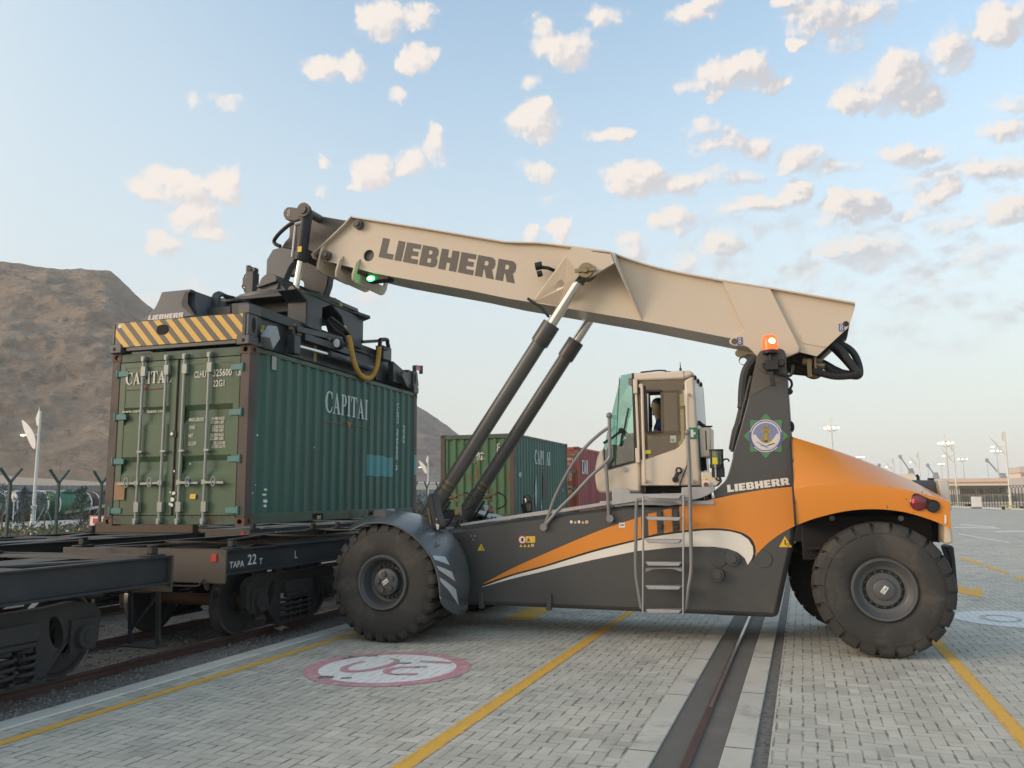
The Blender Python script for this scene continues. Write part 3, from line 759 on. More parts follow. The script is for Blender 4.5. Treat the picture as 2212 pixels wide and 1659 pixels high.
# ---- lift cylinders
def lift(dy):
    def q(x, y): return U(x, y, 12.15) + Vector((0, dy, 0))
    top = q(*cG(468,262)); base = q(905,1148)
    ax = (top - base); Lh = ax.length; ax.normalize()
    def at(x, y):   # point on the axis nearest to a picture point
        p = q(x, y); return base + ax*((p - base).dot(ax))
    g = at(*cG(255,600)); g0 = at(*cI(270,800)); g1 = at(*cG(420,330))
    cyl = bpy.data.objects.new('lift_cylinder', None); COL.objects.link(cyl); cyl.parent = stk
    b = MB(); b.tube([base - ax*.05, g0 - ax*.02], [.138,.138], 28); b.tube([g0 - ax*.02, g], [.118,.118], 28); b.build('barrel', M['cyl'], cyl)
    b = MB(); b.tube([g - ax*.30, g - ax*.30+ax*.02, g + ax*.06, g + ax*.07], [.138,.145,.145,.135], 28); b.tube([base - ax*.12, base + ax*.02], [.155,.155], 24)
    b.build('gland', M['grey'], cyl)
    b = MB(); b.cyl(g, top - ax*.08, .080, 28); b.build('rod', M['chrome'], cyl)
    b = MB(); b.tube([top - ax*.22, top - ax*.04], [.095,.088], 20); b.cyl(top - Vector((0,.13,0)), top + Vector((0,.13,0)), .15, 24); b.build('rod_eye', M['grey'], cyl, bevel=.01)
    b = MB()
    for k in (.02, .12):
        b.tube([g0 + ax*k, g0 + ax*(k+.035)], [.124,.124], 28)
    b.build('clamp_band', M['brass'], cyl)
    s = Vector((ax.z, 0, -ax.x)).normalized()          # to the right of the barrel in the picture
    fr = g0 + ax*.0 + s*.25 + Vector((0,-.02,0))
    b = MB(); b.box(fr + Vector((-.045,-.05,-.06)), fr + Vector((.045,.05,.06))); b.box(fr + Vector((-.03,-.045,-.27)), fr + Vector((.06,.05,-.13))); b.cyl(fr + Vector((0,-.06,.04)), fr + Vector((0,-.11,.04)), .035, 8); b.cyl(fr + Vector((-.2,0,.02)), fr, .03, 8)
    b.cyl(fr + Vector((.03,-.04,-.22)), fr + Vector((.03,-.10,-.22)), .045, 8); b.bar(fr + Vector((.05,0,.05)), fr + Vector((.18,0,.12)), .03, .03)
    b.build('valve_block', M['brass'], cyl, bevel=.008)
    b = MB()
    for k, (dx, dz) in enumerate(((-.10,-.05),(-.03,-.2),(.02,-.33),(.07,-.33))):
        a_ = fr + Vector((dx, -.05+.03*k, dz)); b.tube(smooth_path([a_, a_ - ax*.25 + s*.02*k, base + s*(.16+.09*k) + ax*(.25), base + s*(.1+.08*k) - ax*.1], 5), .020, 7)
    b.tube(smooth_path([fr + Vector((.12,-.03,.10)), fr + Vector((.26,-.02,.03)), fr + Vector((.27,0,-.12)), fr + Vector((.1,0,-.2))], 5), .012, 6)
    b.build('hose', M['black'], cyl)
    return base
base = lift(0); lift(1.50)
b = MB(); b.box((base.x-.42, 11.98, base.z-.4), (base.x+.30, 13.85, base.z+.03)); b.box((base.x-.25,11.93,base.z-.2),(base.x+.25,12.4,base.z+.15)); b.box((base.x-.25,13.5,base.z-.2),(base.x+.25,13.9,base.z+.15)); b.build('cylinder_mount', M['grey'], stk, bevel=.04)

# ---- boom: outer section
BY, BY2 = 12.40, 13.40
topE = [cF(*p) for p in [(940,212),(1000,222),(1500,300),(1960,378),(2212,420)]] + [cG(*p) for p in [(200,100),(390,122)]]
peakR = [cG(*p) for p in [(615,152)]]
topR = [cG(*p) for p in curve2([(615,152),(760,205),(950,258),(1270,320),(1560,366),(2063,455)], 3)[1:]]
tail = [cG(2063,455), cG(2045,540), cG(2020,600), cG(1838,768), cG(1735,742)]
bot = [cG(*p) for p in [(1500,690),(1330,662),(800,558),(380,487),(0,424)]] + [cF(*p) for p in [(1900,815),(1210,692),(1100,668),(905,620),(735,578),(640,560)]]
front = [cF(*p) for p in [(690,480),(720,445),(880,282)]]
side = [U(x, y, BY) for x, y in topE + peakR + topR + tail[1:] + bot + front]
b = MB(); hc = U(*cF(1068,527), BY); hole = [hc + Vector((.105*math.cos(a), 0, .105*math.sin(a))) for a in np.linspace(0, 2*math.pi, 25)[:-1]]
b.prism(side, (0,.03,0), [hole])
b.prism([Vector((p.x, BY2-.03, p.z)) for p in side], (0,.03,0), [[Vector((p.x, BY2-.03, p.z)) for p in hole]])
boom = b.build('boom', M['cream'], stk, smooth=0)
# top, bottom and tail plates between the two sides
def strip(pts, o0=-.02, o1=.02, th=.03, inset=0.0, y0=BY+.03, y1=BY2-.03):
    b = MB(); n_ = len(pts)
    for i in range(n_-1):
        d = (pts[i+1]-pts[i]).normalized(); s = Vector((-d.z, 0, d.x))*th
        b.add([Vector((p.x, y, p.z)) + e for y in (y0, y1) for p, e in ((pts[i], s*0), (pts[i+1], s*0), (pts[i+1], s), (pts[i], s))], [(0,1,2,3),(7,6,5,4),(0,4,5,1),(1,5,6,2),(2,6,7,3),(3,7,4,0)])
    return b
tp = [U(x, y, BY) for x, y in topE + peakR + topR]
strip([p - Vector((0,0,.035)) for p in tp], y0=BY+.03, y1=BY2-.03).build('boom_top_plate', M['cream'], stk, smooth=0)
bp = [U(x, y, BY) for x, y in bot[:-3]]
strip([p + Vector((0,0,.03)) for p in bp]).build('boom_bottom_plate', M['cream'], stk, smooth=0)
# outward lips along top edge, front edge and tail
b = MB()
for pts, w in ((tp, .085), ([U(x, y, BY) for x, y in [cF(640,560), cF(622,520), cF(700,452), cF(880,280), cF(940,212)]], .10)):
    for i in range(len(pts)-1):
        for y0, y1 in ((BY-w, BY-.001), (BY2+.001, BY2+w)):
            d = (pts[i+1]-pts[i]).normalized(); s = Vector((-d.z, 0, d.x))*.022
            if s.z < 0: s = -s
            b.add([Vector((p.x, y, p.z)) + e for y in (y0, y1) for p, e in ((pts[i], -s), (pts[i+1], -s), (pts[i+1], s*0), (pts[i], s*0))], [(0,1,2,3),(7,6,5,4),(0,4,5,1),(1,5,6,2),(2,6,7,3),(3,7,4,0)])
b.build('boom_flange', M['cream'], stk, smooth=0)
# transverse stiffening collars under the nose
bx = (U(*cF(2212,885), BY) - U(*cF(1210,692), BY)).normalized(); bn = Vector((-bx.z, 0, bx.x)); bn = bn if bn.z > 0 else -bn
for x, y in ((668,462),(812,560),(950,585)):
    t0 = U(*cF(x, y), BY-.10); b = MB()
    Lk = .42 if x < 700 else .34
    prof = [(0,.0,0),(.10,.0,.0)]
    ring = [(BY-.10, 0), (BY-.10, -Lk+.12), (BY-.06, -Lk+.03), (BY+.04, -Lk), (BY2-.02, -Lk), (BY2+.08, -Lk+.04), (BY2+.12, -Lk+.14), (BY2+.12, .0), (BY2+.01, .10), (BY2+.01, -.16 if x > 700 else -.12), (BY-.005, -.16 if x > 700 else -.12), (BY-.005, .10)]
    b.prism([Vector((t0.x, yy, t0.z)) + bn*h for yy, h in ring], bx*.045); b.build('nose_collar', M['cream'], stk, bevel=.012)
# pins and bosses
b = MB()
for x, y, r_ in ((995,277,.085),(733,533,.085)):
    p = U(*cF(x, y), BY); b.cyl(p, p + Vector((0,-.10,0)), r_, 20); b.cyl(p + Vector((0,-.10,0)), p + Vector((0,-.135,0)), r_*.6, 10)
b.build('slide_pad_bolt', M['brown_grey'], stk, bevel=.008)
b = MB(); b.cyl(hc + Vector((0,.06,0)), hc + Vector((0,.09,0)), .14, 24); b.build('inspection_hole_liner', M['brown_grey'], stk)
b = MB(); q = [U(*p, BY-.001) for p in (cF(1150,538), cG(27,330), cG(67,215), cF(1187,380))]; q = [U(*cF(1150,540), BY-.001), U(1111,612, BY-.001), U(1118,566, BY-.001), U(*cF(1188,380), BY-.001)]
heavy_word(b, 'LIEBHERR', q); b.build('maker_lettering', M['letter_brown'], stk, smooth=0)
# mid bracket for the cylinder pins, both sides
for k in (0, 1):
    def q3(x, y, Y): 
        p = U(*cG(x, y), Y); return p if k == 0 else Vector((p.x, BY + BY2 - p.y, p.z))
    sg = 1 if k == 0 else -1
    b = MB(); b.prism([q3(*p, 11.93) for p in [(352,178),(392,122),(615,153),(637,216),(520,285)] + [(510,292),(480,300),(450,298),(430,288)]], (0, sg*.05, 0))
    br = b.build('cylinder_bracket', M['cream'], stk, smooth=0, bevel=.006)
    b = MB()
    A0, A1 = q3(352,178,11.93), q3(392,122,11.93); B0, B1 = q3(168,440,BY), q3(140,425,BY)
    # left web with a slot: from cheek down to the boom side
    wtop = [A0, q3(430,288,11.98), q3(300,470,BY-.002), q3(160,442,BY-.002)]
    sl = [wtop[0].lerp(wtop[3], t).lerp(wtop[1].lerp(wtop[2], t), s_) for t, s_ in ((.36,.42),(.45,.36),(.58,.40),(.62,.55),(.50,.75),(.40,.70))]
    b.prism(wtop, (.0, .0, .025), [sl]); b.build('bracket_web', M['cream'], br, smooth=0)
    b = MB(); rw = [q3(622,160,11.93), q3(637,216,11.93), q3(700,380,12.12), q3(798,556,BY-.002), q3(760,500,BY-.002), q3(640,160,BY-.002)]
    b.prism([q3(618,153,11.95), q3(640,216,11.95), q3(798,557,BY-.002), q3(640,158,BY-.002)], (.022,0,0)); b.build('bracket_web', M['cream'], br, smooth=0)
    b = MB(); b.prism([q3(352,178,11.96), q3(392,122,11.96), q3(392,122,BY-.003), q3(330,205,BY-.003)], (-.02,0,.0)); b.build('bracket_web', M['cream'], br, smooth=0)
    b = MB(); b.prism([q3(392,124,11.93), q3(615,154,11.93), q3(615,154,BY-.001), q3(392,124,BY-.001)], (0,0,-.02)); b.prism([q3(637,216,11.98), q3(500,290,11.98), q3(500,290,BY-.003), q3(637,216,BY-.003)], (0,0,-.02)); b.build('bracket_web', M['cream'], br, smooth=0)
    p = q3(472,262,11.93); b = MB(); b.cyl(p, p + Vector((0,-sg*.05,0)), .12, 24); b.box(p + Vector((-.17,-.075,-.03)), p + Vector((.17,-.05,.03))) if k == 0 else None; b.cyl(p, p + Vector((0,-sg*.09,0)), .05, 12); b.build('bracket_pin', M['brass'], br, bevel=.008)
# pale plate round the rear pivot
for k in (0, 1):
    b = MB(); pp = [(1275,318),(1562,366),(1735,715),(1728,745),(1660,772),(1480,766)] + curve2([(1480,766),(1440,722),(1405,706),(1352,706)], 3)[1:] + curve2([(1352,706),(1325,695),(1320,672),(1340,655),(1412,610)], 3)[1:]
    pts = pl(cG, pp, BY-.07)
    if k: pts = [Vector((p.x, BY+BY2-p.y, p.z)) for p in pts]
    b.prism(pts, (0, .065 if k == 0 else -.065, 0)); b.build('pivot_plate', M['cream'], stk, smooth=0, bevel=.01)
b = MB(); p = U(*cG(1350,680), BY-.07); b.cyl(p + Vector((0,.002,0)), p + Vector((0,-.006,0)), .045, 16); b.build('lifting_hole', M['brown_grey'], stk)
b = MB(); pt = pl(cO, curve2([(620,440),(560,375),(500,350),(430,345)], 3) + [(300,340)] , BY+.3)
lugo = pl(cO, curve2([(620,440),(510,555),(450,556),(405,530),(400,490),(425,455),(470,440),(520,420)], 4), BY+.35); lc = U(*cO(452,508), BY+.35); lh = [lc + Vector((.055*math.cos(a), 0, .055*math.sin(a))) for a in np.linspace(0, 2*math.pi, 17)[:-1]]
b.prism(lugo + [U(*cO(640,440), BY+.35)], (0,.06,0), [lh]); b.build('lifting_lug', M['brown_grey'], stk, smooth=0)
# small boom lamp and tail marks
b = MB(); p = U(*cG(200,240), 12.2); b.tube([p, p + Vector((.12,.02,-.02)), p + Vector((.24,.2,-.06))], .03, 8); b.cyl(p + Vector((.03,0,.03)), p + Vector((-.08,-.02,.01)), .065, 14); b.cyl(p + Vector((.03,0,-.1)), p + Vector((-.05,-.02,-.12)), .05, 12); b.build('boom_camera', M['black'], stk, bevel=.006)
b = MB(); b.tube(pl(cG, [(125,425),(150,445),(200,475),(250,535)], BY-.04), .022, 8); b.build('boom_hose', M['black'], stk)
for c_, x, y, w, h, col in ((cO,413,262,.075,.11,'sign_blue'),(cO,1677,94,.07,.11,'sign_blue')):
    p = U(*c_(x, y), BY-.075 if x < 1000 else BY-.003); b = MB(); b.box((p.x-w/2, p.y-.003, p.z-h/2), (p.x+w/2, p.y, p.z+h/2)); st = b.build('rigging_sticker', M[col], stk, smooth=0)
    b = MB(); 
    for dz in (.022,-.022): b.tube([Vector((p.x + .017*math.cos(a), p.y-.005, p.z + dz + .017*math.sin(a))) for a in np.linspace(0, 2*math.pi, 13)[:-1]], .005, 5, closed=True)
    b.build('sticker_print', M['sign_white'], st)
b = MB(); p = U(*cO(1732,48), BY); b.cyl(p, p + Vector((0,-.004,0)), .04, 14); b.build('drain_hole', M['black'], stk)
b = MB(); b.tube(pl(cO, curve2([(1150,190),(1165,240),(1200,280),(1280,300),(1400,322),(1480,335)], 3), BY-.002), .012, 6); b.build('weld_seam', M['cream'], stk)
# tail underside: dark plate, tube bundle and hose loops
b = MB(); b.prism([U(*cO(*p), BY+.35) for p in [(1775,80),(1750,215),(1560,330),(1400,480),(1370,440),(1480,330),(1700,130)]], (0,.3,0)); b.build('tail_guard', M['black'], stk, bevel=.02)
b = MB()
for i, pts in enumerate(([(1560,300),(1680,380),(1750,480),(1850,620),(1880,660),(1800,690),(1600,700),(1420,660),(1330,630)], [(1600,270),(1760,350),(1850,450),(1900,600),(1890,690),(1780,690),(1600,640),(1500,590),(1440,560)], [(1560,330),(1700,470),(1830,620),(1840,670),(1700,660),(1580,610),(1460,570)], [(1560,360),(1680,420),(1800,520),(1860,640),(1760,670),(1640,620),(1500,540),(1440,510)])):
    b.tube(smooth_path(pl(cO, pts, 12.55 + .16*i), 6), .052 if i < 3 else .03, 10)
b.build('hose_loop', M['black'], stk)
b = MB()
for i, (y, x0, x1, r_) in enumerate(((455,1000,1330,.04),(500,990,1290,.055),(560,1000,1330,.05),(610,1000,1300,.045),(650,1040,1260,.04))):
    A_, B_ = U(*cO(x0, y-5), 12.75+.08*i), U(*cO(x1, y+18), 12.75+.08*i); b.cyl(A_, B_, r_, 12)
b.prism(pl(cO, [(990,470),(1060,430),(1150,410),(1160,370),(1280,410),(1440,480),(1340,640),(1000,640)], 13.1), (0,.25,0)); b.build('pipe_bundle', M['black'], stk, bevel=.01)
b = MB()
for y, x0, x1, r_ in ((510,1190,1320,.06),(560,1330,1470,.05),(495,1350,1440,.03),(690,1270,1390,.035)):
    A_, B_ = U(*cO(x0, y), 12.62), U(*cO(x1, y+14), 12.62); b.cyl(A_, B_, r_, 10)
p = U(*cO(1350,500), 12.58); b.bar(p + Vector((0,0,.2)), p + Vector((0,0,-.22)), .03, .12, (0,1,0)); p = U(*cO(1280,610), 12.58); b.bar(p + Vector((0,0,.15)), p + Vector((0,0,-.12)), .07, .05, (0,1,0))
b.build('hose_fitting', M['brass'], stk, bevel=.006)
b = MB(); b.tube(smooth_path(pl(cO, [(1200,640),(1260,700),(1340,722),(1410,690),(1430,610),(1450,520)], 12.7), 5), .02, 7); b.build('hose_loop', M['black'], stk)
# cables up the post
b = MB()
b.tube(smooth_path(pl(cO, [(615,470),(540,560),(490,660),(465,800),(455,960),(452,1060),(430,1160),(395,1300),(360,1400),(320,1620)], 12.16), 5), [.075]*28 + [.055]*17 + [.05]*1, 10)
b.tube(smooth_path(pl(cO, [(610,500),(560,640),(520,780),(495,900),(470,1040),(440,1150)], 12.4), 5), .06, 9)
b.tube(smooth_path(pl(cO, [(560,700),(520,840),(490,980),(455,1100),(420,1260),(390,1330),(350,1480),(318,1640)], 12.1), 5), .03, 8)
b.tube(smooth_path(pl(cO, [(700,540),(720,590),(780,620),(860,660),(950,680),(1040,690),(1070,620),(1070,560)], HY-.05), 5), .022, 8)
b.tube(smooth_path(pl(cO, [(1010,720),(1050,760),(1060,810),(1040,850),(1020,890)], 12.2), 4), .018, 7); b.tube(smooth_path(pl(cO, [(1040,1270),(1065,1300),(1070,1350),(1050,1385)], 12.2), 4), .025, 7)
b.build('post_cable', M['black'], stk)
b = MB(); p = U(*cO(1030,890), 12.2); b.ball(p, .05, 8); b.build('cable_plug', M['black'], stk)
# beacon
p = U(*cO(790,395), HY-.12); b = MB(); b.cyl(p + Vector((0,0,-.03)), p + Vector((0,0,.02)), .105, 20); b.cyl(p + Vector((0,0,-.14)), p + Vector((0,0,-.03)), .03, 8); b.box(p + Vector((-.08,-.04,-.26)), p + Vector((.10,.08,-.12))); b.cyl(p + Vector((.14,-.02,-.16)), p + Vector((.14,.06,-.16)), .05, 12); b.bar(p + Vector((0,0,-.28)), p + Vector((.02,0,-.48)), .06, .05, (0,1,0)); b.build('beacon_base', M['black'], stk, bevel=.006)
b = MB(); b.lathe([(.105,.02),(.107,.06),(.104,.16),(.085,.21),(.05,.235),(.0,.245)], p, (0,0,1), 24); bc = b.build('beacon', M['beacon'], stk)
b = MB(); b.ball(p + Vector((.022,-.055,.135)), .06, 12); b.build('beacon_bulb', M['beacon_core'], bc)
b = MB(); p = U(*cO(725,527), HY-.006)
for dz, rr in ((.03,.022),(-.028,.026)): b.tube([Vector((p.x + rr*math.cos(a), p.y, p.z + dz + rr*math.sin(a))) for a in np.linspace(0, 2*math.pi, 17)[:-1]], .007, 5, closed=True)
b.build('rigging_mark', M['sign_white'], stk)
# green work lamp under the boom
p = U(*cF(1085,718), 12.42); b = MB(); b.box(p + Vector((-.10,.03,-.04)), p + Vector((.34,.24,.16))); b.box(p + Vector((-.2,.06,.1)), p + Vector((.5,.2,.2))); b.build('work_lamp_housing', M['black'], stk, bevel=.02)
b = MB(); b.ball(p, .075, 14, 1.0, .5, .62); gl = b.build('work_lamp', M['green_lamp'], stk)
b = MB(); b.ball(p + Vector((0,-.03,0)), .045, 10, 1.05, .4, .62); b.build('work_lamp_bulb', M['green_core'], gl)

# ---- boom nose: inner section and yoke
EY, EY2 = 12.52, 13.28
b = MB(); b.prism(pl(cF, [(575,182),(910,240),(1060,300),(1000,640),(620,545),(470,545),(345,455)] + curve2([(345,455),(372,410),(404,370),(408,300)], 3)[1:] + [(412,240)], EY), (0, EY2-EY, 0)); b.build('inner_boom', M['brown_grey'], stk, bevel=.02)
b = MB(); b.prism(pl(cF, curve2([(575,240),(420,238),(375,222),(357,180),(372,142),(415,124),(580,150)], 4), EY-.02), (0, EY2-EY+.04, 0)); b.build('nose_arm', M['brown_grey'], stk, bevel=.015)
for k, y0 in enumerate((12.22, 13.42)):
    b = MB(); leg = pl(cF, [(345,455),(270,475),(220,560),(213,700),(212,745),(240,800),(300,830),(340,800),(375,700),(410,622),(470,545),(480,480)], 12.22)
    if k: leg = [Vector((p.x, y0, p.z)) for p in leg]
    b.prism(leg, (0,.16,0)); b.build('yoke_leg', M['bluegrey'] if k == 0 else M['brown_grey'], stk, bevel=.02)
b = MB(); cr_ = pl(cF, [(345,455),(480,480),(470,545),(545,530),(560,470)], 12.3); b.prism([Vector((p.x, 12.24, p.z)) for p in cr_], (0,1.32,0)); b.build('yoke_bridge', M['brown_grey'], stk, bevel=.03)
b = MB(); b.prism(pl(cF, [(545,530),(735,590),(735,690),(725,770),(692,862),(650,838),(545,818),(520,740),(440,690),(380,690),(412,620),(470,545)], 13.15), (0,.2,0)); b.build('yoke_back', M['spreader'] if 'spreader' in M else M['black'], stk, bevel=.02)
# tilt cylinder in front of the nose
A_, B_, C_ = U(*cF(556,165), 12.12), U(*cF(502,572), 12.12), U(*cF(462,805), 12.12)
tc_ = bpy.data.objects.new('tilt_cylinder', None); COL.objects.link(tc_); tc_.parent = stk
b = MB(); b.tube([A_, B_], [.105,.105], 18); b.tube([B_.lerp(C_, -.14), B_], [.125,.125], 18); b.build('barrel', M['black'], tc_, bevel=.006)
b = MB(); b.cyl(B_, C_, .055, 18); b.build('rod', M['chrome'], tc_)
b = MB(); b.cyl(A_ + Vector((0,-.16,0)), A_ + Vector((0,.4,0)), .075, 16); b.cyl(A_ + Vector((0,-.13,0)), A_ + Vector((0,-.10,0)), .13, 20); b.build('top_pin', M['brown_grey'], tc_)
b = MB(); off = Vector((-.16,-.05,0)); b.tube([A_.lerp(B_, .25)+off, A_.lerp(B_, .92)+off*.9], .028, 8); b.cyl(A_.lerp(B_, .26)+off+Vector((0,-.02,0)), A_.lerp(B_, .26)+off+Vector((.16,-.02,.02)), .035, 8); b.build('feed_pipe', M['galv'], tc_)
b = MB(); p = A_.lerp(B_, .80) + Vector((.03,-.11,0)); b.box(p + Vector((-.04,-.005,-.05)), p + Vector((.04,.0,.05))); b.build('sticker', M['sign_yellow'], tc_, smooth=0)
b = MB()
for dz, yy in ((0,12.1),(.04,12.2)):
    b.tube(smooth_path([U(*cF(520,225), yy), U(*cF(420,265), yy), U(*cF(330,340), yy+.1), U(*cF(283,405), yy+.2), U(*cF(300,435), yy+.2), U(*cF(335,450), yy+.2)], 5), .035, 8)
b.tube(smooth_path([U(*cF(490,205), 12.1), U(*cF(520,140), 12.1), U(*cF(560,112), 12.1), U(*cF(588,140), 12.1), U(*cF(585,200), 12.1)], 5), .010, 6)
b.build('nose_hose', M['black'], stk)
b = MB(); p = U(*cF(404,176), EY-.024)
for dz, rr in ((.035,.022),(-.028,.026)): b.tube([Vector((p.x + rr*math.cos(a), p.y, p.z + dz + rr*math.sin(a))) for a in np.linspace(0, 2*math.pi, 17)[:-1]], .007, 5, closed=True)
b.build('rigging_mark', M['sign_white'], stk)
# ---- walkway edge, platform, ladder, handrails
b = MB(); YW = 12.0
b.prism(pl(cI, [(430,1140),(750,1090),(1240,1012),(1310,1010),(1830,930),(1830,962),(1310,1045),(750,1118),(430,1165)], YW), (0,.05,0)); b.build('walkway_edge', M['galv'], stk, bevel=.006)
b = MB()
b.prism(pl(cK, [(285,1455),(475,1450),(497,1512),(640,1515),(1072,1508),(1075,1440),(1447,1430),(1447,1480),(1380,1525),(1300,1560),(1170,1592),(1100,1600),(640,1590),(560,1600),(285,1642)], YW-.02), (0,.04,0)); b.build('platform_plate', M['galv'], stk, bevel=.006)
b = MB(); A_ = U(*cK(290,1530), YW); B_ = U(*cK(1440,1460), YW); b.box((A_.x-.2, YW+.03, B_.z-.22), (B_.x, HY2-.1, B_.z-.16)); b.build('platform_deck', M['galv'], stk, bevel=.006)
b = MB()
for i in range(5):
    x = A_.x + .42 + .3*i; b.box((x, YW+.06, B_.z-.16), (x+.06, 12.5, B_.z-.04))
b.box((A_.x+.4, 12.5, B_.z-.16), (B_.x-.2, 12.56, B_.z+.12)); b.build('cab_support', M['black'], stk, bevel=.008)
lad = bpy.data.objects.new('ladder', None); COL.objects.link(lad); lad.parent = stk
LY = 11.72
b = MB()
for x0, x1, y0, y1 in ((172,170,300,1522),(590,586,292,1532)):
    A_, B_ = U(*cM(x0, y0), LY), U(*cM(x1, y1), LY); b.bar(A_, B_, .055, .022, (1,0,0))
b.build('ladder_rail', M['galv'], lad, bevel=.004)
for y in (312, 540, 775, 1010, 1256, 1502):
    A_, B_ = U(*cM(188, y-3), LY), U(*cM(572, y+3), LY); b = MB(); h = .052
    b.prism([A_ + Vector((0,0,h/2)), B_ + Vector((0,0,h/2)), B_ + Vector((-.045,0,-h/2)), A_ + Vector((.045,0,-h/2))], (0,.16,0)); b.build('rung', M['galv'], lad, bevel=.008)
b = MB()
for y, d in ((350,34),(1050,30)):
    pts = [(195,y),(570,y-4),(570,y+40),(490,y+14),(380,y+8),(270,y+16),(195,y+44)]; b.prism(pl(cM, pts, LY+.12), (0,.015,0))
b.build('ladder_brace', M['galv'], lad)
b = MB(); hd = [(165,345),(125,345),(102,375),(96,700),(94,1080),(120,1280),(152,1470)]
b.tube(smooth_path(pl(cM, hd, LY+.02), 4), .024, 10)
rt_ = [cD(1058,712), cM(655,200), cM(660,500), cM(668,830), cM(668,1080), cM(640,1260), cM(610,1480)]
b.tube(smooth_path([U(x, y, LY+.02) for x, y in rt_], 4), .026, 10); b.ball(U(*cD(1058,712), LY+.02), .045, 12)
for c0, c1 in ((cM(152,1470), cM(180,1470)), (cM(610,1480), cM(580,1480)), (cM(600,325), cM(640,325))): b.bar(U(*c0, LY+.02), U(*c1, LY+.02), .03, .03)
b.build('ladder_handrail', M['tube'], lad)
b = MB()
b.tube(smooth_path(pl(cI, [(1806,143),(1808,250),(1812,480),(1808,530),(1760,590),(1640,700),(1480,870),(1330,1018),(1205,1168)], YW), 4), .026, 10)
b.tube(smooth_path(pl(cI, [(1800,255),(1720,310),(1600,420),(1480,570),(1370,760),(1290,930),(1240,1080),(1205,1168)], YW), 4), .026, 10)
b.tube(pl(cI, [(1775,590),(1795,920),(1800,1070),(1815,1090)], YW), .026, 10)
b.ball(U(*cI(1806,143), YW), .048, 12)
for x, y in ((1203,1172),(1815,1092)): p = U(*cI(x, y), YW); b.cyl(p + Vector((0,-.03,0)), p + Vector((0,.06,0)), .055, 14)
b.build('walkway_handrail', M['tube'], stk)

# ---- cab
cabo = bpy.data.objects.new('cab', None); COL.objects.link(cabo); cabo.parent = stk
KY, KY2 = 12.15, 13.50
def kp(pts, y=KY): return pl(cK, pts, y)
def span(b, pts, y0=KY, y1=KY2):
    P = kp(pts, KY); b.prism([Vector((p.x, y0, p.z)) for p in P], (0, y1-y0, 0))
b = MB()
span(b, [(512,148),(515,235),(1100,216),(1110,208),(1205,170),(1190,125),(1150,118)], KY, KY2)            # roof
b.build('roof', M['cab'], cabo, bevel=.035)
b = MB(); span(b, [(1100,226),(1206,180),(1290,1424),(1040,1424),(1130,1200),(1142,1000),(1120,800)], KY, KY+.09)
span(b, [(1100,226),(1206,180),(1290,1424),(1040,1424),(1130,1200),(1142,1000),(1120,800)], KY2-.09, KY2); b.build('rear_pillar', M['cab'], cabo, bevel=.03)
b = MB(); P = kp([(1190,190),(1206,180),(1290,1424),(1270,1424)]); b.prism([Vector((p.x, KY+.09, p.z)) for p in P], (0, KY2-KY-.18, 0)); b.build('rear_wall', M['bluegrey'] if False else mat('pale rear wall', (.30,.31,.32), .3, var=.05, coat=.3), cabo, bevel=.01)
b = MB(); fr_ = [(186,990),(140,1040),(108,1110),(88,1220),(88,1340),(104,1450),(130,1505),(608,1500),(604,1150),(565,1140),(210,1232)]
span(b, fr_, KY+.01, KY2-.01); b.build('front_body', M['cab'], cabo, bevel=.05)
b = MB(); span(b, [(610,1400),(1290,1400),(1290,1424),(610,1424)], KY+.02, KY2-.02); b.build('floor', M['cab'], cabo)
for y0 in (KY, KY2-.05):
    b = MB(); span(b, [(508,150),(534,148),(590,1130),(575,1145),(540,1150)], y0+.0, y0+.05); b.build('windscreen_pillar', M['black'], cabo)
b = MB(); span(b, [(190,990),(200,1235),(225,1245),(560,1150),(560,1130),(235,1215),(205,1195),(200,990)], KY-.003, KY+.012); b.build('glass_seal', M['black'], cabo, smooth=0)
b = MB(); P = kp([(385,172),(512,150),(560,1135),(212,1225),(192,990)], KY+.015); b.add(P, [(0,1,2,3,4)]); b.build('front_side_window', M['glass_teal'], cabo, smooth=0)
b = MB(); P = kp([(385,172),(512,150),(560,1135),(212,1225),(192,990)], KY+.015); P = [Vector((p.x, KY2-.015, p.z)) for p in P]; b.add(P, [(0,1,2,3,4)]); b.build('front_side_window', M['glass_clear'], cabo, smooth=0)
b = MB(); A_, B_ = U(*cK(385,172), KY), U(*cK(190,990), KY); b.add([Vector((A_.x, KY+.02, A_.z)), Vector((A_.x, KY2-.02, A_.z)), Vector((B_.x, KY2-.02, B_.z)), Vector((B_.x, KY+.02, B_.z))], [(0,1,2,3)]); b.build('windscreen', M['glass_teal'], cabo, smooth=0)
b = MB(); T_, B2 = U(*cK(385,172), KY), U(*cK(512,150), KY); b.add([Vector((T_.x, KY+.02, T_.z)), Vector((T_.x, KY2-.02, T_.z)), Vector((B2.x, KY2-.02, B2.z)), Vector((B2.x, KY+.02, B2.z))], [(0,1,2,3)]); b.build('roof_window', M['glass_teal'], cabo, smooth=0)
b = MB(); b.tube(kp([(370,200),(335,900),(318,1205)], KY-.004), .006, 6); b.build('glass_joint', M['black'], cabo)
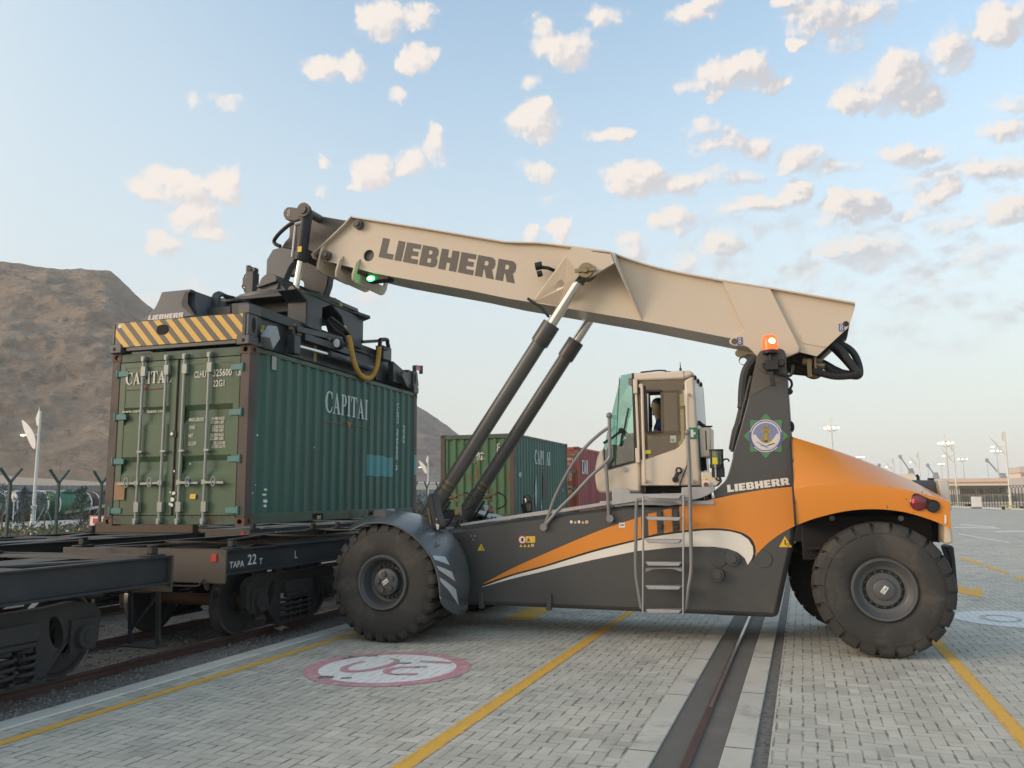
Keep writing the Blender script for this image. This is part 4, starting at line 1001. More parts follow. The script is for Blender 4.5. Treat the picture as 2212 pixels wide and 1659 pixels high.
# door
dr = [(538,242),(566,236),(600,1125)]
doorw = [(566,240),(1095,220),(1118,800),(1110,880),(1085,940),(1040,985),(960,1025),(660,1128),(606,1130)]
b = MB(); b.prism(kp([(606,1130),(660,1128)] + curve2([(660,1128),(960,1025),(1040,985),(1085,940),(1112,880),(1119,820)], 3)[1:] + [(1142,1000),(1130,1200),(1045,1418),(612,1424)], KY-.004), (0,.06,0)); b.build('door_panel', M['cab'], cabo, bevel=.01)
b = MB(); b.prism(kp([(538,242),(566,240),(606,1130),(575,1140)], KY-.006), (0,.05,0)); b.build('door_frame', M['cab'], cabo, bevel=.008)
hg = MB()
for y in (300, 1080): 
    p = U(*cK(556 if y < 500 else 582, y), KY-.01); hg.box(p + Vector((-.035,-.04,-.11)), p + Vector((.03,0,.11)))
hg.build('door_hinge', M['cab'], cabo, bevel=.01)
b = MB(); b.prism(kp([(566,240),(600,238),(640,1129),(606,1130)], KY+.008), (0,.02,0)); b.prism(kp([(655,815),(1065,803),(1066,845),(655,852)], KY+.008), (0,.02,0)); b.prism(kp([(833,348),(858,347),(866,815),(843,815)], KY+.004), (0,.02,0)); b.prism(kp([(833,345),(1040,335),(1040,358),(833,362)], KY+.004), (0,.02,0)); b.prism(kp([(1020,358),(1040,358),(1045,805),(1028,805)], KY+.004), (0,.02,0)); b.build('window_frame', M['interior_tan'], cabo, smooth=0)
b = MB(); gw = [(600,238),(1095,220),(1118,800),(1112,880),(1085,940),(1040,985),(960,1025),(660,1128),(640,1129)]
hole = kp([(660,355),(833,348),(846,812),(672,818)], KY+.02); b.prism(kp(gw, KY+.02), (0,.003,0), [hole]); b.build('door_window', M['glass_bronze'], cabo, smooth=0)
b = MB(); b.prism(kp([(655,352),(700,350),(712,372),(712,376)], KY-.002), (0,.02,0)); b.bar(U(*cK(668,360), KY), U(*cK(685,815), KY), .035, .03, (0,1,0)); b.bar(U(*cK(650,356), KY), U(*cK(835,348), KY), .03, .03, (0,1,0)); b.bar(U(*cK(672,818), KY), U(*cK(846,812), KY), .02, .03, (0,1,0)); b.build('slider_frame', M['black'], cabo)
b = MB(); b.bar(U(*cK(686,380), KY-.004), U(*cK(690,810), KY-.004), .03, .006, (0,1,0)); b.build('slider_edge', M['white'], cabo, smooth=0)
b = MB(); pd = [(600,330),(612,290),(630,295),(636,600),(650,1100),(658,1380)]
b.tube(smooth_path(kp([(600,300),(612,284),(624,300),(632,600),(645,1000),(655,1350),(658,1372)], KY-.09), 3), .022, 10); b.cyl(U(*cK(604,300), KY-.09), U(*cK(604,300), KY), .02, 8); b.cyl(U(*cK(658,1370), KY-.09), U(*cK(658,1370), KY), .03, 10)
b.tube(smooth_path(kp([(1150,390),(1136,400),(1138,700),(1160,1000),(1186,1365)], KY-.09), 3), .022, 10); b.cyl(U(*cK(1150,390), KY-.09), U(*cK(1150,390), KY), .02, 8); b.cyl(U(*cK(1186,1368), KY-.09), U(*cK(1186,1368), KY), .03, 10)
b.build('grab_rail', M['cab'], cabo)
b = MB(); b.bar(U(*cK(1040,1245), KY-.06), U(*cK(1002,1350), KY-.06), .055, .05, (0,1,0)); b.cyl(U(*cK(1042,1250), KY-.08), U(*cK(1042,1250), KY), .05, 14); b.cyl(U(*cK(1002,1352), KY-.085), U(*cK(1002,1352), KY-.03), .045, 12); b.build('door_handle', M['black'], cabo, bevel=.01)
b = MB(); p = U(*cK(1042,1250), KY-.084); b.cyl(p, p + Vector((0,-.005,0)), .024, 12); b.cyl(U(*cK(427,1236), KY+.01), U(*cK(427,1236), KY-.03), .035, 14); b.build('door_lock', M['galv'], cabo)
b = MB(); b.tube(kp([(610,1150),(615,1420)], KY-.003), .007, 5); b.tube(kp([(1142,1000),(1132,1190),(1048,1418)], KY-.004), .007, 5); b.tube(kp([(612,1421),(1288,1421)], KY-.004), .008, 5); b.tube(kp([(1096,120),(1102,224)], KY-.003), .004, 5); b.build('panel_gap', M['interior_tan'], cabo)
# stickers on cab
p = U(*cK(1192,830), KY-.004); b = MB(); b.box((p.x-.075, p.y-.002, p.z-.085), (p.x+.075, p.y, p.z+.085)); fa = b.build('first_aid_sticker', M['sign_green'], cabo, smooth=0)
b = MB(); b.box((p.x-.02, p.y-.005, p.z-.055), (p.x+.02, p.y-.003, p.z+.055)); b.box((p.x-.05, p.y-.005, p.z-.02), (p.x-.0205, p.y-.003, p.z+.02)); b.box((p.x+.0205, p.y-.005, p.z-.02), (p.x+.05, p.y-.003, p.z+.02)); b.build('white_cross', M['sign_white'], fa, smooth=0)
b = MB(); b.prism(kp([(945,855),(1012,853),(1014,932),(946,935)], KY+.012), (0,-.002,0)); nl_ = b.build('noise_label', mat('pale green sticker', (.42,.46,.38), .5), cabo, smooth=0)
b = MB(); text(b, '108', kp([(953,922),(993,921),(992,892),(952,893)], KY+.008), .01); b.build('label_print', M['letter_brown'], nl_, smooth=0)
b = MB(); b.prism(kp([(652,1020),(727,1018),(727,1060),(654,1062)], KY+.014), (0,-.002,0)); b.build('yellow_sticker', mat('lime sticker', (.55,.52,.03), .5), cabo, smooth=0)
# wipers, roof bits
b = MB(); b.tube(kp([(472,542),(430,760),(400,900),(376,975)], KY-.03), .016, 6); b.tube(kp([(190,940),(290,880),(360,825),(395,795)], KY-.03), .018, 6); b.tube(kp([(440,700),(415,800),(395,850),(380,965)], KY-.02), .010, 6); b.ball(U(*cK(388,798), KY-.03), .045, 8)
b.tube(smooth_path(kp([(610,140),(700,130),(820,118),(900,122)], KY+.3), 3), .012, 6); b.build('wiper', M['black'], cabo)
b = MB(); b.tube([U(*cK(1062,118), KY+.3), U(*cK(1056,20), KY+.3)], [.012,.004], 6); b.cyl(U(*cK(1062,120), KY+.3), U(*cK(1061,95), KY+.3), .02, 8); b.build('aerial', M['black'], cabo)
b = MB()
for x, y in ((1230,200),(1264,240),(1296,277)):
    p = UX(*cK(x, y), U(*cK(1206,180), KY).x + .012); b.ball(p, .04, 8, .5, 1, 1)
b.build('rear_marker', M['black'], cabo)
b = MB(); p0 = U(*cK(1206,180), KY); rwn = Vector((1,0,0))
b.build('rear_trim', M['cab'], cabo) if b.v else None
# interior: seat, console, wheel
def kz(x, y, Y): return U(*cK(x, y), Y)
b = MB(); s_ = kz(965, 700, 12.8); b.box((s_.x-.12, 12.52, s_.z-.30), (s_.x+.10, 13.08, s_.z+.52)); b.box((s_.x-.62, 12.50, s_.z-.46), (s_.x+.06, 13.10, s_.z-.28)); b.box((s_.x-.10, 12.62, s_.z+.54), (s_.x+.06, 12.98, s_.z+.78)); b.box((s_.x-.45, 12.6, s_.z-.95), (s_.x, 13.0, s_.z-.46)); b.build('seat', M['interior'], cabo, bevel=.05)
b = MB(); c1 = kz(460, 1010, 12.8); b.prism([kz(*p, 12.55) for p in [(415,1225),(410,1000),(440,905),(520,860),(530,990),(480,1040),(440,1190)]], (0,.5,0)); b.prism([kz(*p, 12.45) for p in [(210,1010),(300,950),(400,1000),(420,1225),(215,1225)]], (0,.8,0)); b.build('dashboard', M['interior'], cabo, bevel=.03)
b = MB(); w0 = kz(485, 880, 12.8); n_ = Vector((.75,0,.65)).normalized(); t1 = Vector((0,1,0)); t2 = n_.cross(t1)
b.tube([w0 + t1*(.2*math.cos(a)) + t2*(.2*math.sin(a)) for a in np.linspace(0, 2*math.pi, 25)[:-1]], .018, 8, closed=True); b.cyl(w0, w0 - n_*.35, .035, 10); b.bar(w0 - t1*.19, w0 + t1*.19, .03, .02, n_); b.build('steering_wheel', M['interior'], cabo)
b = MB(); m0 = kz(700, 640, 12.45); b.box((m0.x-.06, 12.40, m0.z-.16), (m0.x+.03, 12.62, m0.z+.16)); b.bar((m0.x, 12.6, m0.z-.16), (m0.x, 12.75, m0.z-.5), .03, .03); b.box(kz(735, 420, 13.2) + Vector((-.2,0,-.75)), kz(735, 420, 13.2) + Vector((-.1,.06,.28))); b.box(kz(600, 300, 12.7)+Vector((-.1,-.4,-.02)), kz(1080, 240, 12.7)+Vector((0,.4,.04))); b.build('monitor', M['interior'], cabo, bevel=.015)
b = MB(); b.box(kz(860, 300, 12.2) + Vector((-.46,0,-.12)), kz(1090, 250, 12.2) + Vector((-.02,.06,.06))); b.build('sun_visor', M['void'], cabo, bevel=.01)
b = MB(); P_ = kp([(690,345),(846,340),(850,830),(692,835)]); b.prism([Vector((p.x, KY2-.10, p.z)) for p in P_], (0,.03,0)); b.build('dark_backing_panel', M['interior'], cabo, bevel=.01)  # dark panel added to darken the bright gap behind the driver
b = MB(); P = [(600,238),(1095,220),(1105,520),(1040,985),(660,1128)]; pp = kp(P); pp = [Vector((p.x, KY2-.02, p.z)) for p in pp]; b.add(pp, [tuple(range(5))]); b.build('far_side_window', M['glass_clear'], cabo, smooth=0)
b = MB()
for y0, y1 in ((KY2-.03, KY2-.0),):
    span(b, [(600,1128),(1040,985),(1118,800),(1290,1424),(612,1424)], y0, y1)
    span(b, [(840,420),(1100,410),(1102,450),(842,462)], y0-.002, y1-.002); span(b, [(960,450),(985,450),(995,1000),(968,1010)], y0-.004, y1-.004)
b.build('far_side_panel', M['cab'], cabo, smooth=0)

# ---- things between cab and post
b = MB(); b.prism(kp([(1265,765),(1400,760),(1402,1100),(1285,1102)], KY+.15), (0,.5,0)); ubx = b.build('air_conditioner', M['cab'], stk, bevel=.02)
b = MB(); b.tube(kp([(1346,800),(1356,1020)], KY+.145), .008, 6); b.cyl(kz(1377,745,KY+.3), kz(1377,760,KY+.3), .06, 10); b.tube(smooth_path(kp([(1260,700),(1285,720),(1310,740),(1335,752)], KY+.3), 3), .03, 7); b.tube(kp([(1300,1100),(1305,1260)], KY+.3), .03, 8); b.tube(kp([(1330,1100),(1345,1250)], KY+.3), .025, 8); b.build('air_conditioner_pipe', M['black'], ubx)
b = MB(); pu = kz(1472, 1190, KY-.02); b.cyl(pu + Vector((0,0,.0)), pu + Vector((0,0,.21)), .092, 24); gp = b.build('grease_reservoir', M['glass_green'], stk)
b = MB(); b.cyl(pu + Vector((0,0,.20)), pu + Vector((0,0,.225)), .102, 24); b.cyl(pu + Vector((0,0,-.04)), pu + Vector((0,0,.01)), .10, 24); b.box(pu + Vector((-.07,-.06,-.17)), pu + Vector((.10,.08,-.03))); b.cyl(pu + Vector((.03,.0,.01)), pu + Vector((.03,.0,.20)), .018, 8)
for a in (.4, 1.6, 2.8, 4.0, 5.2): b.cyl(pu + Vector((.097*math.cos(a), .097*math.sin(a), 0)), pu + Vector((.097*math.cos(a), .097*math.sin(a), .21)), .006, 6)
b.build('reservoir_frame', M['black'], gp, bevel=.006)
b = MB(); b.box(pu + Vector((-.05,-.100,.01)), pu + Vector((.02,-.097,.105))); b.build('yellow_label', mat('bright yellow label', (.75,.62,.02), .5), gp, smooth=0)
b = MB(); b.cyl(pu + Vector((-.01,-.09,-.18)), pu + Vector((-.01,-.09,.03)), .013, 8); b.ball(pu + Vector((-.01,-.09,-.03)), .022, 8); b.build('grease_nipple', M['galv'], gp)
b = MB(); b.tube(smooth_path(kp([(1545,1135),(1570,1120),(1600,1125),(1612,1150)], KY-.02), 4), .012, 6); b.tube(smooth_path(kp([(1455,1330),(1480,1360),(1510,1355),(1500,1320)], KY-.1), 4), .012, 6); b.build('grease_line', M['black'], gp)
b = MB(); b.prism(kp([(1297,1272),(1450,1262),(1500,1310),(1512,1370),(1470,1420),(1420,1437),(1300,1430)], KY-.06), (0,.3,0)); es = b.build('stop_button_panel', M['cab'], stk, bevel=.01)
b = MB(); p = kz(1355, 1411, KY-.065); b.cyl(p, p + Vector((0,-.03,0)), .062, 20); b.build('stop_button_ring', M['sign_white'], es)
b = MB(); b.cyl(p + Vector((0,-.03,0)), p + Vector((0,-.065,0)), .035, 16); b.build('stop_button', M['red_lens'], es)
def warn(par, c_, x, y, s, Y, blackmark=True):
    p = U(*c_(x, y), Y); b = MB(); b.add([p + Vector((-s,-.003,-.8*s)), p + Vector((s,-.003,-.8*s)), p + Vector((0,-.003,.95*s))], [(0,1,2)]); o = b.build('warning_sticker', M['sign_yellow'], par, smooth=0)
    if blackmark:
        b = MB(); b.box(p + Vector((-.09*s,-.005,-.45*s)), p + Vector((.09*s,-.004,.35*s))); b.tube([p + Vector((.42*s+.22*s*math.cos(a),-.005,-.42*s+.22*s*math.sin(a))) for a in np.linspace(0, 6.28, 9)[:-1]], .05*s, 4, closed=True); b.build('sticker_print', M['black_line'], o, smooth=0)
warn(stk, cK, 1352, 1360, .05, KY-.064)
warn(stk, cM, 1644, 782, .085, HY-.003); warn(stk, cC, 1199, 430, .06, HY-.003)
for x, y in ((1453,419),(1478,419),(1503,419)): warn(stk, cC, x, y, .024, HY-.003, False)
for x, y in ((1799,269),(1848,269)): warn(stk, cC, x, y, .024, HY-.003, False)
def roundel(par, c_, x, y, r_, Y, rim, face, bar=True):
    p = U(*c_(x, y), Y); b = MB(); b.cyl(p, p + Vector((0,-.003,0)), r_, 20); o = b.build('round_sticker', M[rim], par, smooth=0)
    b = MB(); b.cyl(p + Vector((0,-.003,0)), p + Vector((0,-.005,0)), r_*.78, 18); b.build('sticker_face', M[face], o, smooth=0)
    if bar: b = MB(); b.box(p + Vector((-.25*r_,-.007,-.4*r_)), p + Vector((.3*r_,-.0055,.4*r_))); b.build('sticker_print', M['black_line'], o, smooth=0)
roundel(stk, cC, 1461, 381, .066, HY-.002, 'sign_red', 'sign_white'); roundel(stk, cC, 1527, 417, .028, HY-.002, 'sign_red', 'sign_white'); roundel(stk, cC, 1873, 268, .028, HY-.002, 'sign_red', 'sign_white')
for x in (1774, 1823): roundel(stk, cC, x, 267, .028, HY-.002, 'sign_blue', 'sign_white', False)
b = MB(); p = U(*cC(1513,379), HY-.003); b.box(p + Vector((-.075,-.003,-.048)), p + Vector((.075,0,.048))); wb = b.build('warning_sticker', M['sign_yellow'], stk, smooth=0)
b = MB(); q_ = p + Vector((-.03,-.005,0)); b.add([q_ + Vector((-.03,0,-.03)), q_ + Vector((.03,0,-.03)), q_ + Vector((0,0,.03))], [(0,1,2)]); b.build('sticker_print', M['letter_brown'], wb, smooth=0)
b = MB(); p = U(*cC(2097,288), HY-.006); b.box(p + Vector((-.045,-.003,-.035)), p + Vector((.045,0,.035))); ws = b.build('white_sticker', M['sign_white'], stk, smooth=0)
b = MB(); b.box(p + Vector((-.025,-.005,-.008)), p + Vector((.03,-.004,.010))); b.build('sticker_print', M['letter_brown'], ws, smooth=0)
b = MB()
for x, y in ((1135,357),(1158,357),(1148,381)): p = U(*cC(x, y), HY); b.ball(p, .016, 6)
b.build('hull_stud', M['galv'], stk)

# ---- orange rear hood
hood = bpy.data.objects.new('rear_hood', None); COL.objects.link(hood); hood.parent = stk
GY, GT = 11.42, 12.12
lowE = resample([U(*cE(x, y), GY) for x, y in curve2([(557,912),(650,875),(750,845),(900,811),(1050,795),(1200,797),(1350,817),(1500,860),(1600,898),(1680,937)], 3)], 40)
midE = resample([U(*cE(x, y), GY) for x, y in curve2([(538,652),(640,632),(760,618),(900,612),(1000,613),(1120,624),(1200,632),(1330,650),(1450,678),(1560,705),(1668,738)], 3)], 40)
topH = resample([U(*cE(x, y), GT) for x, y in curve2([(519,266),(700,322),(900,388),(1100,462),(1300,546),(1400,590),(1500,642),(1600,694),(1666,732)], 3)], 40)
def mirY(p): return Vector((p.x, 2*CY - p.y, p.z))
def rowmix(A_, B_, t, bul): 
    out = []
    for a_, c_ in zip(A_, B_):
        p = a_.lerp(c_, t); out.append(Vector((p.x, p.y - bul, p.z)))
    return out
def hood_rows():
    rows = [[Vector((p.x, p.y+.10, p.z+.01)) for p in lowE], [Vector((p.x, p.y+.01, p.z)) for p in lowE], lowE]
    rows += [rowmix(lowE, midE, t, .03*math.sin(math.pi*t*.5)) for t in (.1, .35, .65, .88)]
    rows += [rowmix(midE, topH, t, .03*(1-t)**2 + .10*math.sin(math.pi*t)*.5) for t in (.0, .08, .25, .5, .75, .92, 1.0)]
    return rows
rows = hood_rows(); full = rows + [[mirY(p) for p in r_] for r_ in rows[::-1]]
b = MB(); b.grid(full); hb = b.build('hood_panel', M['orange'], hood, smooth=28, solid=0)
bvh_h = BVHTree.FromPolygons(b.v, b.f)
# front closing wall and dark seam
b = MB(); b.prism([p for p in (lowE[0], rows[5][0], midE[0], rows[10][0], topH[0], mirY(topH[0]), mirY(rows[10][0]), mirY(midE[0]), mirY(lowE[0]))], (.015,0,0)); b.build('hood_front', M['black'], hood, smooth=0)
b = MB(); b.tube([lowE[0] + Vector((-.012,-.02,-.01)), rows[5][0] + Vector((-.012,-.012,0)), midE[0] + Vector((-.012,-.012,0)), rows[9][0] + Vector((-.012,-.01,0)), rows[11][0] + Vector((-.012,-.01,0)), topH[0] + Vector((-.012,0,0))], .014, 6); b.build('hood_seam', M['black'], hood)
def hcast(x, y, lift=.004):
    d = ray(*cE(x, y)).normalized(); h = bvh_h.ray_cast(C0, d)
    if h[0] is None: return U(*cE(x, y), GY-.03)
    n_ = h[1] if h[1].dot(d) < 0 else -h[1]
    return h[0] + n_*lift
tl = curve2([(1402,690),(1430,680),(1480,700),(1530,722),(1565,728),(1582,755),(1580,800),(1562,820),(1530,815),(1500,790),(1440,792),(1405,775),(1392,735)], 3, True)
b = MB(); b.prism([hcast(x, y, .006) for x, y in tl], (0,-.003,0)); tlo = b.build('tail_lamp', M['black'], stk, smooth=0)
b = MB(); p = hcast(1443, 747, .012); b.ball(p, .098, 20, 1, .16, 1.0); b.build('tail_lamp_lens', M['red_lens'], tlo)
b = MB(); b.tube([hcast(x, y, .016) for x, y in ((1408,722),(1404,738),(1404,756),(1409,772))], .012, 6); b.build('tail_lamp_strip', M['red_glow'], tlo)
b = MB(); p = hcast(1548, 772, .008); b.lathe([(.080,0),(.080,.02),(.070,.02),(.064,.006),(.0,.008)], p, (0,-1,0), 24); b.build('tail_lamp_reflector', M['black'], tlo)
b = MB()
for x, y, w, h in ((1640,865,.04,.16),): b.prism([hcast(x-7, y-30), hcast(x+5, y-32), hcast(x+9, y+10), hcast(x+2, y+38), hcast(x-8, y+30)], (0,-.002,0))
b.build('paint_chip', M['sign_white'], hood, smooth=0)
rv = random.Random(11); b = MB()
for x, y in ((1235,632),(1352,720),(1355,728),(1216,772),(1218,784),(1375,778),(1408,818),(1520,850),(1470,672),(1495,690),(1386,745)):
    s = 3 + rv.random()*5; b.add([hcast(x + s*math.cos(a)*(.4+rv.random()*.8), y + 1.6*s*math.sin(a)*(.4+rv.random()*.8), .003) for a in np.linspace(0, 6.28, 7)[:-1]], [tuple(range(6))])
b.build('scratch', mat('green scrape', (.20,.22,.09), .6), hood, smooth=0)
# wheel arch, chassis rear, counterweight, engine cover
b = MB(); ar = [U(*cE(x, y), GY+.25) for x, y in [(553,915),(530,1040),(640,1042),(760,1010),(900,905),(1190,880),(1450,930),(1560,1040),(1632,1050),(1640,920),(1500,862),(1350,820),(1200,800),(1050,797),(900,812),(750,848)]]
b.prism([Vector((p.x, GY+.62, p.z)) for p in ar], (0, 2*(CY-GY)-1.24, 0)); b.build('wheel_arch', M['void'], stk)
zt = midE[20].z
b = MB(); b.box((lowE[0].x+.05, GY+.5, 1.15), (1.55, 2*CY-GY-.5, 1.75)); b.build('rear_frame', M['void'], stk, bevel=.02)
b = MB()
for x in (815, 1315, 1652): p = U(*cE(x, 860 if x < 1600 else 900), GY+.24); b.cyl(p, p + Vector((0,-.03,0)), .035, 8)
b.build('arch_bolt', M['rim'], stk)
b = MB(); cw0 = U(*cE(1632,1048), GY+.12); cw1 = U(*cE(1700,1045), GY+.12); ct = U(*cE(1690,800), GY+.12)
b.prism([Vector((cw0.x, GY+.12, cw0.z)), Vector((cw1.x, GY+.12, cw1.z)), Vector((cw1.x-.01, GY+.12, cw1.z+.35)), Vector((ct.x-.02, GY+.12, ct.z+.1)), Vector((cw0.x+.04, GY+.12, ct.z+.1))], (0, 2*(CY-GY)-.24, 0)); b.build('counterweight', M['cream'], stk, bevel=.05)
b = MB(); ep_ = [U(*cE(x, y), 12.55) for x, y in [(1385,582),(1560,583),(1580,600),(1608,700),(1500,720),(1380,640)]]; b.prism(ep_, (0,1.3,0)); b.build('engine_cover', M['bluegrey'], stk, bevel=.06)
b = MB(); ep_ = [U(*cE(x, y), 12.3) for x, y in [(1585,578),(1662,578),(1690,800),(1640,830),(1608,700)]]; b.prism(ep_, (0,.9,0)); b.build('counterweight_top', mat('pale grey counterweight', (.55,.54,.50), .5, var=.04), stk, bevel=.02)
b = MB(); p = U(*cE(1540,578), 12.7); b.box(p + Vector((-.04,0,-.02)), p + Vector((.03,.1,.02))); p = U(*cE(1442,575), 12.9); b.tube([p + Vector((0,0,-.06)), p + Vector((0,0,.03)), p + Vector((-.02,0,.06))], .022, 8); b.build('exhaust_stub', M['black'], stk)
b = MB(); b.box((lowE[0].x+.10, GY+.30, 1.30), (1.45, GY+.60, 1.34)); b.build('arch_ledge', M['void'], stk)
b = MB(); b.prism([U(*cE(x, y), 12.35) for x, y in [(1645,1075),(1680,1058),(1702,1068),(1715,1180),(1728,1330),(1734,1400),(1725,1420),(1690,1418),(1690,1300),(1670,1150)]], (0,.5,0)); b.build('mud_flap', M['black'], stk, bevel=.03)
b = MB()
for y0, y1 in ((1060,1080),(1080,1120),(1095,1090),(1050,1065)): b.tube(smooth_path([U(*cE(505, y0), 12.3), U(*cE(540, y0+3), 12.3), U(*cE(575, (y0+y1)/2), 12.4), U(*cE(640, y1+20), 12.6)], 4), .018, 7)
b.build('steer_hose', M['black'], stk)
# ================================================================== DRIVER
def skin_body(name, joints, edges, mt, parent=None, sub=2):
    me = bpy.data.meshes.new(name); names = list(joints); idx = {k: i for i, k in enumerate(names)}
    off = Vector((0,0,0))
    if parent is not None:
        r_ = parent
        while r_.parent: r_ = r_.parent
        off = r_.location
    me.from_pydata([Vector(joints[k][0]) - off for k in names], [(idx[a], idx[c]) for a, c in edges], [])
    o = bpy.data.objects.new(name, me); COL.objects.link(o)
    md = o.modifiers.new('skin', 'SKIN'); md.use_smooth_shade = True
    for k in names:
        r_ = joints[k][1]; sv = me.skin_vertices[0].data[idx[k]]; sv.radius = r_ if isinstance(r_, tuple) else (r_, r_)
    me.skin_vertices[0].data[0].use_root = True
    sb = o.modifiers.new('sub', 'SUBSURF'); sb.levels = sub; sb.render_levels = sub
    me.materials.append(mt)
    if parent is not None: o.parent = parent
    return o
hd_ = kz(795, 520, 12.80)                      # middle of the head
drv_loc = Vector((hd_.x+.1, 12.8, hd_.z-.75))
hx, hz = hd_.x, hd_.z
J = {}
pel = Vector((hx+.12, 12.80, hz-.80))
def j(k, x, y, z, r_): J[k] = ((hx+x, 12.80+y, hz+z), r_)
j('pelvis', .13, 0, -.80, (.15,.12)); j('belly', .12, 0, -.62, (.15,.115)); j('chest', .10, 0, -.40, (.17,.12)); j('upper', .075, 0, -.27, (.14,.10)); j('neck', .035, 0, -.165, .062); j('skull', .0, 0, -.05, (.098,.104)); j('crown', .0, 0, .05, (.096,.102)); j('top', .01, 0, .09, (.06,.06))
for s, nm in ((-1,'near'),(1,'far')):
    j('sh'+nm, .08, .19*s, -.28, .062); j('el'+nm, -.05, .25*s, -.54, .045); j('wr'+nm, -.30, .20*s, -.46, .030); j('pm'+nm, -.37, .185*s, -.445, (.036,.022))
    j('hip'+nm, .11, .10*s, -.80, .09); j('kn'+nm, -.34, .13*s, -.76, .065); j('an'+nm, -.42, .14*s, -1.16, .045); j('toe'+nm, -.56, .15*s, -1.22, .035)
    for f in range(4):
        yy = .185*s + (f-1.5)*.019; ln = (.036,.042,.040,.032)[f]
        j('f%da%s' % (f, nm), -.415, yy - .185*s + .185*s, -.440, .0095); J['f%da%s' % (f, nm)] = ((hx-.412, 12.8+yy, hz-.440), .0098)
        J['f%db%s' % (f, nm)] = ((hx-.412-ln, 12.8+yy, hz-.452), .0088); J['f%dc%s' % (f, nm)] = ((hx-.412-ln-.014, 12.8+yy, hz-.480), .0078)
    J['ta'+nm] = ((hx-.365, 12.8+.185*s-.032*s, hz-.45), .011); J['tb'+nm] = ((hx-.40, 12.8+.185*s-.05*s, hz-.468), .0095)
E_ = [('pelvis','belly'),('belly','chest'),('chest','upper'),('upper','neck'),('neck','skull'),('skull','crown'),('crown','top')]
for nm in ('near','far'):
    E_ += [('upper','sh'+nm),('sh'+nm,'el'+nm),('el'+nm,'wr'+nm),('wr'+nm,'pm'+nm),('pelvis','hip'+nm),('hip'+nm,'kn'+nm),('kn'+nm,'an'+nm),('an'+nm,'toe'+nm),('pm'+nm,'ta'+nm),('ta'+nm,'tb'+nm)]
    for f in range(4): E_ += [('pm'+nm,'f%da%s' % (f,nm)),('f%da%s' % (f,nm),'f%db%s' % (f,nm)),('f%db%s' % (f,nm),'f%dc%s' % (f,nm))]
drv = skin_body('person', J, E_, M['skin'])
tag(drv, 'driver in a blue work shirt seated in the cab, facing left with one arm forward', 'person')
# face, hair, clothes as children (the body mesh itself is the root here, placed at world zero)
b = MB(); b.ball((hx-.088, 12.80, hz-.045), .016, 8, 1.0, .8, 1.5); b.ball((hx-.078, 12.80, hz-.093), .018, 8, .7, 1.5, .5)
for s in (-1, 1): b.ball((hx+.02, 12.80+.078*s, hz-.035), .022, 8, .9, .35, 1.4)
b.ball((hx-.058, 12.80, hz-.125), .03, 8, .8, 1.1, .8)
b.build('face', M['skin'], drv)
b = MB()
for s in (-1, 1): b.ball((hx-.068, 12.80+.033*s, hz-.015), .012, 8, .6, 1, .7); b.box((hx-.080, 12.80+.033*s-.02, hz+.004), (hx-.066, 12.80+.033*s+.02, hz+.012))
b.build('eyes', M['hair'], drv)
b = MB(); b.ball((hx+.022, 12.80, hz+.05), .100, 16, 1.02, .90, .80); b.ball((hx+.055, 12.80, hz-.01), .075, 12, .7, 1.0, 1.0); b.build('hair', M['hair'], drv)
SJ = {k: J[k] for k in ('pelvis','belly','chest','upper')}
SJ = {'belly': (J['belly'][0], (.17,.135)), 'pelvis': (J['pelvis'][0], (.17,.14)), 'chest': (J['chest'][0], (.185,.135)), 'upper': (J['upper'][0], (.15,.11)), 'collar': ((hx+.055, 12.8, hz-.20), .066)}
for s, nm in ((-1,'near'),(1,'far')):
    SJ['sh'+nm] = (J['sh'+nm][0], .075); SJ['sl'+nm] = ((hx+.005, 12.8+.225*s, hz-.42), .062)
skin_body('shirt', SJ, [('belly','pelvis'),('belly','chest'),('chest','upper'),('upper','collar'),('upper','shnear'),('upper','shfar'),('shnear','slnear'),('shfar','slfar')], M['shirt'], drv)
TJ = {'pelvis': (J['pelvis'][0], (.165,.13))}
for nm in ('near','far'): TJ.update({'hip'+nm: (J['hip'+nm][0], .102), 'kn'+nm: (J['kn'+nm][0], .078), 'an'+nm: (J['an'+nm][0], .06)})
skin_body('trousers', TJ, [e for nm in ('near','far') for e in (('pelvis','hip'+nm),('hip'+nm,'kn'+nm),('kn'+nm,'an'+nm))], M['trouser'], drv)
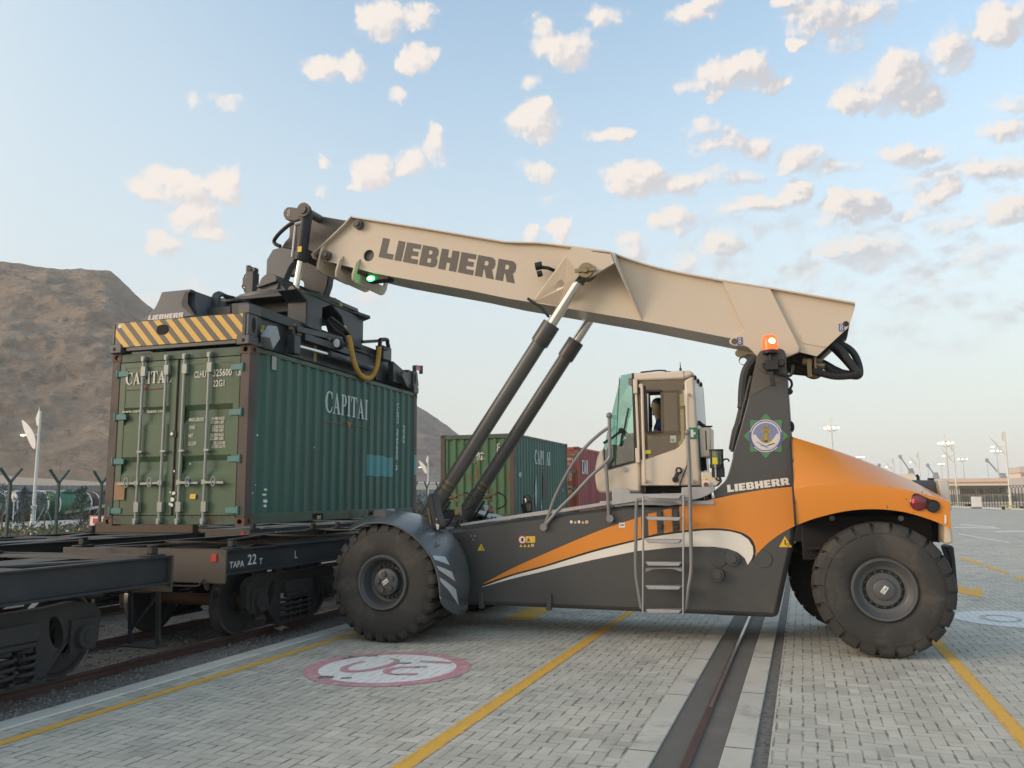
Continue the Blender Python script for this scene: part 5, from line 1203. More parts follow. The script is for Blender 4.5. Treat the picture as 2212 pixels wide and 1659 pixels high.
# ================================================================== GROUND
def gpt(x, y, z=0): return UZ(x, y, z)
def paver_group():
    """90 degree herringbone of 2:1 blocks, worked out from world coordinates"""
    g = bpy.data.node_groups.new('pavers', 'ShaderNodeTree')
    g.interface.new_socket('Color', in_out='OUTPUT', socket_type='NodeSocketColor')
    g.interface.new_socket('Joint', in_out='OUTPUT', socket_type='NodeSocketFloat')
    g.interface.new_socket('Height', in_out='OUTPUT', socket_type='NodeSocketFloat')
    n = N(g); go = n.new('NodeGroupOutput'); geo = n.new('ShaderNodeNewGeometry'); pos = geo.outputs['Position']
    wob = n.vmath('MULTIPLY', n.vmath('SUBTRACT', n.noise(pos, 2.2, 2, .5, out=1), (.5,.5,.5)), (.03,.03,0))
    sp = n.new('ShaderNodeSeparateXYZ'); n.set(sp.inputs[0], n.vmath('ADD', pos, wob))
    x = n.math('DIVIDE', n.math('ADD', sp.outputs[0], 200.03), .112); y = n.math('DIVIDE', n.math('ADD', sp.outputs[1], 200.0), .112)
    ix, iy = n.math('FLOOR', x), n.math('FLOOR', y); fx, fy = n.math('FRACT', x), n.math('FRACT', y)
    k = n.math('FLOORED_MODULO', n.math('SUBTRACT', ix, iy), 4.0)
    def eq(v): return n.math('COMPARE', k, v, .1)
    k0, k1, k2, k3 = eq(0.), eq(1.), eq(2.), eq(3.)
    dL = n.math('ADD', fx, k1); dR = n.math('ADD', n.math('SUBTRACT', 1.0, fx), k0)
    dB = n.math('ADD', fy, k2); dT = n.math('ADD', n.math('SUBTRACT', 1.0, fy), k3)
    dx = n.math('MINIMUM', dL, dR); dy = n.math('MINIMUM', dB, dT)
    wn = n.noise(pos, 6.0, 2, .5)
    jw = n.math('ADD', .015, n.math('MULTIPLY', n.smooth(wn, .36, .66), .085))
    jx = n.smooth(n.math('SUBTRACT', dx, jw), .0, .03, 1.0, 0.0)
    jy = n.smooth(n.math('SUBTRACT', dy, n.math('MULTIPLY', jw, .55)), .0, .03, 1.0, 0.0)
    joint = n.math('MAXIMUM', jx, n.math('MULTIPLY', jy, .75))
    cid = n.new('ShaderNodeCombineXYZ'); n.set(cid.inputs[0], n.math('SUBTRACT', ix, k1)); n.set(cid.inputs[1], n.math('SUBTRACT', iy, k2))
    wnz = n.new('ShaderNodeTexWhiteNoise'); wnz.noise_dimensions = '3D'; n.set(wnz.inputs['Vector'], cid.outputs[0]); rnd = wnz.outputs['Value']
    big = n.noise(pos, .35, 5, .6); med = n.noise(pos, 1.7, 5, .62); fine = n.noise(pos, 75, 4, .65)
    c = n.mix(n.smooth(big, .34, .66), (.47,.445,.375,1), (.53,.49,.405,1))
    pat = n.noise(pos, .8, 4, .7)
    f = n.math('ADD', 1.0, n.math('ADD', n.math('MULTIPLY', n.math('SUBTRACT', rnd, .5), n.math('ADD', .12, n.math('MULTIPLY', n.smooth(pat, .45, .62), .24))), n.math('ADD', n.math('MULTIPLY', n.math('SUBTRACT', med, .5), .62), n.math('MULTIPLY', n.math('SUBTRACT', fine, .5), .34))))
    c = n.mix(1.0, c, f, 'MULTIPLY')
    st = n.noise(pos, .55, 7, .7, .6)
    c = n.mix(n.math('MULTIPLY', n.smooth(st, .60, .76), .4), c, (.15,.145,.135,1))
    sx2 = n.new('ShaderNodeSeparateXYZ'); n.set(sx2.inputs[0], pos)
    tm = n.noise(n.vmath('MULTIPLY', pos, (2.2, .10, 1)), 1.0, 5, .6)
    c = n.mix(n.math('MULTIPLY', n.smooth(tm, .56, .72), .28), c, (.19,.18,.165,1))
    jd = n.math('MULTIPLY', joint, n.smooth(n.noise(pos, 3.3, 3, .6), .33, .62, .30, 1.0))
    c = n.mix(n.math('MULTIPLY', jd, .72), c, (.075,.07,.063,1))
    n.set(go.inputs[0], c); n.set(go.inputs[1], joint); n.set(go.inputs[2], n.math('ADD', n.math('MULTIPLY', joint, -1.0), n.math('ADD', n.math('MULTIPLY', fine, .35), n.math('MULTIPLY', rnd, .25))))
    return g
PG = paver_group()
def paver_mat(name, paint=None, wear=(.45,.62), keep=.0):
    mt, n, bs = new_mat(name); q = n.new('ShaderNodeGroup'); q.node_tree = PG; col = q.outputs[0]
    pos = n.new('ShaderNodeNewGeometry').outputs['Position']
    if paint:
        w = n.noise(pos, 7, 7, .7); w2 = n.noise(pos, 42, 4, .6)
        ww = n.math('ADD', w, n.math('MULTIPLY', n.math('SUBTRACT', w2, .5), .35))
        pm = n.smooth(ww, wear[0], wear[1], 1.0, keep)
        pm = n.math('MULTIPLY', pm, n.math('SUBTRACT', 1.0, n.math('MULTIPLY', q.outputs[1], .45)))
        tone = n.math('ADD', .88, n.math('MULTIPLY', n.noise(pos, 3, 5, .6), .24))
        col = n.mix(pm, col, n.mix(1.0, n.rgb(paint), tone, 'MULTIPLY'))
    bs.inputs['Specular IOR Level'].default_value = .28; n.set(bs.inputs['Base Color'], col); n.set(bs.inputs['Roughness'], n.math('ADD', .70, n.math('MULTIPLY', n.noise(pos, 1.2, 4), .25)))
    bp = n.new('ShaderNodeBump'); bp.inputs['Strength'].default_value = .55; bp.inputs['Distance'].default_value = .006; n.set(bp.inputs['Height'], q.outputs[2]); n.set(bs.inputs['Normal'], bp.outputs[0])
    return mt
M['paver'] = paver_mat('grey interlocking pavers')
M['pv_yellow'] = paver_mat('yellow line paint on pavers', (.74,.41,.065), (.66,.86), .15)
M['pv_white'] = paver_mat('worn white paint on pavers', (.82,.80,.75), (.60,.74), .05)
M['pv_red'] = paver_mat('faded red paint on pavers', (.60,.27,.31), (.44,.70), .10)
M['pv_white2'] = paver_mat('old white paint on pavers', (.74,.73,.70), (.58,.76), .2)
M['concrete'] = mat('pale concrete', (.52,.485,.41), .8, var=.16, scale=1.3, dirt=(.20,.185,.16), dirt_amt=.28, bump=.25, bscale=60)
M['kerb'] = mat('painted kerb concrete', (.58,.555,.48), .75, var=.12, dirt=(.24,.225,.19), dirt_amt=.25, bump=.2, bscale=50)
M['asphalt_in'] = mat('asphalt infill', (.135,.122,.104), .85, var=.16, scale=4, dirt=(.20,.185,.155), dirt_amt=.22, bump=.5, bscale=130)
M['rail_rust'] = mat('rusty rail steel', (.105,.062,.052), .55, .35, var=.2, dirt=(.12,.09,.07), dirt_amt=.25)
M['rail_top'] = mat('worn rail head', (.34,.31,.29), .3, .8, var=.15)
M['gravel'] = mat('grey track ballast', (.17,.155,.135), .9, var=.3, scale=5, dirt=(.06,.055,.05), dirt_amt=.4, dirt_scale=22, bump=1.0, bscale=34)
M['dirt_ground'] = mat('dusty ground', (.26,.225,.18), .9, var=.16, scale=.08, dirt=(.17,.15,.125), dirt_amt=.25, dirt_scale=.05, bump=.3, bscale=3)
M['road'] = mat('pale road', (.36,.35,.33), .8, var=.10, scale=.5, bump=.1)

def sheet(name, x0, y0, x1, y1, z, mt, nx=1, ny=1):
    b = MB(); b.grid([[Vector((x0+(x1-x0)*i/nx, y0+(y1-y0)*k/ny, z)) for i in range(nx+1)] for k in range(ny+1)])
    return setting(b.build(name, mt, smooth=0))
sheet('ground', -2600, -600, 2600, 4200, -1.05, M['dirt_ground'])
sheet('pavement', -.36, -30, 190, 260, 0, M['paver']); sheet('pavement', -6.86, -30, -1.44, 260, 0, M['paver'])
b = MB(); b.box((-7.12, -30, -.2), (-6.863, 118, .012)); setting(b.build('kerb', M['kerb'], bevel=.015))
b = MB(); b.box((-1.437, -30, -.2), (-1.21, 118, .006)); setting(b.build('concrete_beam', M['concrete'], bevel=.008))
b = MB(); b.box((-.71, -30, -.2), (-.48, 118, .006)); setting(b.build('concrete_beam', M['concrete'], bevel=.008))
sheet('road', -1.21, -30, -.71, 260, -.008, M['asphalt_in']); sheet('road', -.48, -30, -.36, 260, -.012, M['gravel'])
# seams between the cast lengths of the concrete beams
b = MB()
for k in range(30):
    y = 4.9 + 1.96*k
    for x0, x1 in ((-1.43,-1.215),(-.705,-.485)): b.box((x0, y+.3*(x0 > -1), .0061), (x1, y+.3*(x0 > -1)+.014, .0085))
setting(b.build('pavement_line', M['asphalt_in'], smooth=0))
cr_t = thing('crane_rail', 'rusty single crane rail set in the asphalt strip between two concrete beams', 'rail', (-.95, 0, 0))
b = MB(); b.box((-.985, -30, -.15), (-.915, 260, .012)); b.build('rail', M['rail_rust'], cr_t, bevel=.01)
b = MB(); b.box((-.962, 8.4, .0125), (-.930, 260, .016)); b.build('rail_head', M['rail_top'], cr_t, smooth=0)
sheet('road_marking', -6.575, -30, -6.445, 118, .004, M['pv_yellow']); sheet('road_marking', -3.06, -30, -2.90, 118, .004, M['pv_yellow']); sheet('road_marking', 1.545, -30, 1.695, 60, .004, M['pv_yellow'])
# speed-limit roundel
def ring(name, c, r0, r1, z, mt, n_=72):
    b = MB(); b.grid([[Vector((c[0]+r_*math.cos(2*math.pi*i/n_), c[1]+r_*math.sin(2*math.pi*i/n_), z)) for i in range(n_+1)] for r_ in (max(r0, .001), r1)])
    return setting(b.build(name, mt, smooth=0))
RC = (-4.82, 9.18)
ring('road_marking', RC, .82, 1.0, .0045, M['pv_red']); ring('road_marking', RC, 0, .82, .0045, M['pv_white'])
b = MB()
def arcband(b, c, rx, ry, w, a0, a1, z, rot=0, n_=28):
    rows = []
    for k in (0, 1):
        row = []
        for i in range(n_+1):
            a = a0 + (a1-a0)*i/n_; taper = w*(.35 + .65*math.sin(math.pi*i/n_)); p = Vector(((rx - k*taper)*math.cos(a), (ry - k*taper)*math.sin(a), 0))
            row.append(Vector((c[0] + p.x*math.cos(rot) - p.y*math.sin(rot), c[1] + p.x*math.sin(rot) + p.y*math.cos(rot), z)))
        rows.append(row)
    b.grid(rows)
arcband(b, (RC[0]-.27, RC[1]+.06), .27, .46, .12, R(-200), R(105), .0085, R(-12))
arcband(b, (RC[0]+.26, RC[1]-.12), .24, .24, .11, R(60), R(285), .0085); b.add([Vector((RC[0]+p, RC[1]+q, .0085)) for p, q in ((.22,.40),(.62,.42),(.64,.52),(.20,.50))], [(0,1,2,3)])
b.add([Vector((RC[0]+p, RC[1]+q, .0085)) for p, q in ((.26,-.36),(.52,-.30),(.50,-.20),(.30,-.26))], [(0,1,2,3)])
setting(b.build('road_marking', M['pv_red'], smooth=0))
b = MB()
for px_, py_, w, h in ((700,1462,34,5),(745,1464,20,3),(760,1418,20,3),(800,1416,26,3),(745,1422,16,2),(870,1432,30,2),(905,1440,28,2)):
    b.add([gpt(px_-w/2, py_+h/2, .0095), gpt(px_+w/2, py_+h/2, .0095), gpt(px_+w/2+6, py_-h/2, .0095), gpt(px_-w/2+6, py_-h/2, .0095)], [(0,1,2,3)])
setting(b.build('road_marking', paver_mat('bare worn patch', (.10,.10,.10), (.40,.60), .0), smooth=0))
c2 = gpt(2203,1338); ring('road_marking', (c2.x, c2.y), 0, .98, .0045, M['pv_white2']); b = MB(); arcband(b, (c2.x-.28, c2.y), .30, .42, .10, 0, 6.28, .0085); setting(b.build('road_marking', M['paver'], smooth=0))
# yellow arrow and dashes, far markings
b = MB()
for q in ([(2070,1263),(2094,1272),(2119,1270),(2123,1291),(2070,1281)],): b.add([gpt(x, y, .0045) for x, y in q], [tuple(range(len(q)))])
for a_, c_, w in (((2075,1206),(2120,1218),3),((2128,1223),(2178,1238),3),((2190,1246),(2230,1256),3.5)): b.add([gpt(a_[0], a_[1]-w, .0045), gpt(c_[0], c_[1]-w, .0045), gpt(c_[0]+4, c_[1]+w, .0045), gpt(a_[0]+4, a_[1]+w, .0045)], [(0,1,2,3)])
b.add([gpt(x, y, .0045) for x, y in ((1085,1340),(1150,1306),(1210,1306),(1150,1340))], [(0,1,2,3)])
setting(b.build('road_marking', M['pv_yellow'], smooth=0))
b = MB()
for a_, c_, w in (((2075,1133),(2150,1139),.8),((2060,1139),(2160,1141),.8),((2070,1153),(2180,1172),.8),((2150,1148),(2230,1147),1)): b.add([gpt(a_[0], a_[1]-w, .0045), gpt(c_[0], c_[1]-w, .0045), gpt(c_[0], c_[1]+w, .0045), gpt(a_[0], a_[1]+w, .0045)], [(0,1,2,3)])
setting(b.build('road_marking', M['pv_white2'], smooth=0))

# ---- tracks
TN, TF = -8.60, -12.90
rng = random.Random(5)
b = MB(); rows = []
xs = list(np.linspace(-17.5, -7.125, 96)); ys = list(np.linspace(2.0, 30.0, 230))
for y in ys:
    row = []
    for x in xs:
        base = -.045
        for tc_ in (TN, TF): base += .03*math.exp(-((abs(x-tc_)-1.1)/.5)**2)
        d = noise.noise(Vector((x*9, y*9, 0)))*.018 + noise.noise(Vector((x*23, y*23, 3)))*.016
        row.append(Vector((x, y, base + d)))
    rows.append(row)
b.grid(rows); setting(b.build('ground', M['gravel'], smooth=0))
sheet('ground', -17.5, 30, -7.125, 118, -.05, M['gravel']); sheet('ground', -17.5, -30, -7.125, 2.0, -.05, M['gravel'])
# loose stones near the edge, as ground cover
b = MB()
for i in range(5200):
    x = -7.14 - abs(rng.gauss(0, .6)) if rng.random() < .55 else rng.uniform(-10.8, -7.2); y = 4.0 + 11*rng.random()**1.2; s = rng.uniform(.010, .030)
    c_ = Vector((x, y, -.035 + s*.5)); o0 = len(b.v)
    pts = [c_ + Vector((rng.uniform(.6,1.2)*s*dx, rng.uniform(.6,1.2)*s*dy, rng.uniform(.5,.9)*s*dz)) for dx, dy, dz in ((1,0,0),(0,1,0),(-1,0,0),(0,-1,0),(0,0,1),(0,0,-1))]
    b.add(pts, [(0,1,4),(1,2,4),(2,3,4),(3,0,4),(1,0,5),(2,1,5),(3,2,5),(0,3,5)])
o = setting(b.build('gravel', mat('loose gravel stones', (.21,.195,.17), .85, var=.45, scale=14), smooth=0), 'stuff'); o['label'] = 'loose grey gravel stones along the track and kerb'
prof = [(-.036,.10),(.036,.10),(.036,.066),(.010,.052),(.010,-.03),(.07,-.045),(.07,-.06),(-.07,-.06),(-.07,-.045),(-.010,-.03),(-.010,.052),(-.036,.066)]
for tx, lb in ((TN, 'rusty track next to the kerb under the front flat wagons'), (TF, 'second track under the flat wagons behind the first train')):
    tr = thing('railway_track', lb, 'railway track', (tx, 0, 0))
    for s in (-1, 1):
        b = MB(); x = tx + s*.755; b.prism([Vector((x+u, -30, v)) for u, v in prof], (0,150,0)); rl_ = b.build('rail', M['rail_rust'], tr)
        b = MB(); b.box((x-.022, -30, .1005), (x+.022, 120, .1025)); b.build('rail_head', M['rail_top'], rl_, smooth=0)
# dropped paper
pp = UZ(593, 1364, -.02); b = MB()
rows = [[pp + Vector((-.16+.11*i + .03*rng.random(), -.10+.10*k, .01 + .07*abs(math.sin(2.2*i+1.7*k)))) for i in range(4)] for k in range(3)]
b.grid(rows); tag(b.build('paper_litter', mat('crumpled white paper', (.70,.69,.66), .8), smooth=0), 'crumpled white paper lying on the ballast beside the near rail', 'litter')

# ================================================================== WAGONS
M['wagon'] = mat('blue black wagon paint', (.022,.027,.031), .5, var=.25, scale=1.6, dirt=(.06,.052,.042), dirt_amt=.28)
M['wagon_dust'] = mat('dusty brown wagon steel', (.072,.060,.048), .62, var=.22, scale=2, dirt=(.03,.028,.026), dirt_amt=.3, bump=.15)
M['bogie'] = mat('grimy cast bogie steel', (.030,.028,.026), .7, var=.3, scale=3, dirt=(.05,.045,.038), dirt_amt=.35, bump=.3, bscale=45)
M['wheel_tread'] = mat('shiny wheel tread', (.30,.29,.28), .25, .9, var=.1)
M['axle_rust'] = mat('rusty axle', (.14,.075,.042), .6, .2, var=.2)
M['stencil'] = mat('worn white stencil', (.60,.60,.58), .7, var=.25, scale=20)
M['plate_brown'] = mat('rusty brown plate', (.085,.055,.038), .7, var=.2, dirt=(.045,.035,.028), dirt_amt=.3)
WL = 13.4
def make_wagon(label, group):
    w = thing('flat_wagon', label, 'rail wagon', (0,0,0), 0, group)
    HW, ZT, ZB = 1.40, 1.365, 1.03
    for s in (-1, 1):
        b = MB(); x0, x1 = (s*HW, s*(HW-.12)); x0, x1 = min(x0,x1), max(x0,x1); xo = s*HW
        b.box((x0, 0, ZT-.022), (x1, WL, ZT)); b.box((x0, 0, ZB), (x1, WL, ZB+.028)); xm = xo - s*.055
        b.box((min(xm, xm-s*.014), 0, ZB+.028), (max(xm, xm-s*.014), WL, ZT-.022))
        b.build('side_sill', M['wagon'], w, local=True, bevel=.004)
    b = MB(); b.box((-.28, .3, .95), (-.20, WL-.3, ZT-.05)); b.box((.20, .3, .95), (.28, WL-.3, ZT-.05)); b.box((-.30, .3, ZT-.05), (.30, WL-.3, ZT-.03)); b.build('center_sill', M['wagon'], w, local=True)
    b = MB()
    for y in (1.95, 4.4, WL/2, WL-4.4, WL-1.95): b.box((-HW+.11, y-.14, ZT-.035), (HW-.11, y+.14, ZT-.012)); b.box((-HW+.11, y-.02, ZB+.05), (HW-.11, y+.02, ZT-.036))
    b.build('cross_beam', M['wagon_dust'], w, local=True)
    b = MB()
    for e in (0, 1):
        f = (lambda p: p) if e == 0 else (lambda p: Vector((p.x, WL-p.y, p.z)))
        for s in (-1, 1):
            P = [Vector((s*.32, 1.7, ZT-.03)), Vector((s*.55, 1.75, ZT-.03)), Vector((s*1.27, .45, ZT-.03)), Vector((s*1.05, .40, ZT-.03))]; b.prism([f(p) for p in P], (0,0,.02))
            P = [Vector((s*.32, 2.2, ZT-.03)), Vector((s*.50, 2.15, ZT-.03)), Vector((s*1.27, 4.2, ZT-.03)), Vector((s*1.10, 4.25, ZT-.03))]; b.prism([f(p) for p in P], (0,0,.02))
        P = [Vector((-HW+.12, .05, ZT-.03)), Vector((HW-.12, .05, ZT-.03)), Vector((HW-.12, .42, ZT-.03)), Vector((-HW+.12, .42, ZT-.03))]; b.prism([f(p) for p in P], (0,0,.018))
    b.build('deck_brace', M['wagon_dust'], w, local=True)
    for e in (0, 1):
        y = 0 if e == 0 else WL; s = -1 if e == 0 else 1
        b = MB(); b.box((-HW-.004, min(y, y+s*.03)-.001, .93), (HW+.004, max(y, y+s*.03)+.001, ZT+.004)); eb = b.build('end_beam', M['wagon_dust'], w, local=True, bevel=.006)
        b = MB()
        for sx in (-1, 1): b.tube(smooth_path([(sx*.35+sx*.0, y+s*.04, .98), (sx*.36, y+s*.10, .93), (sx*.40, y+s*.12, .90), (sx*1.0, y+s*.12, .90), (sx*1.06, y+s*.10, .93), (sx*1.07, y+s*.04, .98)], 4), .013, 6)
        b.build('grab_handle', M['bogie'], eb, local=True)
        b = MB(); b.box((1.17, min(y+s*.032, y+s*.045), 1.21), (1.26, max(y+s*.032, y+s*.045), 1.31)); b.build('reflector', M['red_refl'], eb, local=True, smooth=0)
        b = MB(); b.bar((0, y-s*.1, .98), (0, y+s*.42, .98), .14, .16); b.box((-.17, min(y+s*.40, y+s*.60), .82), (.17, max(y+s*.40, y+s*.60), 1.14)); b.box((-.14, min(y, y+s*.25), .80), (.14, max(y, y+s*.25), 1.16)); b.build('coupler', M['bogie'], w, local=True, bevel=.03)
        b = MB()
        for sx in ((-1.2,) if e == 0 else (.78,)): 
            b.bar((sx, y+s*.02, .93), (sx, y+s*.06, .30), .06, .02, (0,1,0)); b.bar((sx+.42, y+s*.02, .93), (sx+.42, y+s*.06, .30), .06, .02, (0,1,0)); b.bar((sx+.02, y+s*.02, .45), (sx+.40, y+s*.02, .86), .03, .02, (0,1,0)); b.box((sx-.06, min(y-s*.10, y+s*.14), .285), (sx+.50, max(y-s*.10, y+s*.14), .30))
        b.build('end_step', M['wagon'], w, local=True)
    for y in (.22, 6.2, 7.2, WL-.22):
        for s in (-1, 1):
            b = MB(); x = s*(HW-.10); b.box((x-.10, y-.12, ZT), (x+.10, y+.12, ZT+.025)); b.box((x-.045, y-.05, ZT+.025), (x+.045, y+.05, ZT+.11)); b.box((x-.045, y-.05, ZT+.11), (x+.045, y+.05, ZT+.135)); b.build('container_lock', M['bogie'], w, local=True, bevel=.02)
    for yc in (1.95, WL-1.95):
        bo = bpy.data.objects.new('bogie', None); COL.objects.link(bo); bo.parent = w
        for s in (-1, 1):
            xo = s*1.08
            out = [(-1.18,.80),(-1.08,.90),(-.80,.955),(-.45,.93),(.45,.93),(.80,.955),(1.08,.90),(1.18,.80),(1.16,.50),(1.05,.42),(.78,.46),(.66,.42),(.50,.24),(.36,.19),(-.36,.19),(-.50,.24),(-.66,.42),(-.78,.46),(-1.05,.42),(-1.16,.50)]
            ov = lambda cx_, cz_, rx_, rz_: [(cx_+rx_*math.cos(a)+.25*rz_*math.sin(a)*(1 if cx_ < 0 else -1), cz_+rz_*math.sin(a)) for a in np.linspace(0, 2*math.pi, 17)[:-1]]
            hs = [ov(-.60,.66,.085,.17), ov(.60,.66,.085,.17), [(-.36,.30),(.36,.30),(.36,.70),(.30,.78),(-.30,.78),(-.36,.70)]]
            b = MB(); b.prism([Vector((xo-s*.06, yc+u, v)) for u, v in out], (s*.12,0,0), [[Vector((xo-s*.06, yc+u, v)) for u, v in h] for h in hs])
            for sy in (-1, 1):
                b.box((xo-.10, yc+sy*.925-.17, .42), (xo+.10, yc+sy*.925+.17, .76)); xe = xo + s*.10; b.cyl((xe, yc+sy*.925, .575), (xe+s*.07, yc+sy*.925, .575), .125, 20); b.cyl((xe+s*.07, yc+sy*.925, .575), (xe+s*.085, yc+sy*.925, .575), .07, 8)
            b.box((xo-.13, yc-.46, .185), (xo+.13, yc+.46, .235))
            b.build('side_frame', M['bogie'], bo, local=True, bevel=.014)
            b = MB(); 
            b.box((xo-.15, yc-.33, .62), (xo+.15, yc+.33, .80)); b.box((xo+s*.05, yc-.30, .56), (xo+s*.15, yc+.30, .62)); b.build('bolster', M['bogie'], bo, local=True, bevel=.02)
            b = MB()
            for u in (-.24, .0, .24):
                pts = [Vector((xo+s*.05+.105*math.cos(a), yc+u+.105*math.sin(a), .245 + .305*a/(2*math.pi*4.0))) for a in np.linspace(0, 2*math.pi*4.0, 66)]; b.tube(pts, .021, 6)
            b.build('spring_set', M['bogie'], bo, local=True)
        for sy in (-1, 1):
            y = yc + sy*.925
            b = MB(); b.cyl((-1.0, y, .575), (1.0, y, .575), .085, 16); b.build('axle', M['axle_rust'], bo, local=True)
            for s in (-1, 1):
                b = MB(); xi = s*.70; b.lathe([(.06,-.02),(.11,-.02),(.12,.04),(.36,.055),(.395,.02),(.42,.0),(.50,.0),(.505,.025),(.478,.040),(.470,.130),(.462,.135),(.42,.135),(.40,.10),(.36,.085),(.13,.075),(.12,.14),(.06,.14)], (xi, y, .575), (s,0,0), 48); b.build('wheel', M['bogie'], bo, local=True, smooth=30)
                b = MB(); b.lathe([(.4795,.045),(.4725,.128)], (xi, y, .575), (s,0,0), 48, cap=False); b.lathe([(.468,.1365),(.45,.1375)], (xi, y, .575), (s,0,0), 48, cap=False); b.build('wheel_tread', M['wheel_tread'], bo, local=True)
    return w
WN, WF = 'empty flat wagons on the nearest track', 'flat wagons on the second track'
wB = make_wagon('near flat wagon behind the front wheel, side sill stencilled TAPA 22 T', WN); wB.location = (TN, 9.17, 0)
wA = dup(wB, None, (TN, 8.15-WL, 0), 'near flat wagon running out of the lower left corner, spring bogie in front'); wE = dup(wB, None, (TN, 9.17+WL+1.0, 0), 'flat wagon on the near track under the stacked green and red containers'); wF = dup(wB, None, (TN, 9.17+2*WL+2.0, 0), 'flat wagon on the near track behind the red container'); wF2=wF
wC = dup(wB, None, (TF, 13.9-WL, 0), 'second-track flat wagon at far left with a brown end board', WF); wD = dup(wB, None, (TF, 15.4, 0), 'second-track flat wagon stencilled TAPA 24 behind the hanging container', WF)
wG = dup(wB, None, (TF, 15.4+WL+1.0, 0), 'second-track flat wagon farthest away, seen under the hanging container', WF)
def stencil(w, parts):
    for s, y, z, h, k in parts:
        b = MB(); text_at(b, s, (1.40-.0535, y, z), (0,1,0), (0,0,1), h, .012, 1.05); b.build('stencil', M['stencil'], w, local=True, smooth=0)
stencil(wB, [('TAPA', .12, 1.115, .085, 0), ('22', .50, 1.13, .14, 0), ('T', .76, 1.115, .085, 0), ('L', 1.62, 1.14, .11, 0)])
stencil(wD, [('TAPA', .52, 1.13, .10, 0), ('24', .98, 1.12, .16, 0), ('T', 1.28, 1.10, .07, 0), ('100', 4.0, 1.13, .10, 0), ('3', 4.9, 1.13, .10, 0)])
stencil(wC, [('L', 10.4, 1.13, .12, 0), ('MC-9', 11.0, 1.14, .09, 0)])
# brown end board standing on the far wagon
e0 = U(211, 1128, 13.6); e1 = U(421, 1128, 13.6); e2 = U(421, 1149, 13.6)
b = MB(); b.box((e0.x-TF, 13.55-wC.location.y, 1.365), (e1.x-TF, 13.72-wC.location.y, e1.z)); b.build('end_board', M['plate_brown'], wC, local=True, bevel=.01)

# ================================================================== CONTAINERS
M['green_side'] = mat('teal green container paint', (.030,.100,.072), .5, var=.12, scale=1.4, dirt=(.075,.07,.055), dirt_amt=.26, streak=True)
M['green_door'] = mat('olive green door paint', (.066,.118,.064), .5, var=.12, scale=1.2, dirt=(.11,.095,.055), dirt_amt=.30, dirt_scale=1.2, streak=True)
M['rust_frame'] = mat('rust brown container frame', (.088,.062,.050), .6, var=.25, dirt=(.06,.075,.06), dirt_amt=.35)
M['green_rail'] = mat('scuffed green container rail', (.055,.10,.062), .55, var=.2, scale=2, dirt=(.085,.06,.042), dirt_amt=.42, dirt_scale=2.5)
M['rust'] = mat('rusty casting', (.115,.060,.042), .7, var=.3, scale=6)
M['rod'] = mat('dull galvanised lock rod', (.30,.32,.29), .45, .3, var=.14, dirt=(.2,.17,.12), dirt_amt=.2)
M['hinge'] = mat('teal painted hinge', (.075,.205,.19), .5, var=.15)
M['patch'] = mat('fresh turquoise repair paint', (.075,.27,.275), .5, var=.10)
M['door_letter'] = mat('cream stencil lettering', (.66,.63,.55), .6, var=.12, scale=12)
M['side_letter'] = mat('pale grey stencil lettering', (.50,.56,.54), .6, var=.14, scale=6)
M['red_line'] = mat('faded red line', (.42,.085,.05), .6, var=.15)
M['red_side'] = mat('red container paint', (.30,.050,.052), .5, var=.16, scale=1.2, dirt=(.16,.05,.04), dirt_amt=.35, streak=True)
M['red_door'] = mat('orange red container paint', (.36,.075,.038), .5, var=.14, dirt=(.15,.06,.04), dirt_amt=.3, streak=True)
M['green_end'] = mat('mid green container end paint', (.065,.15,.065), .55, var=.14, dirt=(.15,.085,.045), dirt_amt=.22, streak=True)
M['gasket'] = mat('black door gasket', (.022,.021,.019), .7, var=.2)
CW, CHt, CLn = 1.219, 2.591, 6.058
def corrug(y0, y1, n_, depth):
    """trapezoid wave: list of (along, depth)"""
    p = (y1-y0)/n_; out = []
    for i in range(n_): a = y0 + i*p; out += [(a, 0), (a+p*.30, 0), (a+p*.50, depth), (a+p*.80, depth)]
    return out + [(y1, 0)]
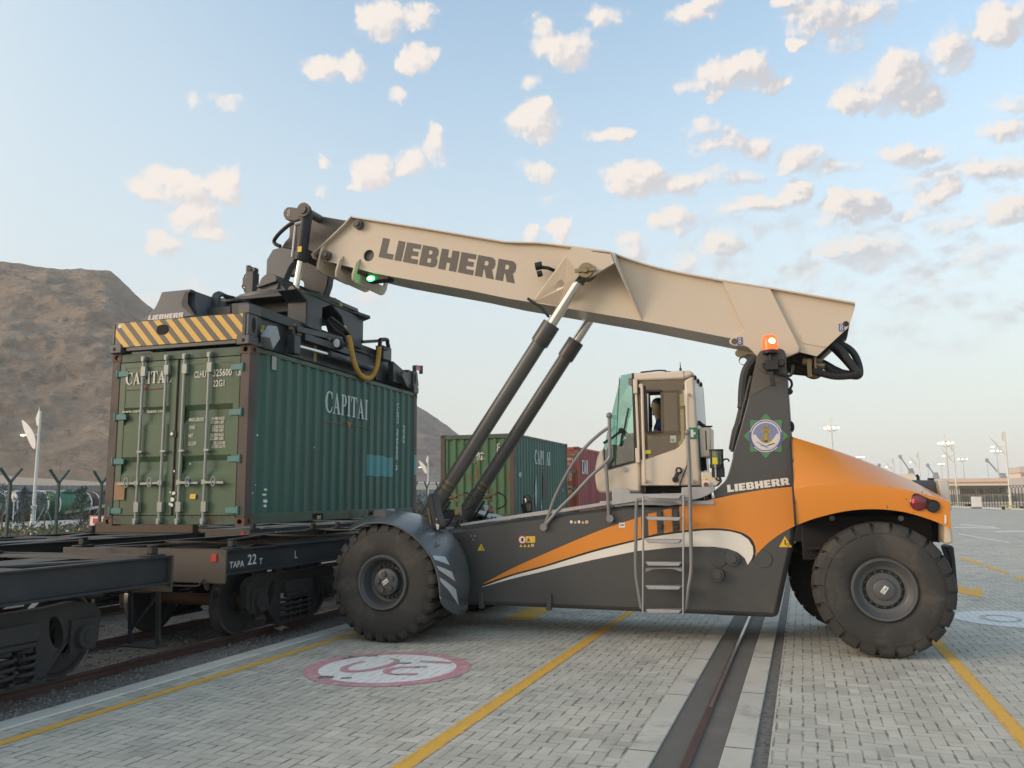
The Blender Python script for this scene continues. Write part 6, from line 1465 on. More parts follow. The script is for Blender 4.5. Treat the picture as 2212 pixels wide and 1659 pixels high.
def container(label, loc, rz, kind, side, endm, frame, group, railm=None):
    c = thing('shipping_container', label, 'shipping container', loc, rz, group)
    b = MB()
    for sx in (-1, 1):
        for yy in (.0, CLn-.16):
            pb = MB(); pb.box((min(sx*CW, sx*(CW-.15)), yy, .118), (max(sx*CW, sx*(CW-.15)), yy+.16, CHt-.118)); pb.build('corner_post', frame, c, local=True, bevel=.008)
        x0, x1 = sorted((sx*CW-sx*.004, sx*(CW-.07))); b.box((x0, .162, CHt-.075), (x1, CLn-.162, CHt-.006))
        x0, x1 = sorted((sx*CW-sx*.006, sx*(CW-.06)))
        for ya, yb in ((.162, 1.85), (2.21, 3.85), (4.21, CLn-.162)): b.box((x0, ya, .018), (x1, yb, .165))
        for ya, yb in ((1.85, 2.21), (3.85, 4.21)): b.box((x0, ya, .125), (x1, yb, .165)); xi = sx*(CW-.13); b.box((min(xi, xi+.01), ya, .02), (max(xi, xi+.01), yb, .125))
    for yy in (.0, CLn-.12): b.box((-CW+.162, yy+.004, CHt-.14), (CW-.162, yy+.12, CHt-.01)); b.box((-CW+.162, yy+.002, .018), (CW-.162, yy+.12, .145))
    b.build('frame', railm or frame, c, local=True, bevel=.008)
    for sx in (-1, 1):
        for yy in (0, 1):
            for zz in (0, 1):
                b = MB(); x0, x1 = sorted((sx*(CW+.003), sx*(CW-.162))); y0, y1 = (-.004, .178) if yy == 0 else (CLn-.178, CLn+.004); z0, z1 = (-.002, .118) if zz == 0 else (CHt-.118, CHt+.004)
                ovl = [( .5+.24*math.cos(a), .5+.30*math.sin(a)) for a in np.linspace(0, 2*math.pi, 15)[:-1]]
                yf = y0 if yy == 0 else y1; dy = .03 if yy == 0 else -.03; xf = x0 if sx < 0 else x1; dx = .03 if sx < 0 else -.03
                b.prism([Vector((x0, yf, z0)), Vector((x1, yf, z0)), Vector((x1, yf, z1)), Vector((x0, yf, z1))], (0, dy, 0), [[Vector((x0+(x1-x0)*u, yf, z0+(z1-z0)*v)) for u, v in ovl]])
                ya, yb = sorted((yf+dy, (y1 if yy == 0 else y0)))
                b.prism([Vector((xf, ya, z0)), Vector((xf, yb, z0)), Vector((xf, yb, z1)), Vector((xf, ya, z1))], (dx, 0, 0), [[Vector((xf, ya+(yb-ya)*u, z0+(z1-z0)*v)) for u, v in ovl]])
                xa, xb = sorted((xf+dx, (x1 if sx < 0 else x0))); b.box((xa, ya, z0), (xb, yb, z0+.012)); b.box((xa, ya, z1-.012), (xb, yb, z1))
                xin = xb if sx < 0 else xa; b.box((min(xin, xin-.001), ya, z0+.012), (max(xin, xin+.001), yb, z1-.012))
                b.build('corner_casting', M['rust'], c, local=True)
    for sx in (-1, 1):
        b = MB(); co = corrug(.16, CLn-.16, 20, .036)
        b.grid([[Vector((sx*(CW-.012-d), y, z)) for y, d in co] for z in (.165, CHt-.075)]); b.build('side_panel', side, c, local=True, smooth=0)
    b = MB(); co = corrug(.12, CLn-.12, 28, .02); b.grid([[Vector((x, y, CHt-.03-d)) for y, d in co] for x in (-CW+.07, CW-.07)]); b.build('roof_panel', side, c, local=True, smooth=0)
    b = MB(); b.box((-CW+.06, .1, .10), (CW-.06, CLn-.1, .125)); b.build('underfloor', frame, c, local=True)
    b = MB(); co = corrug(-CW+.15, CW-.15, 8, .045); b.grid([[Vector((x, CLn-.03-d, z)) for x, d in co] for z in (.145, CHt-.14)]); b.build('end_panel', endm, c, local=True, smooth=0)
    if kind == 'ribs':
        b = MB(); co = corrug(-CW+.15, CW-.15, 8, .045); b.grid([[Vector((x, .03+d, z)) for x, d in co] for z in (.145, CHt-.14)]); b.build('end_panel', endm, c, local=True, smooth=0)
    else:
        for sx in (-1, 1):
            x0, x1 = sorted((sx*.028, sx*1.055)); z0, z1 = .155, CHt-.150; d = bpy.data.objects.new('door', None); COL.objects.link(d); d.parent = c
            b = MB(); m_ = .10
            b.box((x0, .004, z0), (x0+m_, .05, z1)); b.box((x1-m_, .004, z0), (x1, .05, z1)); b.box((x0+m_, .004, z0), (x1-m_, .05, z0+.08)); b.box((x0+m_, .004, z1-.08), (x1-m_, .05, z1))
            H = z1-z0; pz = [z1-.08, z1-.30*H, z1-.335*H, z1-.385*H, z1-.42*H, z1-.625*H, z1-.66*H, z1-.71*H, z1-.745*H, z0+.08]; pd = [.010,.010,.050,.050,.010,.010,.050,.050,.010,.010]
            xs_ = [x0+m_, x0+m_+.004, x1-m_-.004, x1-m_]; b.grid([[Vector((x, y, z)) for x in xs_] for z, y in zip(pz, pd)])
            for xx in (x0+m_, x1-m_):
                for (a, b_, c_, e_) in ((1,2,3,4),(5,6,7,8)): b.add([(xx, pd[k], pz[k]) for k in (a,b_,c_,e_)], [(0,1,2,3)])
            b.build('door_leaf', endm, d, local=True, smooth=0)
            b = MB(); b.box((x0-.026, .008, z0), (x0-.001, .04, z1)); b.box((x1+.001, .008, z0), (x1+.014, .04, z1)); b.build('gasket', M['gasket'], d, local=True)
            for x in ((-.611, -.196) if sx < 0 else (.125, .556)):
                b = MB(); b.cyl((x, -.035, .05), (x, -.035, CHt-.07), .020, 12)
                for zz in (.075, CHt-.10): b.box((x-.035, -.06, zz-.03), (x+.035, .004, zz+.03)); b.box((x-.022, -.07, zz-.055), (x+.022, -.01, zz+.02))
                b.build('lock_rod', M['rod'], d, local=True, bevel=.004)
                b = MB()
                for zz in (.27, CHt-.30): b.box((x-.03, -.058, zz-.075), (x+.055, .006, zz+.075))
                for zz in (1.08,): b.box((x-.025, -.058, zz-.018), (x+.07, .008, zz+.018)); b.cyl((x+.05, -.062, zz), (x+.05, -.05, zz), .018, 8)
                b.build('rod_bracket', M['rod'], d, local=True, bevel=.005)
                b = MB(); zz = .62; dr_ = -1 if sx < 0 else 1
                b.box((x-.035, -.065, zz-.035), (x+.035, -.02, zz+.035)); b.bar((x, -.06, zz), (x+dr_*.34, -.06, zz-.01), .035, .02, (0,1,0)); b.box((x+dr_*.17-.04, -.05, zz-.02), (x+dr_*.17+.04, .01, zz+.02))
                b.tube([Vector((x+dr_*.17+.035*math.cos(a), -.07, zz+.01+.07*math.sin(a))) for a in np.linspace(0, 6.28, 13)[:-1]], .011, 6, closed=True)
                b.build('lock_handle', M['rod'], d, local=True, bevel=.003)
            for zz in (.22, .95, 1.62, 2.28):
                b = MB(); xh = x1 - .02 if sx > 0 else x0 + .02; b.prism([Vector((xh-sx*.13, -.012, zz-.045)), Vector((xh+sx*.085, -.016, zz-.045)), Vector((xh+sx*.085, -.016, zz+.045)), Vector((xh-sx*.13, -.012, zz+.035))], (0,.03,0)); b.cyl((xh+sx*.07, -.01, zz-.06), (xh+sx*.07, -.01, zz+.06), .02, 8); b.build('hinge', M['hinge'], d, local=True, bevel=.004)
    return c
# ---- the hoisted container
RZ = R(2.5); ccr = Vector((-7.45, 9.826, 1.653)); croot = ccr - Vector((CW*math.cos(RZ), CW*math.sin(RZ), 0))
GC = 'containers in the rail yard'
hc1 = container('green 20-foot container with locked doors hanging from the spreader', croot, RZ, 'doors', M['green_side'], M['green_door'], M['rust_frame'], GC, M['green_rail'])
rotm = Matrix.Rotation(-RZ, 3, 'Z')
def LP(c, x, y, ax, v):
    o = rotm @ (C0 - croot); d = rotm @ ray(*c(x, y)); return o + d*((v - o[ax])/d[ax])
def dq(pts, y=-.001): return [LP(cA, x, y_, 1, y) for x, y_ in pts]
def lbl(par, name, fn, mt): 
    b = MB(); fn(b); return b.build(name, mt, par, local=True, smooth=0)
def tq(s, bl, br, h, bold=.015):   # text on the door from baseline ends in crop A
    def f(b):
        q = dq([bl, br, (br[0]+2, br[1]-h), (bl[0]+2, bl[1]-h)]); text(b, s, q, bold)
    return f
a0 = dq([(205,840)])[0]; a1 = dq([(480,826)])[0]
lbl(hc1, 'company_lettering', lambda b: serif_word(b, 'CAPITAL', a0, (1,0,0), (0,0,1), .185, .055, squeeze=(a1.x-a0.x)/(.185*5.33)), M['door_letter'])
def underline(b):
    p, q = dq([(204,872),(450,860)]); m_ = p.lerp(q, .53)
    b.bar(p, p.lerp(q, .49), .006, .012, (0,1,0)); b.bar(p.lerp(q, .59), q, .006, .012, (0,1,0)); b.add([m_ + Vector((-.03,0,.03)), m_ + Vector((.03,0,.03)), m_ + Vector((0,0,-.04))], [(0,1,2)])
lbl(hc1, 'red_underline', underline, M['red_line'])
lbl(hc1, 'serial_lettering', lambda b: (tq('CLHU', (643,796), (718,790), 42)(b), tq('325600', (763,787), (882,780), 46)(b), tq('22G1', (763,852), (835,848), 42)(b), tq('3', (921,777), (939,776), 40)(b)), M['door_letter'])
def box3(b):
    q = dq([(916,782),(943,780),(943,728),(916,730)])
    for i in range(4): b.bar(q[i], q[(i+1) % 4], .004, .007, (0,1,0))
lbl(hc1, 'check_digit_box', box3, M['door_letter'])
lbl(hc1, 'web_lettering', lambda b: (tq('www.capit', (183,1027), (300,1020), 26, .012)(b), tq('al', (303,1020), (316,1019), 20, .012)(b), tq('-lease.com', (332,1019), (462,1012), 22, .012)(b)), M['door_letter'])
def weights(b):
    for s, x0, x1, yb, h in (('MAX.GROSS',610,703,1074,24),('TARE',610,648,1124,22),('NET',607,637,1176,22),('CU.CAP.',604,658,1227,24)): tq(s, (x0,yb), (x1,yb-3), h)(b)
    for s, x0, x1, yb in (('30.480 KGS',750,836,1064),('67.200 LBS',748,832,1088),('2.230 KGS',756,832,1117),('4.920 LBS',756,829,1139),('28.250 KGS',744,831,1169),('62.280 LBS',743,829,1192),('33.2 CU.M.',765,842,1220),('1.170 CU.FT.',757,846,1243)): tq(s, (x0,yb), (x1,yb-3), 19)(b)
lbl(hc1, 'weight_table', weights, M['door_letter'])
for pts, mt in (([(130,1572),(195,1574),(203,1455),(135,1460)], mat('tan paper plate', (.33,.20,.10), .7, var=.15)), ([(614,1565),(650,1568),(655,1535),(618,1536)], M['sign_yellow']), ([(490,1168),(528,1176),(530,1133),(493,1138)], M['gasket'])):
    lbl(hc1, 'door_plate' if mt != M['sign_yellow'] else 'yellow_sticker', lambda b: b.add(dq(pts, -.012), [(0,1,2,3)]), mt)
def scraps(b):
    rv = random.Random(2)
    for x, y, s in ((512,1532,12),(505,1570,14),(502,1605,12),(488,1600,8),(617,1343,4),(515,1390,6),(490,1525,6),(498,1152,10)): b.add(dq([(x+s*math.cos(a)*(.6+.6*rv.random()), y+1.3*s*math.sin(a)*(.6+.6*rv.random())) for a in np.linspace(0, 6.28, 6)[:-1]], -.013), [tuple(range(5))])
lbl(hc1, 'paper_scrap', scraps, M['sign_white'])
b = MB(); p = LP(cA, 614, 1440, 1, -.08); b.cyl(p, p + Vector((0,0,-.04)), .022, 8); b.build('bolt_seal', M['sign_blue'], hc1, local=True)
# side lettering (near long side), stands on the outer ridges
XS = CW - .008
def SP(x, y): return LP(cA, x, y, 0, XS)
s0, s1 = SP(1472, 1000), SP(1762, 1062); sb = SP(1475,1015); hh = SP(1475,905).z - sb.z
o_ = SP(1478,1012); ux = (SP(1762,1063) - o_); ux.z = 0; L_ = ux.length; ux.normalize()
lbl(hc1, 'company_lettering', lambda b: serif_word(b, 'CAPITA', o_, ux, (0,0,1), .37, .08, squeeze=L_*.86/(.37*5.02)) and serif_word(b, 'I', o_ + ux*(L_*.88), ux, (0,0,1), .37, squeeze=.75), M['side_letter'])
def sunder(b):
    p, q = SP(1466,1070), SP(1760,1114); b.bar(p, p.lerp(q, .47), .005, .02, (1,0,0)); b.bar(p.lerp(q, .63), q, .005, .02, (1,0,0)); m_ = p.lerp(q, .54); b.add([m_ + Vector((0,-.08,.05)), m_ + Vector((0,.08,.05)), m_ + Vector((0,0,-.09))], [(0,1,2)])
lbl(hc1, 'red_underline', sunder, M['red_line'])
def vert(b, s, x, y0, y1, hgt, xb):
    n_ = len(s); 
    for i, ch in enumerate(s):
        if ch == ' ': continue
        t = i/(n_-1); p = SP(x + (xb-x)*t, y0 + (y1-y0)*t); text_at(b, ch, p - Vector((0,.045,hgt/2)), (0,1,0), (0,0,1), hgt, .03, w=.09)
lbl(hc1, 'serial_lettering', lambda b: (vert(b, 'CLHU 325600 3', 1944, 972, 1368, .105, 1934), vert(b, '22G', 1982, 1115, 1192, .12, 1980)), M['side_letter'])
lbl(hc1, 'repair_patch', lambda b: (b.grid([[Vector((CW-.012-d+.0012, y, z - (.06*noise.noise(Vector((y*3, z, 0))) if k else .03*noise.noise(Vector((y*2, 5, 0)))))) for y, d in [q for q in corrug(.16, CLn-.16, 20, .036) if SP(1748,1300).y < q[0] < SP(1925,1300).y]] for k, z in enumerate((SP(1835,1292).z, SP(1835,1418).z))]), b.box((CW+.001, CLn-.14, SP(2075,1260).z-.1-.42), (CW+.003, CLn-.01, SP(2075,1260).z-.1))), M['patch'])
def sscr(b):
    rv = random.Random(4)
    for x, y, w, h in ((1100,1508,14,10),(1092,1540,18,9),(1098,1580,18,14),(1096,1612,12,10),(1035,1478,6,3),(1016,1530,5,5),(1047,1160,6,9),(1410,1240,4,4)): b.add([SP(x+w*math.cos(a)*(.7+.4*rv.random()), y+h*math.sin(a)*(.7+.4*rv.random())) for a in np.linspace(0, 6.28, 6)[:-1]], [tuple(range(5))])
lbl(hc1, 'torn_sticker', sscr, M['sign_white'])
lbl(hc1, 'data_plate', lambda b: b.box(SP(1152,735) + Vector((-.002,-.06,-.02)), SP(1152,735) + Vector((.004,.06,.20))), M['rod'])

def heavy_cai(b):
    q = [S3(1556,680), S3(1608,684), S3(1608,556), S3(1556,552)]
    def pq(pts): b.add([quadmap(q, u, v) for u, v in pts], [tuple(range(len(pts)))])
    pq([(0,0),(.30,0),(.30,.16),(.14,.16),(.14,.84),(.30,.84),(.30,1),(0,1)]); pq([(.36,0),(.48,0),(.54,.3),(.52,1),(.44,1)]); pq([(.545,1),(.70,0),(.60,0),(.545,.28)])
    pq([(.78,0),(1,0),(1,1),(.78,1)])
# ---- containers waiting behind
g2 = U(1110, 935, 23.6); c2r = Vector((g2.x - CW, 23.6, g2.z - CHt))
hc2 = container('x', c2r, 0, 'ribs', M['green_side'], M['green_end'], M['rust_frame'], GC, M['green_rail'])
hc2['label'] = 'green container on the wagon behind the lift cylinders, ribbed end streaked with rust'
def P2(x, y): p = U(*cI(x, y), c2r.y + .028) - c2r; return p
def S2(x, y): p = UX(*cI(x, y), c2r.x + XS) - c2r; return p
lbl(hc2, 'chinese_lettering', lambda b: text(b, '航', [P2(578,556), P2(655,552), P2(655,474), P2(578,478)], .02), M['door_letter'])
lbl(hc2, 'red_underline', lambda b: (b.bar(P2(552,578), P2(672,572), .004, .018, (0,1,0)), b.add([P2(545,570), P2(568,565), P2(560,590)], [(0,1,2)])), M['red_line'])
def v2(b):
    for i, ch in enumerate('CLHU'): p = P2(783, 420 + 42*i); text_at(b, ch, p + Vector((-.05,0,-.07)), (1,0,0), (0,0,1), .14, .03, w=.10)
lbl(hc2, 'serial_lettering', v2, M['door_letter'])
o2 = S2(1118,588); u2 = S2(1258,600) - o2; u2.z = 0; L2 = u2.length; u2.normalize()
lbl(hc2, 'company_lettering', lambda b: serif_word(b, 'CAPITAI', o2, u2, (0,0,1), .46, .06, skip=(4,), squeeze=L2/(.46*5.3)), M['side_letter'])
lbl(hc2, 'red_underline', lambda b: b.bar(S2(1120,625), S2(1262,640), .004, .02, (1,0,0)), M['red_line'])
def rusts(b, f, rv, items):
    for x, y, w, h in items:
        n_ = 9; L_ = [f(x - w*(.5+.5*rv.random())*math.sin(math.pi*(i+.4)/n_), y + h*i/n_) for i in range(n_)]; R_ = [f(x + w*(.5+.5*rv.random())*math.sin(math.pi*(i+.4)/n_), y + h*i/n_) for i in range(n_)]
        b.grid([L_, R_])
rv = random.Random(8)
lbl(hc2, 'rust_streak', lambda b: rusts(b, lambda x, y: P2(x, y) + Vector((0,-.004,0)), rv, ((590,595,14,175),(520,680,14,110),(880,640,8,120),(915,650,10,330),(705,800,6,60))), mat('orange rust streaks', (.22,.085,.03), .8, var=.3, scale=8))
lbl(hc2, 'scuff', lambda b: rusts(b, lambda x, y: S2(x, y) + Vector((.003,0,0)), rv, ((1130,690,14,330),(985,660,20,60),(1180,960,8,60),(1376,810,5,50))), mat('pale scuffs', (.30,.36,.34), .7, var=.2))
lbl(hc2, 'brown_panel', lambda b: b.add([S2(1192,690)+Vector((.004,0,0)), S2(1232,692)+Vector((.004,0,0)), S2(1232,905)+Vector((.004,0,0)), S2(1192,905)+Vector((.004,0,0))], [(0,1,2,3)]), mat('brown primer', (.075,.06,.045), .7, var=.2))
g3 = U(*cI(1515,430), 31.2); c3r = Vector((g3.x - CW, 31.2, g3.z - CHt))
hc3 = container('red container farthest back on the near track, to the left of the cab', c3r, 0, 'doors', M['red_side'], M['red_door'], M['red_door'], GC)
def P3(x, y): return U(*cI(x, y), c3r.y - .006) - c3r
def S3(x, y): return UX(*cI(x, y), c3r.x + XS) - c3r
lbl(hc3, 'serial_lettering', lambda b: (text(b, '4051 8', [P3(1410,558), P3(1498,556), P3(1498,532), P3(1410,534)], .02), text(b, '22G1', [P3(1395,600), P3(1445,598), P3(1445,576), P3(1395,578)], .02), *[text(b, s, [P3(1424,y+18), P3(1462,y+17), P3(1462,y), P3(1424,y)], .01) for s, y in (('KGS',662),('LBS',682),('KGS',705),('LBS',725),('KG',790),('CU.M.',826),('CU.FT',840))]), M['door_letter'])
lbl(hc3, 'company_lettering', lambda b: (heavy_cai(b)), M['side_letter'])
# ================================================================== SPREADER (local axes of the hoisted container)
spr = thing('container_spreader', 'black spreader with yellow hazard stripes locked on top of the hanging green container', 'container spreader', croot, RZ)
def sb_(name, mt, fn, par=spr, bevel=.008, smooth=35):
    b = MB(); fn(b); return b.build(name, mt, par, local=True, bevel=bevel, smooth=smooth)
ZT = CHt
def LY(c, x, y, v): return LP(c, x, y, 1, v)
def LX(c, x, y, v): return LP(c, x, y, 0, v)
# end beams (front carries hazard stripes)
for e, (y0, y1) in enumerate(((-.045, .34), (CLn-.34, CLn+.03))):
    sb_('end_beam', M['spreader'], lambda b: (b.box((-1.16, y0, ZT+.085), (1.16, y1, ZT+.475))), bevel=.012)
    for sx in (-1, 1):
        def cornr(b):
            xa, xb = sorted((sx*1.235, sx*1.02)); ya, yb = (y0-.02, y0+.22) if e == 0 else (y1-.22, y1+.02)
            b.box((xa, ya, ZT+.006), (xb, yb, ZT+.14)); b.box((min(sx*1.165,sx*1.21), ya+.02, ZT+.141), (max(sx*1.165,sx*1.21), yb, ZT+.46))
        cb = sb_('twistlock_housing', M['spr_grey'], cornr, bevel=.01)
        def slot(b):
            yy = (y0-.021) if e == 0 else (y1+.021); b.box((sx*1.14-.022, min(yy, yy-.001), ZT+.04), (sx*1.14+.022, max(yy, yy+.001), ZT+.09)); 
            yc_ = y0+.12 if e == 0 else y1-.12; xx = sx*1.2105
            b.prism([Vector((xx, yc_+.045*math.cos(a), ZT+.31+.115*math.sin(a))) for a in np.linspace(0, 6.28, 19)[:-1]], (sx*.004, 0, 0))
        sb_('lock_slot', M['void'], slot, cb, 0)
def clip(poly, x0, x1, z0, z1):
    def cut(P, f, g):
        out = []
        for i in range(len(P)):
            a, b_ = P[i-1], P[i]
            if f(b_):
                if not f(a): out.append(g(a, b_))
                out.append(b_)
            elif f(a): out.append(g(a, b_))
        return out
    lerp = lambda a, b_, t: (a[0]+(b_[0]-a[0])*t, a[1]+(b_[1]-a[1])*t)
    for ax, v, s in ((0,x0,1),(0,x1,-1),(1,z0,1),(1,z1,-1)):
        if not poly: return []
        poly = cut(poly, lambda p: s*(p[ax]-v) >= 0, lambda a, b_: lerp(a, b_, (v-a[ax])/(b_[ax]-a[ax])))
    return poly
def haz(b):
    z0, z1 = ZT+.092, ZT+.470
    for k in range(-2, 11):
        x = -1.115 + .2165*k; P = clip([(x, z1), (x+.108, z1), (x+.108+.345, z0), (x+.345, z0)], -1.15, 1.105, z0, z1)
        if len(P) > 2:
            if k == 3: pass
            b.add([Vector((u, -.0475, v)) for u, v in P], [tuple(range(len(P)))])
sb_('hazard_stripe', M['yellow'], haz, bevel=0, smooth=0)
sb_('dark_band', M['letter_brown'], lambda b: b.add([Vector((u, -.0462, v)) for u, v in ((-1.15,ZT+.092),(1.105,ZT+.092),(1.105,ZT+.470),(-1.15,ZT+.470))], [(0,1,2,3)]), bevel=0, smooth=0)
hp = [LY(cN, 760+85*0, 685, -.050)]; hc_ = LY(cN, 845, 685, -.050)
sb_('lift_hole', M['void'], lambda b: b.prism([hc_ + Vector((.105*(abs(math.cos(a))**.6)*(1 if math.cos(a) > 0 else -1), 0, .075*(abs(math.sin(a))**.7)*(1 if math.sin(a) > 0 else -1))) for a in np.linspace(0, 6.28, 29)[:-1]], (0,-.003,0)), bevel=0)
sb_('sticker', M['sign_white'], lambda b: b.add([LY(cN, x, y, -.051) for x, y in ((232,668),(280,660),(280,620),(232,625))], [(0,1,2,3)]), bevel=0)
sb_('rim_plate', M['spr_grey'], lambda b: (b.box((-.94, -.04, ZT+.03), (1.0, .0, ZT+.084)), b.box((-.85,.0,ZT+.478),(-.55,.03,ZT+.50)), b.box((-1.13,-.03,ZT+.477),(1.0,.30,ZT+.486))))
# grey nose cover
nose = [LY(cN, x, y, .02) for x, y in ((515,585),(640,482),(740,382),(790,282),(835,165),(1242,126),(1225,170),(1160,190),(1112,310),(1130,372),(1295,495))]
nc = sb_('nose_cover', M['bluegrey'], lambda b: b.prism(nose, (0,.10,0)), bevel=.01)
sb_('nose_block', M['bluegrey'], lambda b: b.prism([p + Vector((0,.101,0)) for p in (LY(cN,840,172,.02), LY(cN,1240,130,.02), LY(cN,1285,490,.02), LY(cN,650,540,.02))], (0,.75,0)), bevel=.012)
sb_('nose_painted_shadow', M['black'], lambda b: (b.prism([LY(cN, x, y, .017) for x, y in ((1165,165),(1212,160),(1200,200),(1195,330),(1300,495),(1270,495),(1118,372),(1108,310),(1150,190))], (0,-.004,0))), bevel=0)  # black strip stands in for the shadow beside the nose cover
q = [LY(cN, x, y, .016) for x, y in ((640,558),(1128,515),(1136,445),(660,492))]
sb_('maker_lettering', M['emblem_white'], lambda b: heavy_word(b, 'LIEBHERR', q, depth=-.004), bevel=0, smooth=0)
# long telescopic beams
sb_('telescopic_beam', M['spreader'], lambda b: (b.box((.62, .345, ZT+.10), (.92, 4.9, ZT+.74)), b.box((.92, .345, ZT+.56), (.97, 4.9, ZT+.60)), b.box((.66, 4.9, ZT+.16), (.88, CLn-.345, ZT+.60))), bevel=.012)
sb_('telescopic_beam', M['spreader'], lambda b: (b.box((-.92, .345, ZT+.10), (-.62, 4.9, ZT+.74)), b.box((-.88, 4.9, ZT+.16), (-.66, CLn-.345, ZT+.60))), bevel=.012)
sb_('cross_frame', M['spreader'], lambda b: (b.box((-.62, .9, ZT+.25), (.62, 1.2, ZT+.62)), b.box((-.62, 4.4, ZT+.25), (.62, 4.7, ZT+.62)), b.box((-.62,2.4,ZT+.2),(.62,3.4,ZT+.6))))
sb_('inner_beam', M['spreader'], lambda b: (b.box((.1, .35, ZT+.45), (.6, 1.9, ZT+.70)), b.prism([(.93, 4.6, ZT+.60), (.93, 5.75, ZT+.30), (.93, 5.75, ZT+.12), (.93, 4.6, ZT+.12)], (.03,0,0)), b.box((.93, 1.75, ZT+.40), (1.06, 3.4, ZT+.52))))
sb_('junction_box', M['spr_grey'], lambda b: b.box(LX(cL, 1945, 1275, 1.05) + Vector((-.12,-.0,-.0)), LX(cL, 2060, 1170, 1.05) + Vector((.06,.0,.06))), bevel=.012)
p_ = LX(cL, 60, 560, 1.0)
sb_('sensor_block', M['spr_grey'], lambda b: (b.box(LY(cA, 925, 385, .10), LY(cA, 998, 322, .10) + Vector((0,.3,0)))))
# lettering on near side
XN = .9235
def tl_(c, s, bl, br, h): 
    a, d_ = LX(c, *bl, XN), LX(c, *br, XN); u = d_ - a; u.z = 0; w = u.length; u.normalize()
    return lambda b: text_at(b, s, a, u, (0,0,1), h, .02, w=w)
sb_('load_lettering', M['dark_yellow'], lambda b: (tl_(cL, 'WL: 45 T', (172,912), (385,930), .17)(b), tl_(cL, 'T.W. 9,5 T', (165,1008), (420,1040), .12)(b)), bevel=0, smooth=0)
sb_('yellow_mark', M['dark_yellow'], lambda b: [b.add([LX(cL, x, y, .9725 if y0_ else XN) for x, y in P], [(0,1,2,3)]) for P, y0_ in (([(1025,1048),(1065,1055),(1058,1312),(1018,1305)], 0),)], bevel=0)
# lamp arm and lamp head, front near corner; small round lamp; rear lamps
a_ = LX(cL, 195, 945, 1.0); c_ = LX(cL, 400, 945, 1.22)
sb_('lamp_arm', M['tube'], lambda b: b.tube(smooth_path([a_, a_.lerp(c_, .5) + Vector((.02,0,-.03)), c_], 4), .045, 10), bevel=0)
def lampbox(b):
    d = (LX(cL, 470, 905, 1.25) - LX(cL, 360, 1060, 1.25)).normalized(); b.bar(LX(cL, 365, 1055, 1.28), LX(cL, 470, 900, 1.28), .24, .16, (1,.3,.0))
sb_('work_lamp', mat('grey lamp housing', (.30,.32,.32), .4, .3, var=.1), lampbox, bevel=.015)
p1 = LX(cL, 1350, 1060, 1.10)
sb_('round_lamp', M['black'], lambda b: b.cyl(p1 + Vector((-.02,.12,.0)), p1 + Vector((-.02,-.02,.0)), .10, 18))
sb_('round_lamp_lens', mat('frosted lamp lens', (.60,.62,.60), .3), lambda b: b.lathe([(.085,0),(.07,.02),(.0,.03)], p1 + Vector((.0,-.02,0)), (.45,-.9,0), 18), bevel=0)
# side shift cylinder, rails, hoses
b0, b1 = LX(cL, 800, 1100, 1.08), LX(cL, 1215, 1210, 1.08)
sb_('shift_rod', M['chrome'], lambda b: b.cyl(b0, b1, .035, 14), bevel=0)
sb_('shift_cylinder', M['spreader'], lambda b: (b.cyl(b1, LX(cL, 1850, 1420, 1.06), .075, 16), b.box(b0 + Vector((-.1,-.16,-.14)), b0 + Vector((.04,.02,.16))), b.cyl(LX(cL,700,830,1.02), LX(cL,760,1090,1.0), .05, 10), b.bar(LX(cL,760,860,1.02), LX(cL,1390,1010,1.02), .10, .10), b.bar(LX(cL,1200,985,1.05), LX(cL,1400,985,1.05), .06,.05)))
sb_('grease_fitting', M['brass'], lambda b: [b.cyl(LX(cL, x, y, 1.06), LX(cL, x+18, y+4, 1.06), .022, 8) for x, y in ((790,850),(820,850),(790,935),(820,940),(1205,990),(1225,1010),(690,850),(735,800))], bevel=0)
def hoses(b):
    for k, pts in enumerate(([(1230,720),(1330,830),(1440,900),(1500,950)], [(1210,740),(1300,860),(1400,920),(1450,1000),(1460,1100)], [(1250,700),(1380,800),(1490,910),(1520,970)], [(1760,1160),(1830,1280),(1880,1340),(1920,1360)], [(1640,1410),(1720,1450),(1820,1440)])):
        b.tube(smooth_path([LX(cL, x, y, 1.02+.03*k) for x, y in pts], 5), .028 if k < 3 else .012, 7)
    for k in range(4): 
        o0 = LY(cN, 1540+22*k, 470, .45); o1 = LY(cN, 1545+25*k, 250, .55); o2 = LY(cN, 1620+20*k, 178+10*k, .8); o3 = LY(cN, 1740, 225+8*k, 1.1); o4 = LY(cN, 1830, 245+8*k, 1.3)
        b.tube(smooth_path([o0, o1, o2, o3, o4], 5), .028, 7)
sb_('hydraulic_hose', M['black'], hoses, bevel=0)
sb_('valve_bank', M['spreader'], lambda b: (b.box(LY(cN,1340,470,.5), LY(cN,1530,340,.5)+Vector((0,.3,0))), b.box(LY(cN,1620,310,1.0), LY(cN,1910,245,1.0)+Vector((0,.3,0))), [b.cyl(LY(cN,1390+40*k,355,.46), LY(cN,1390+40*k,345,.60), .03, 8) for k in range(4)], b.box(LY(cN,1730,450,.9), LY(cN,1890,330,.9)+Vector((0,.25,0)))))
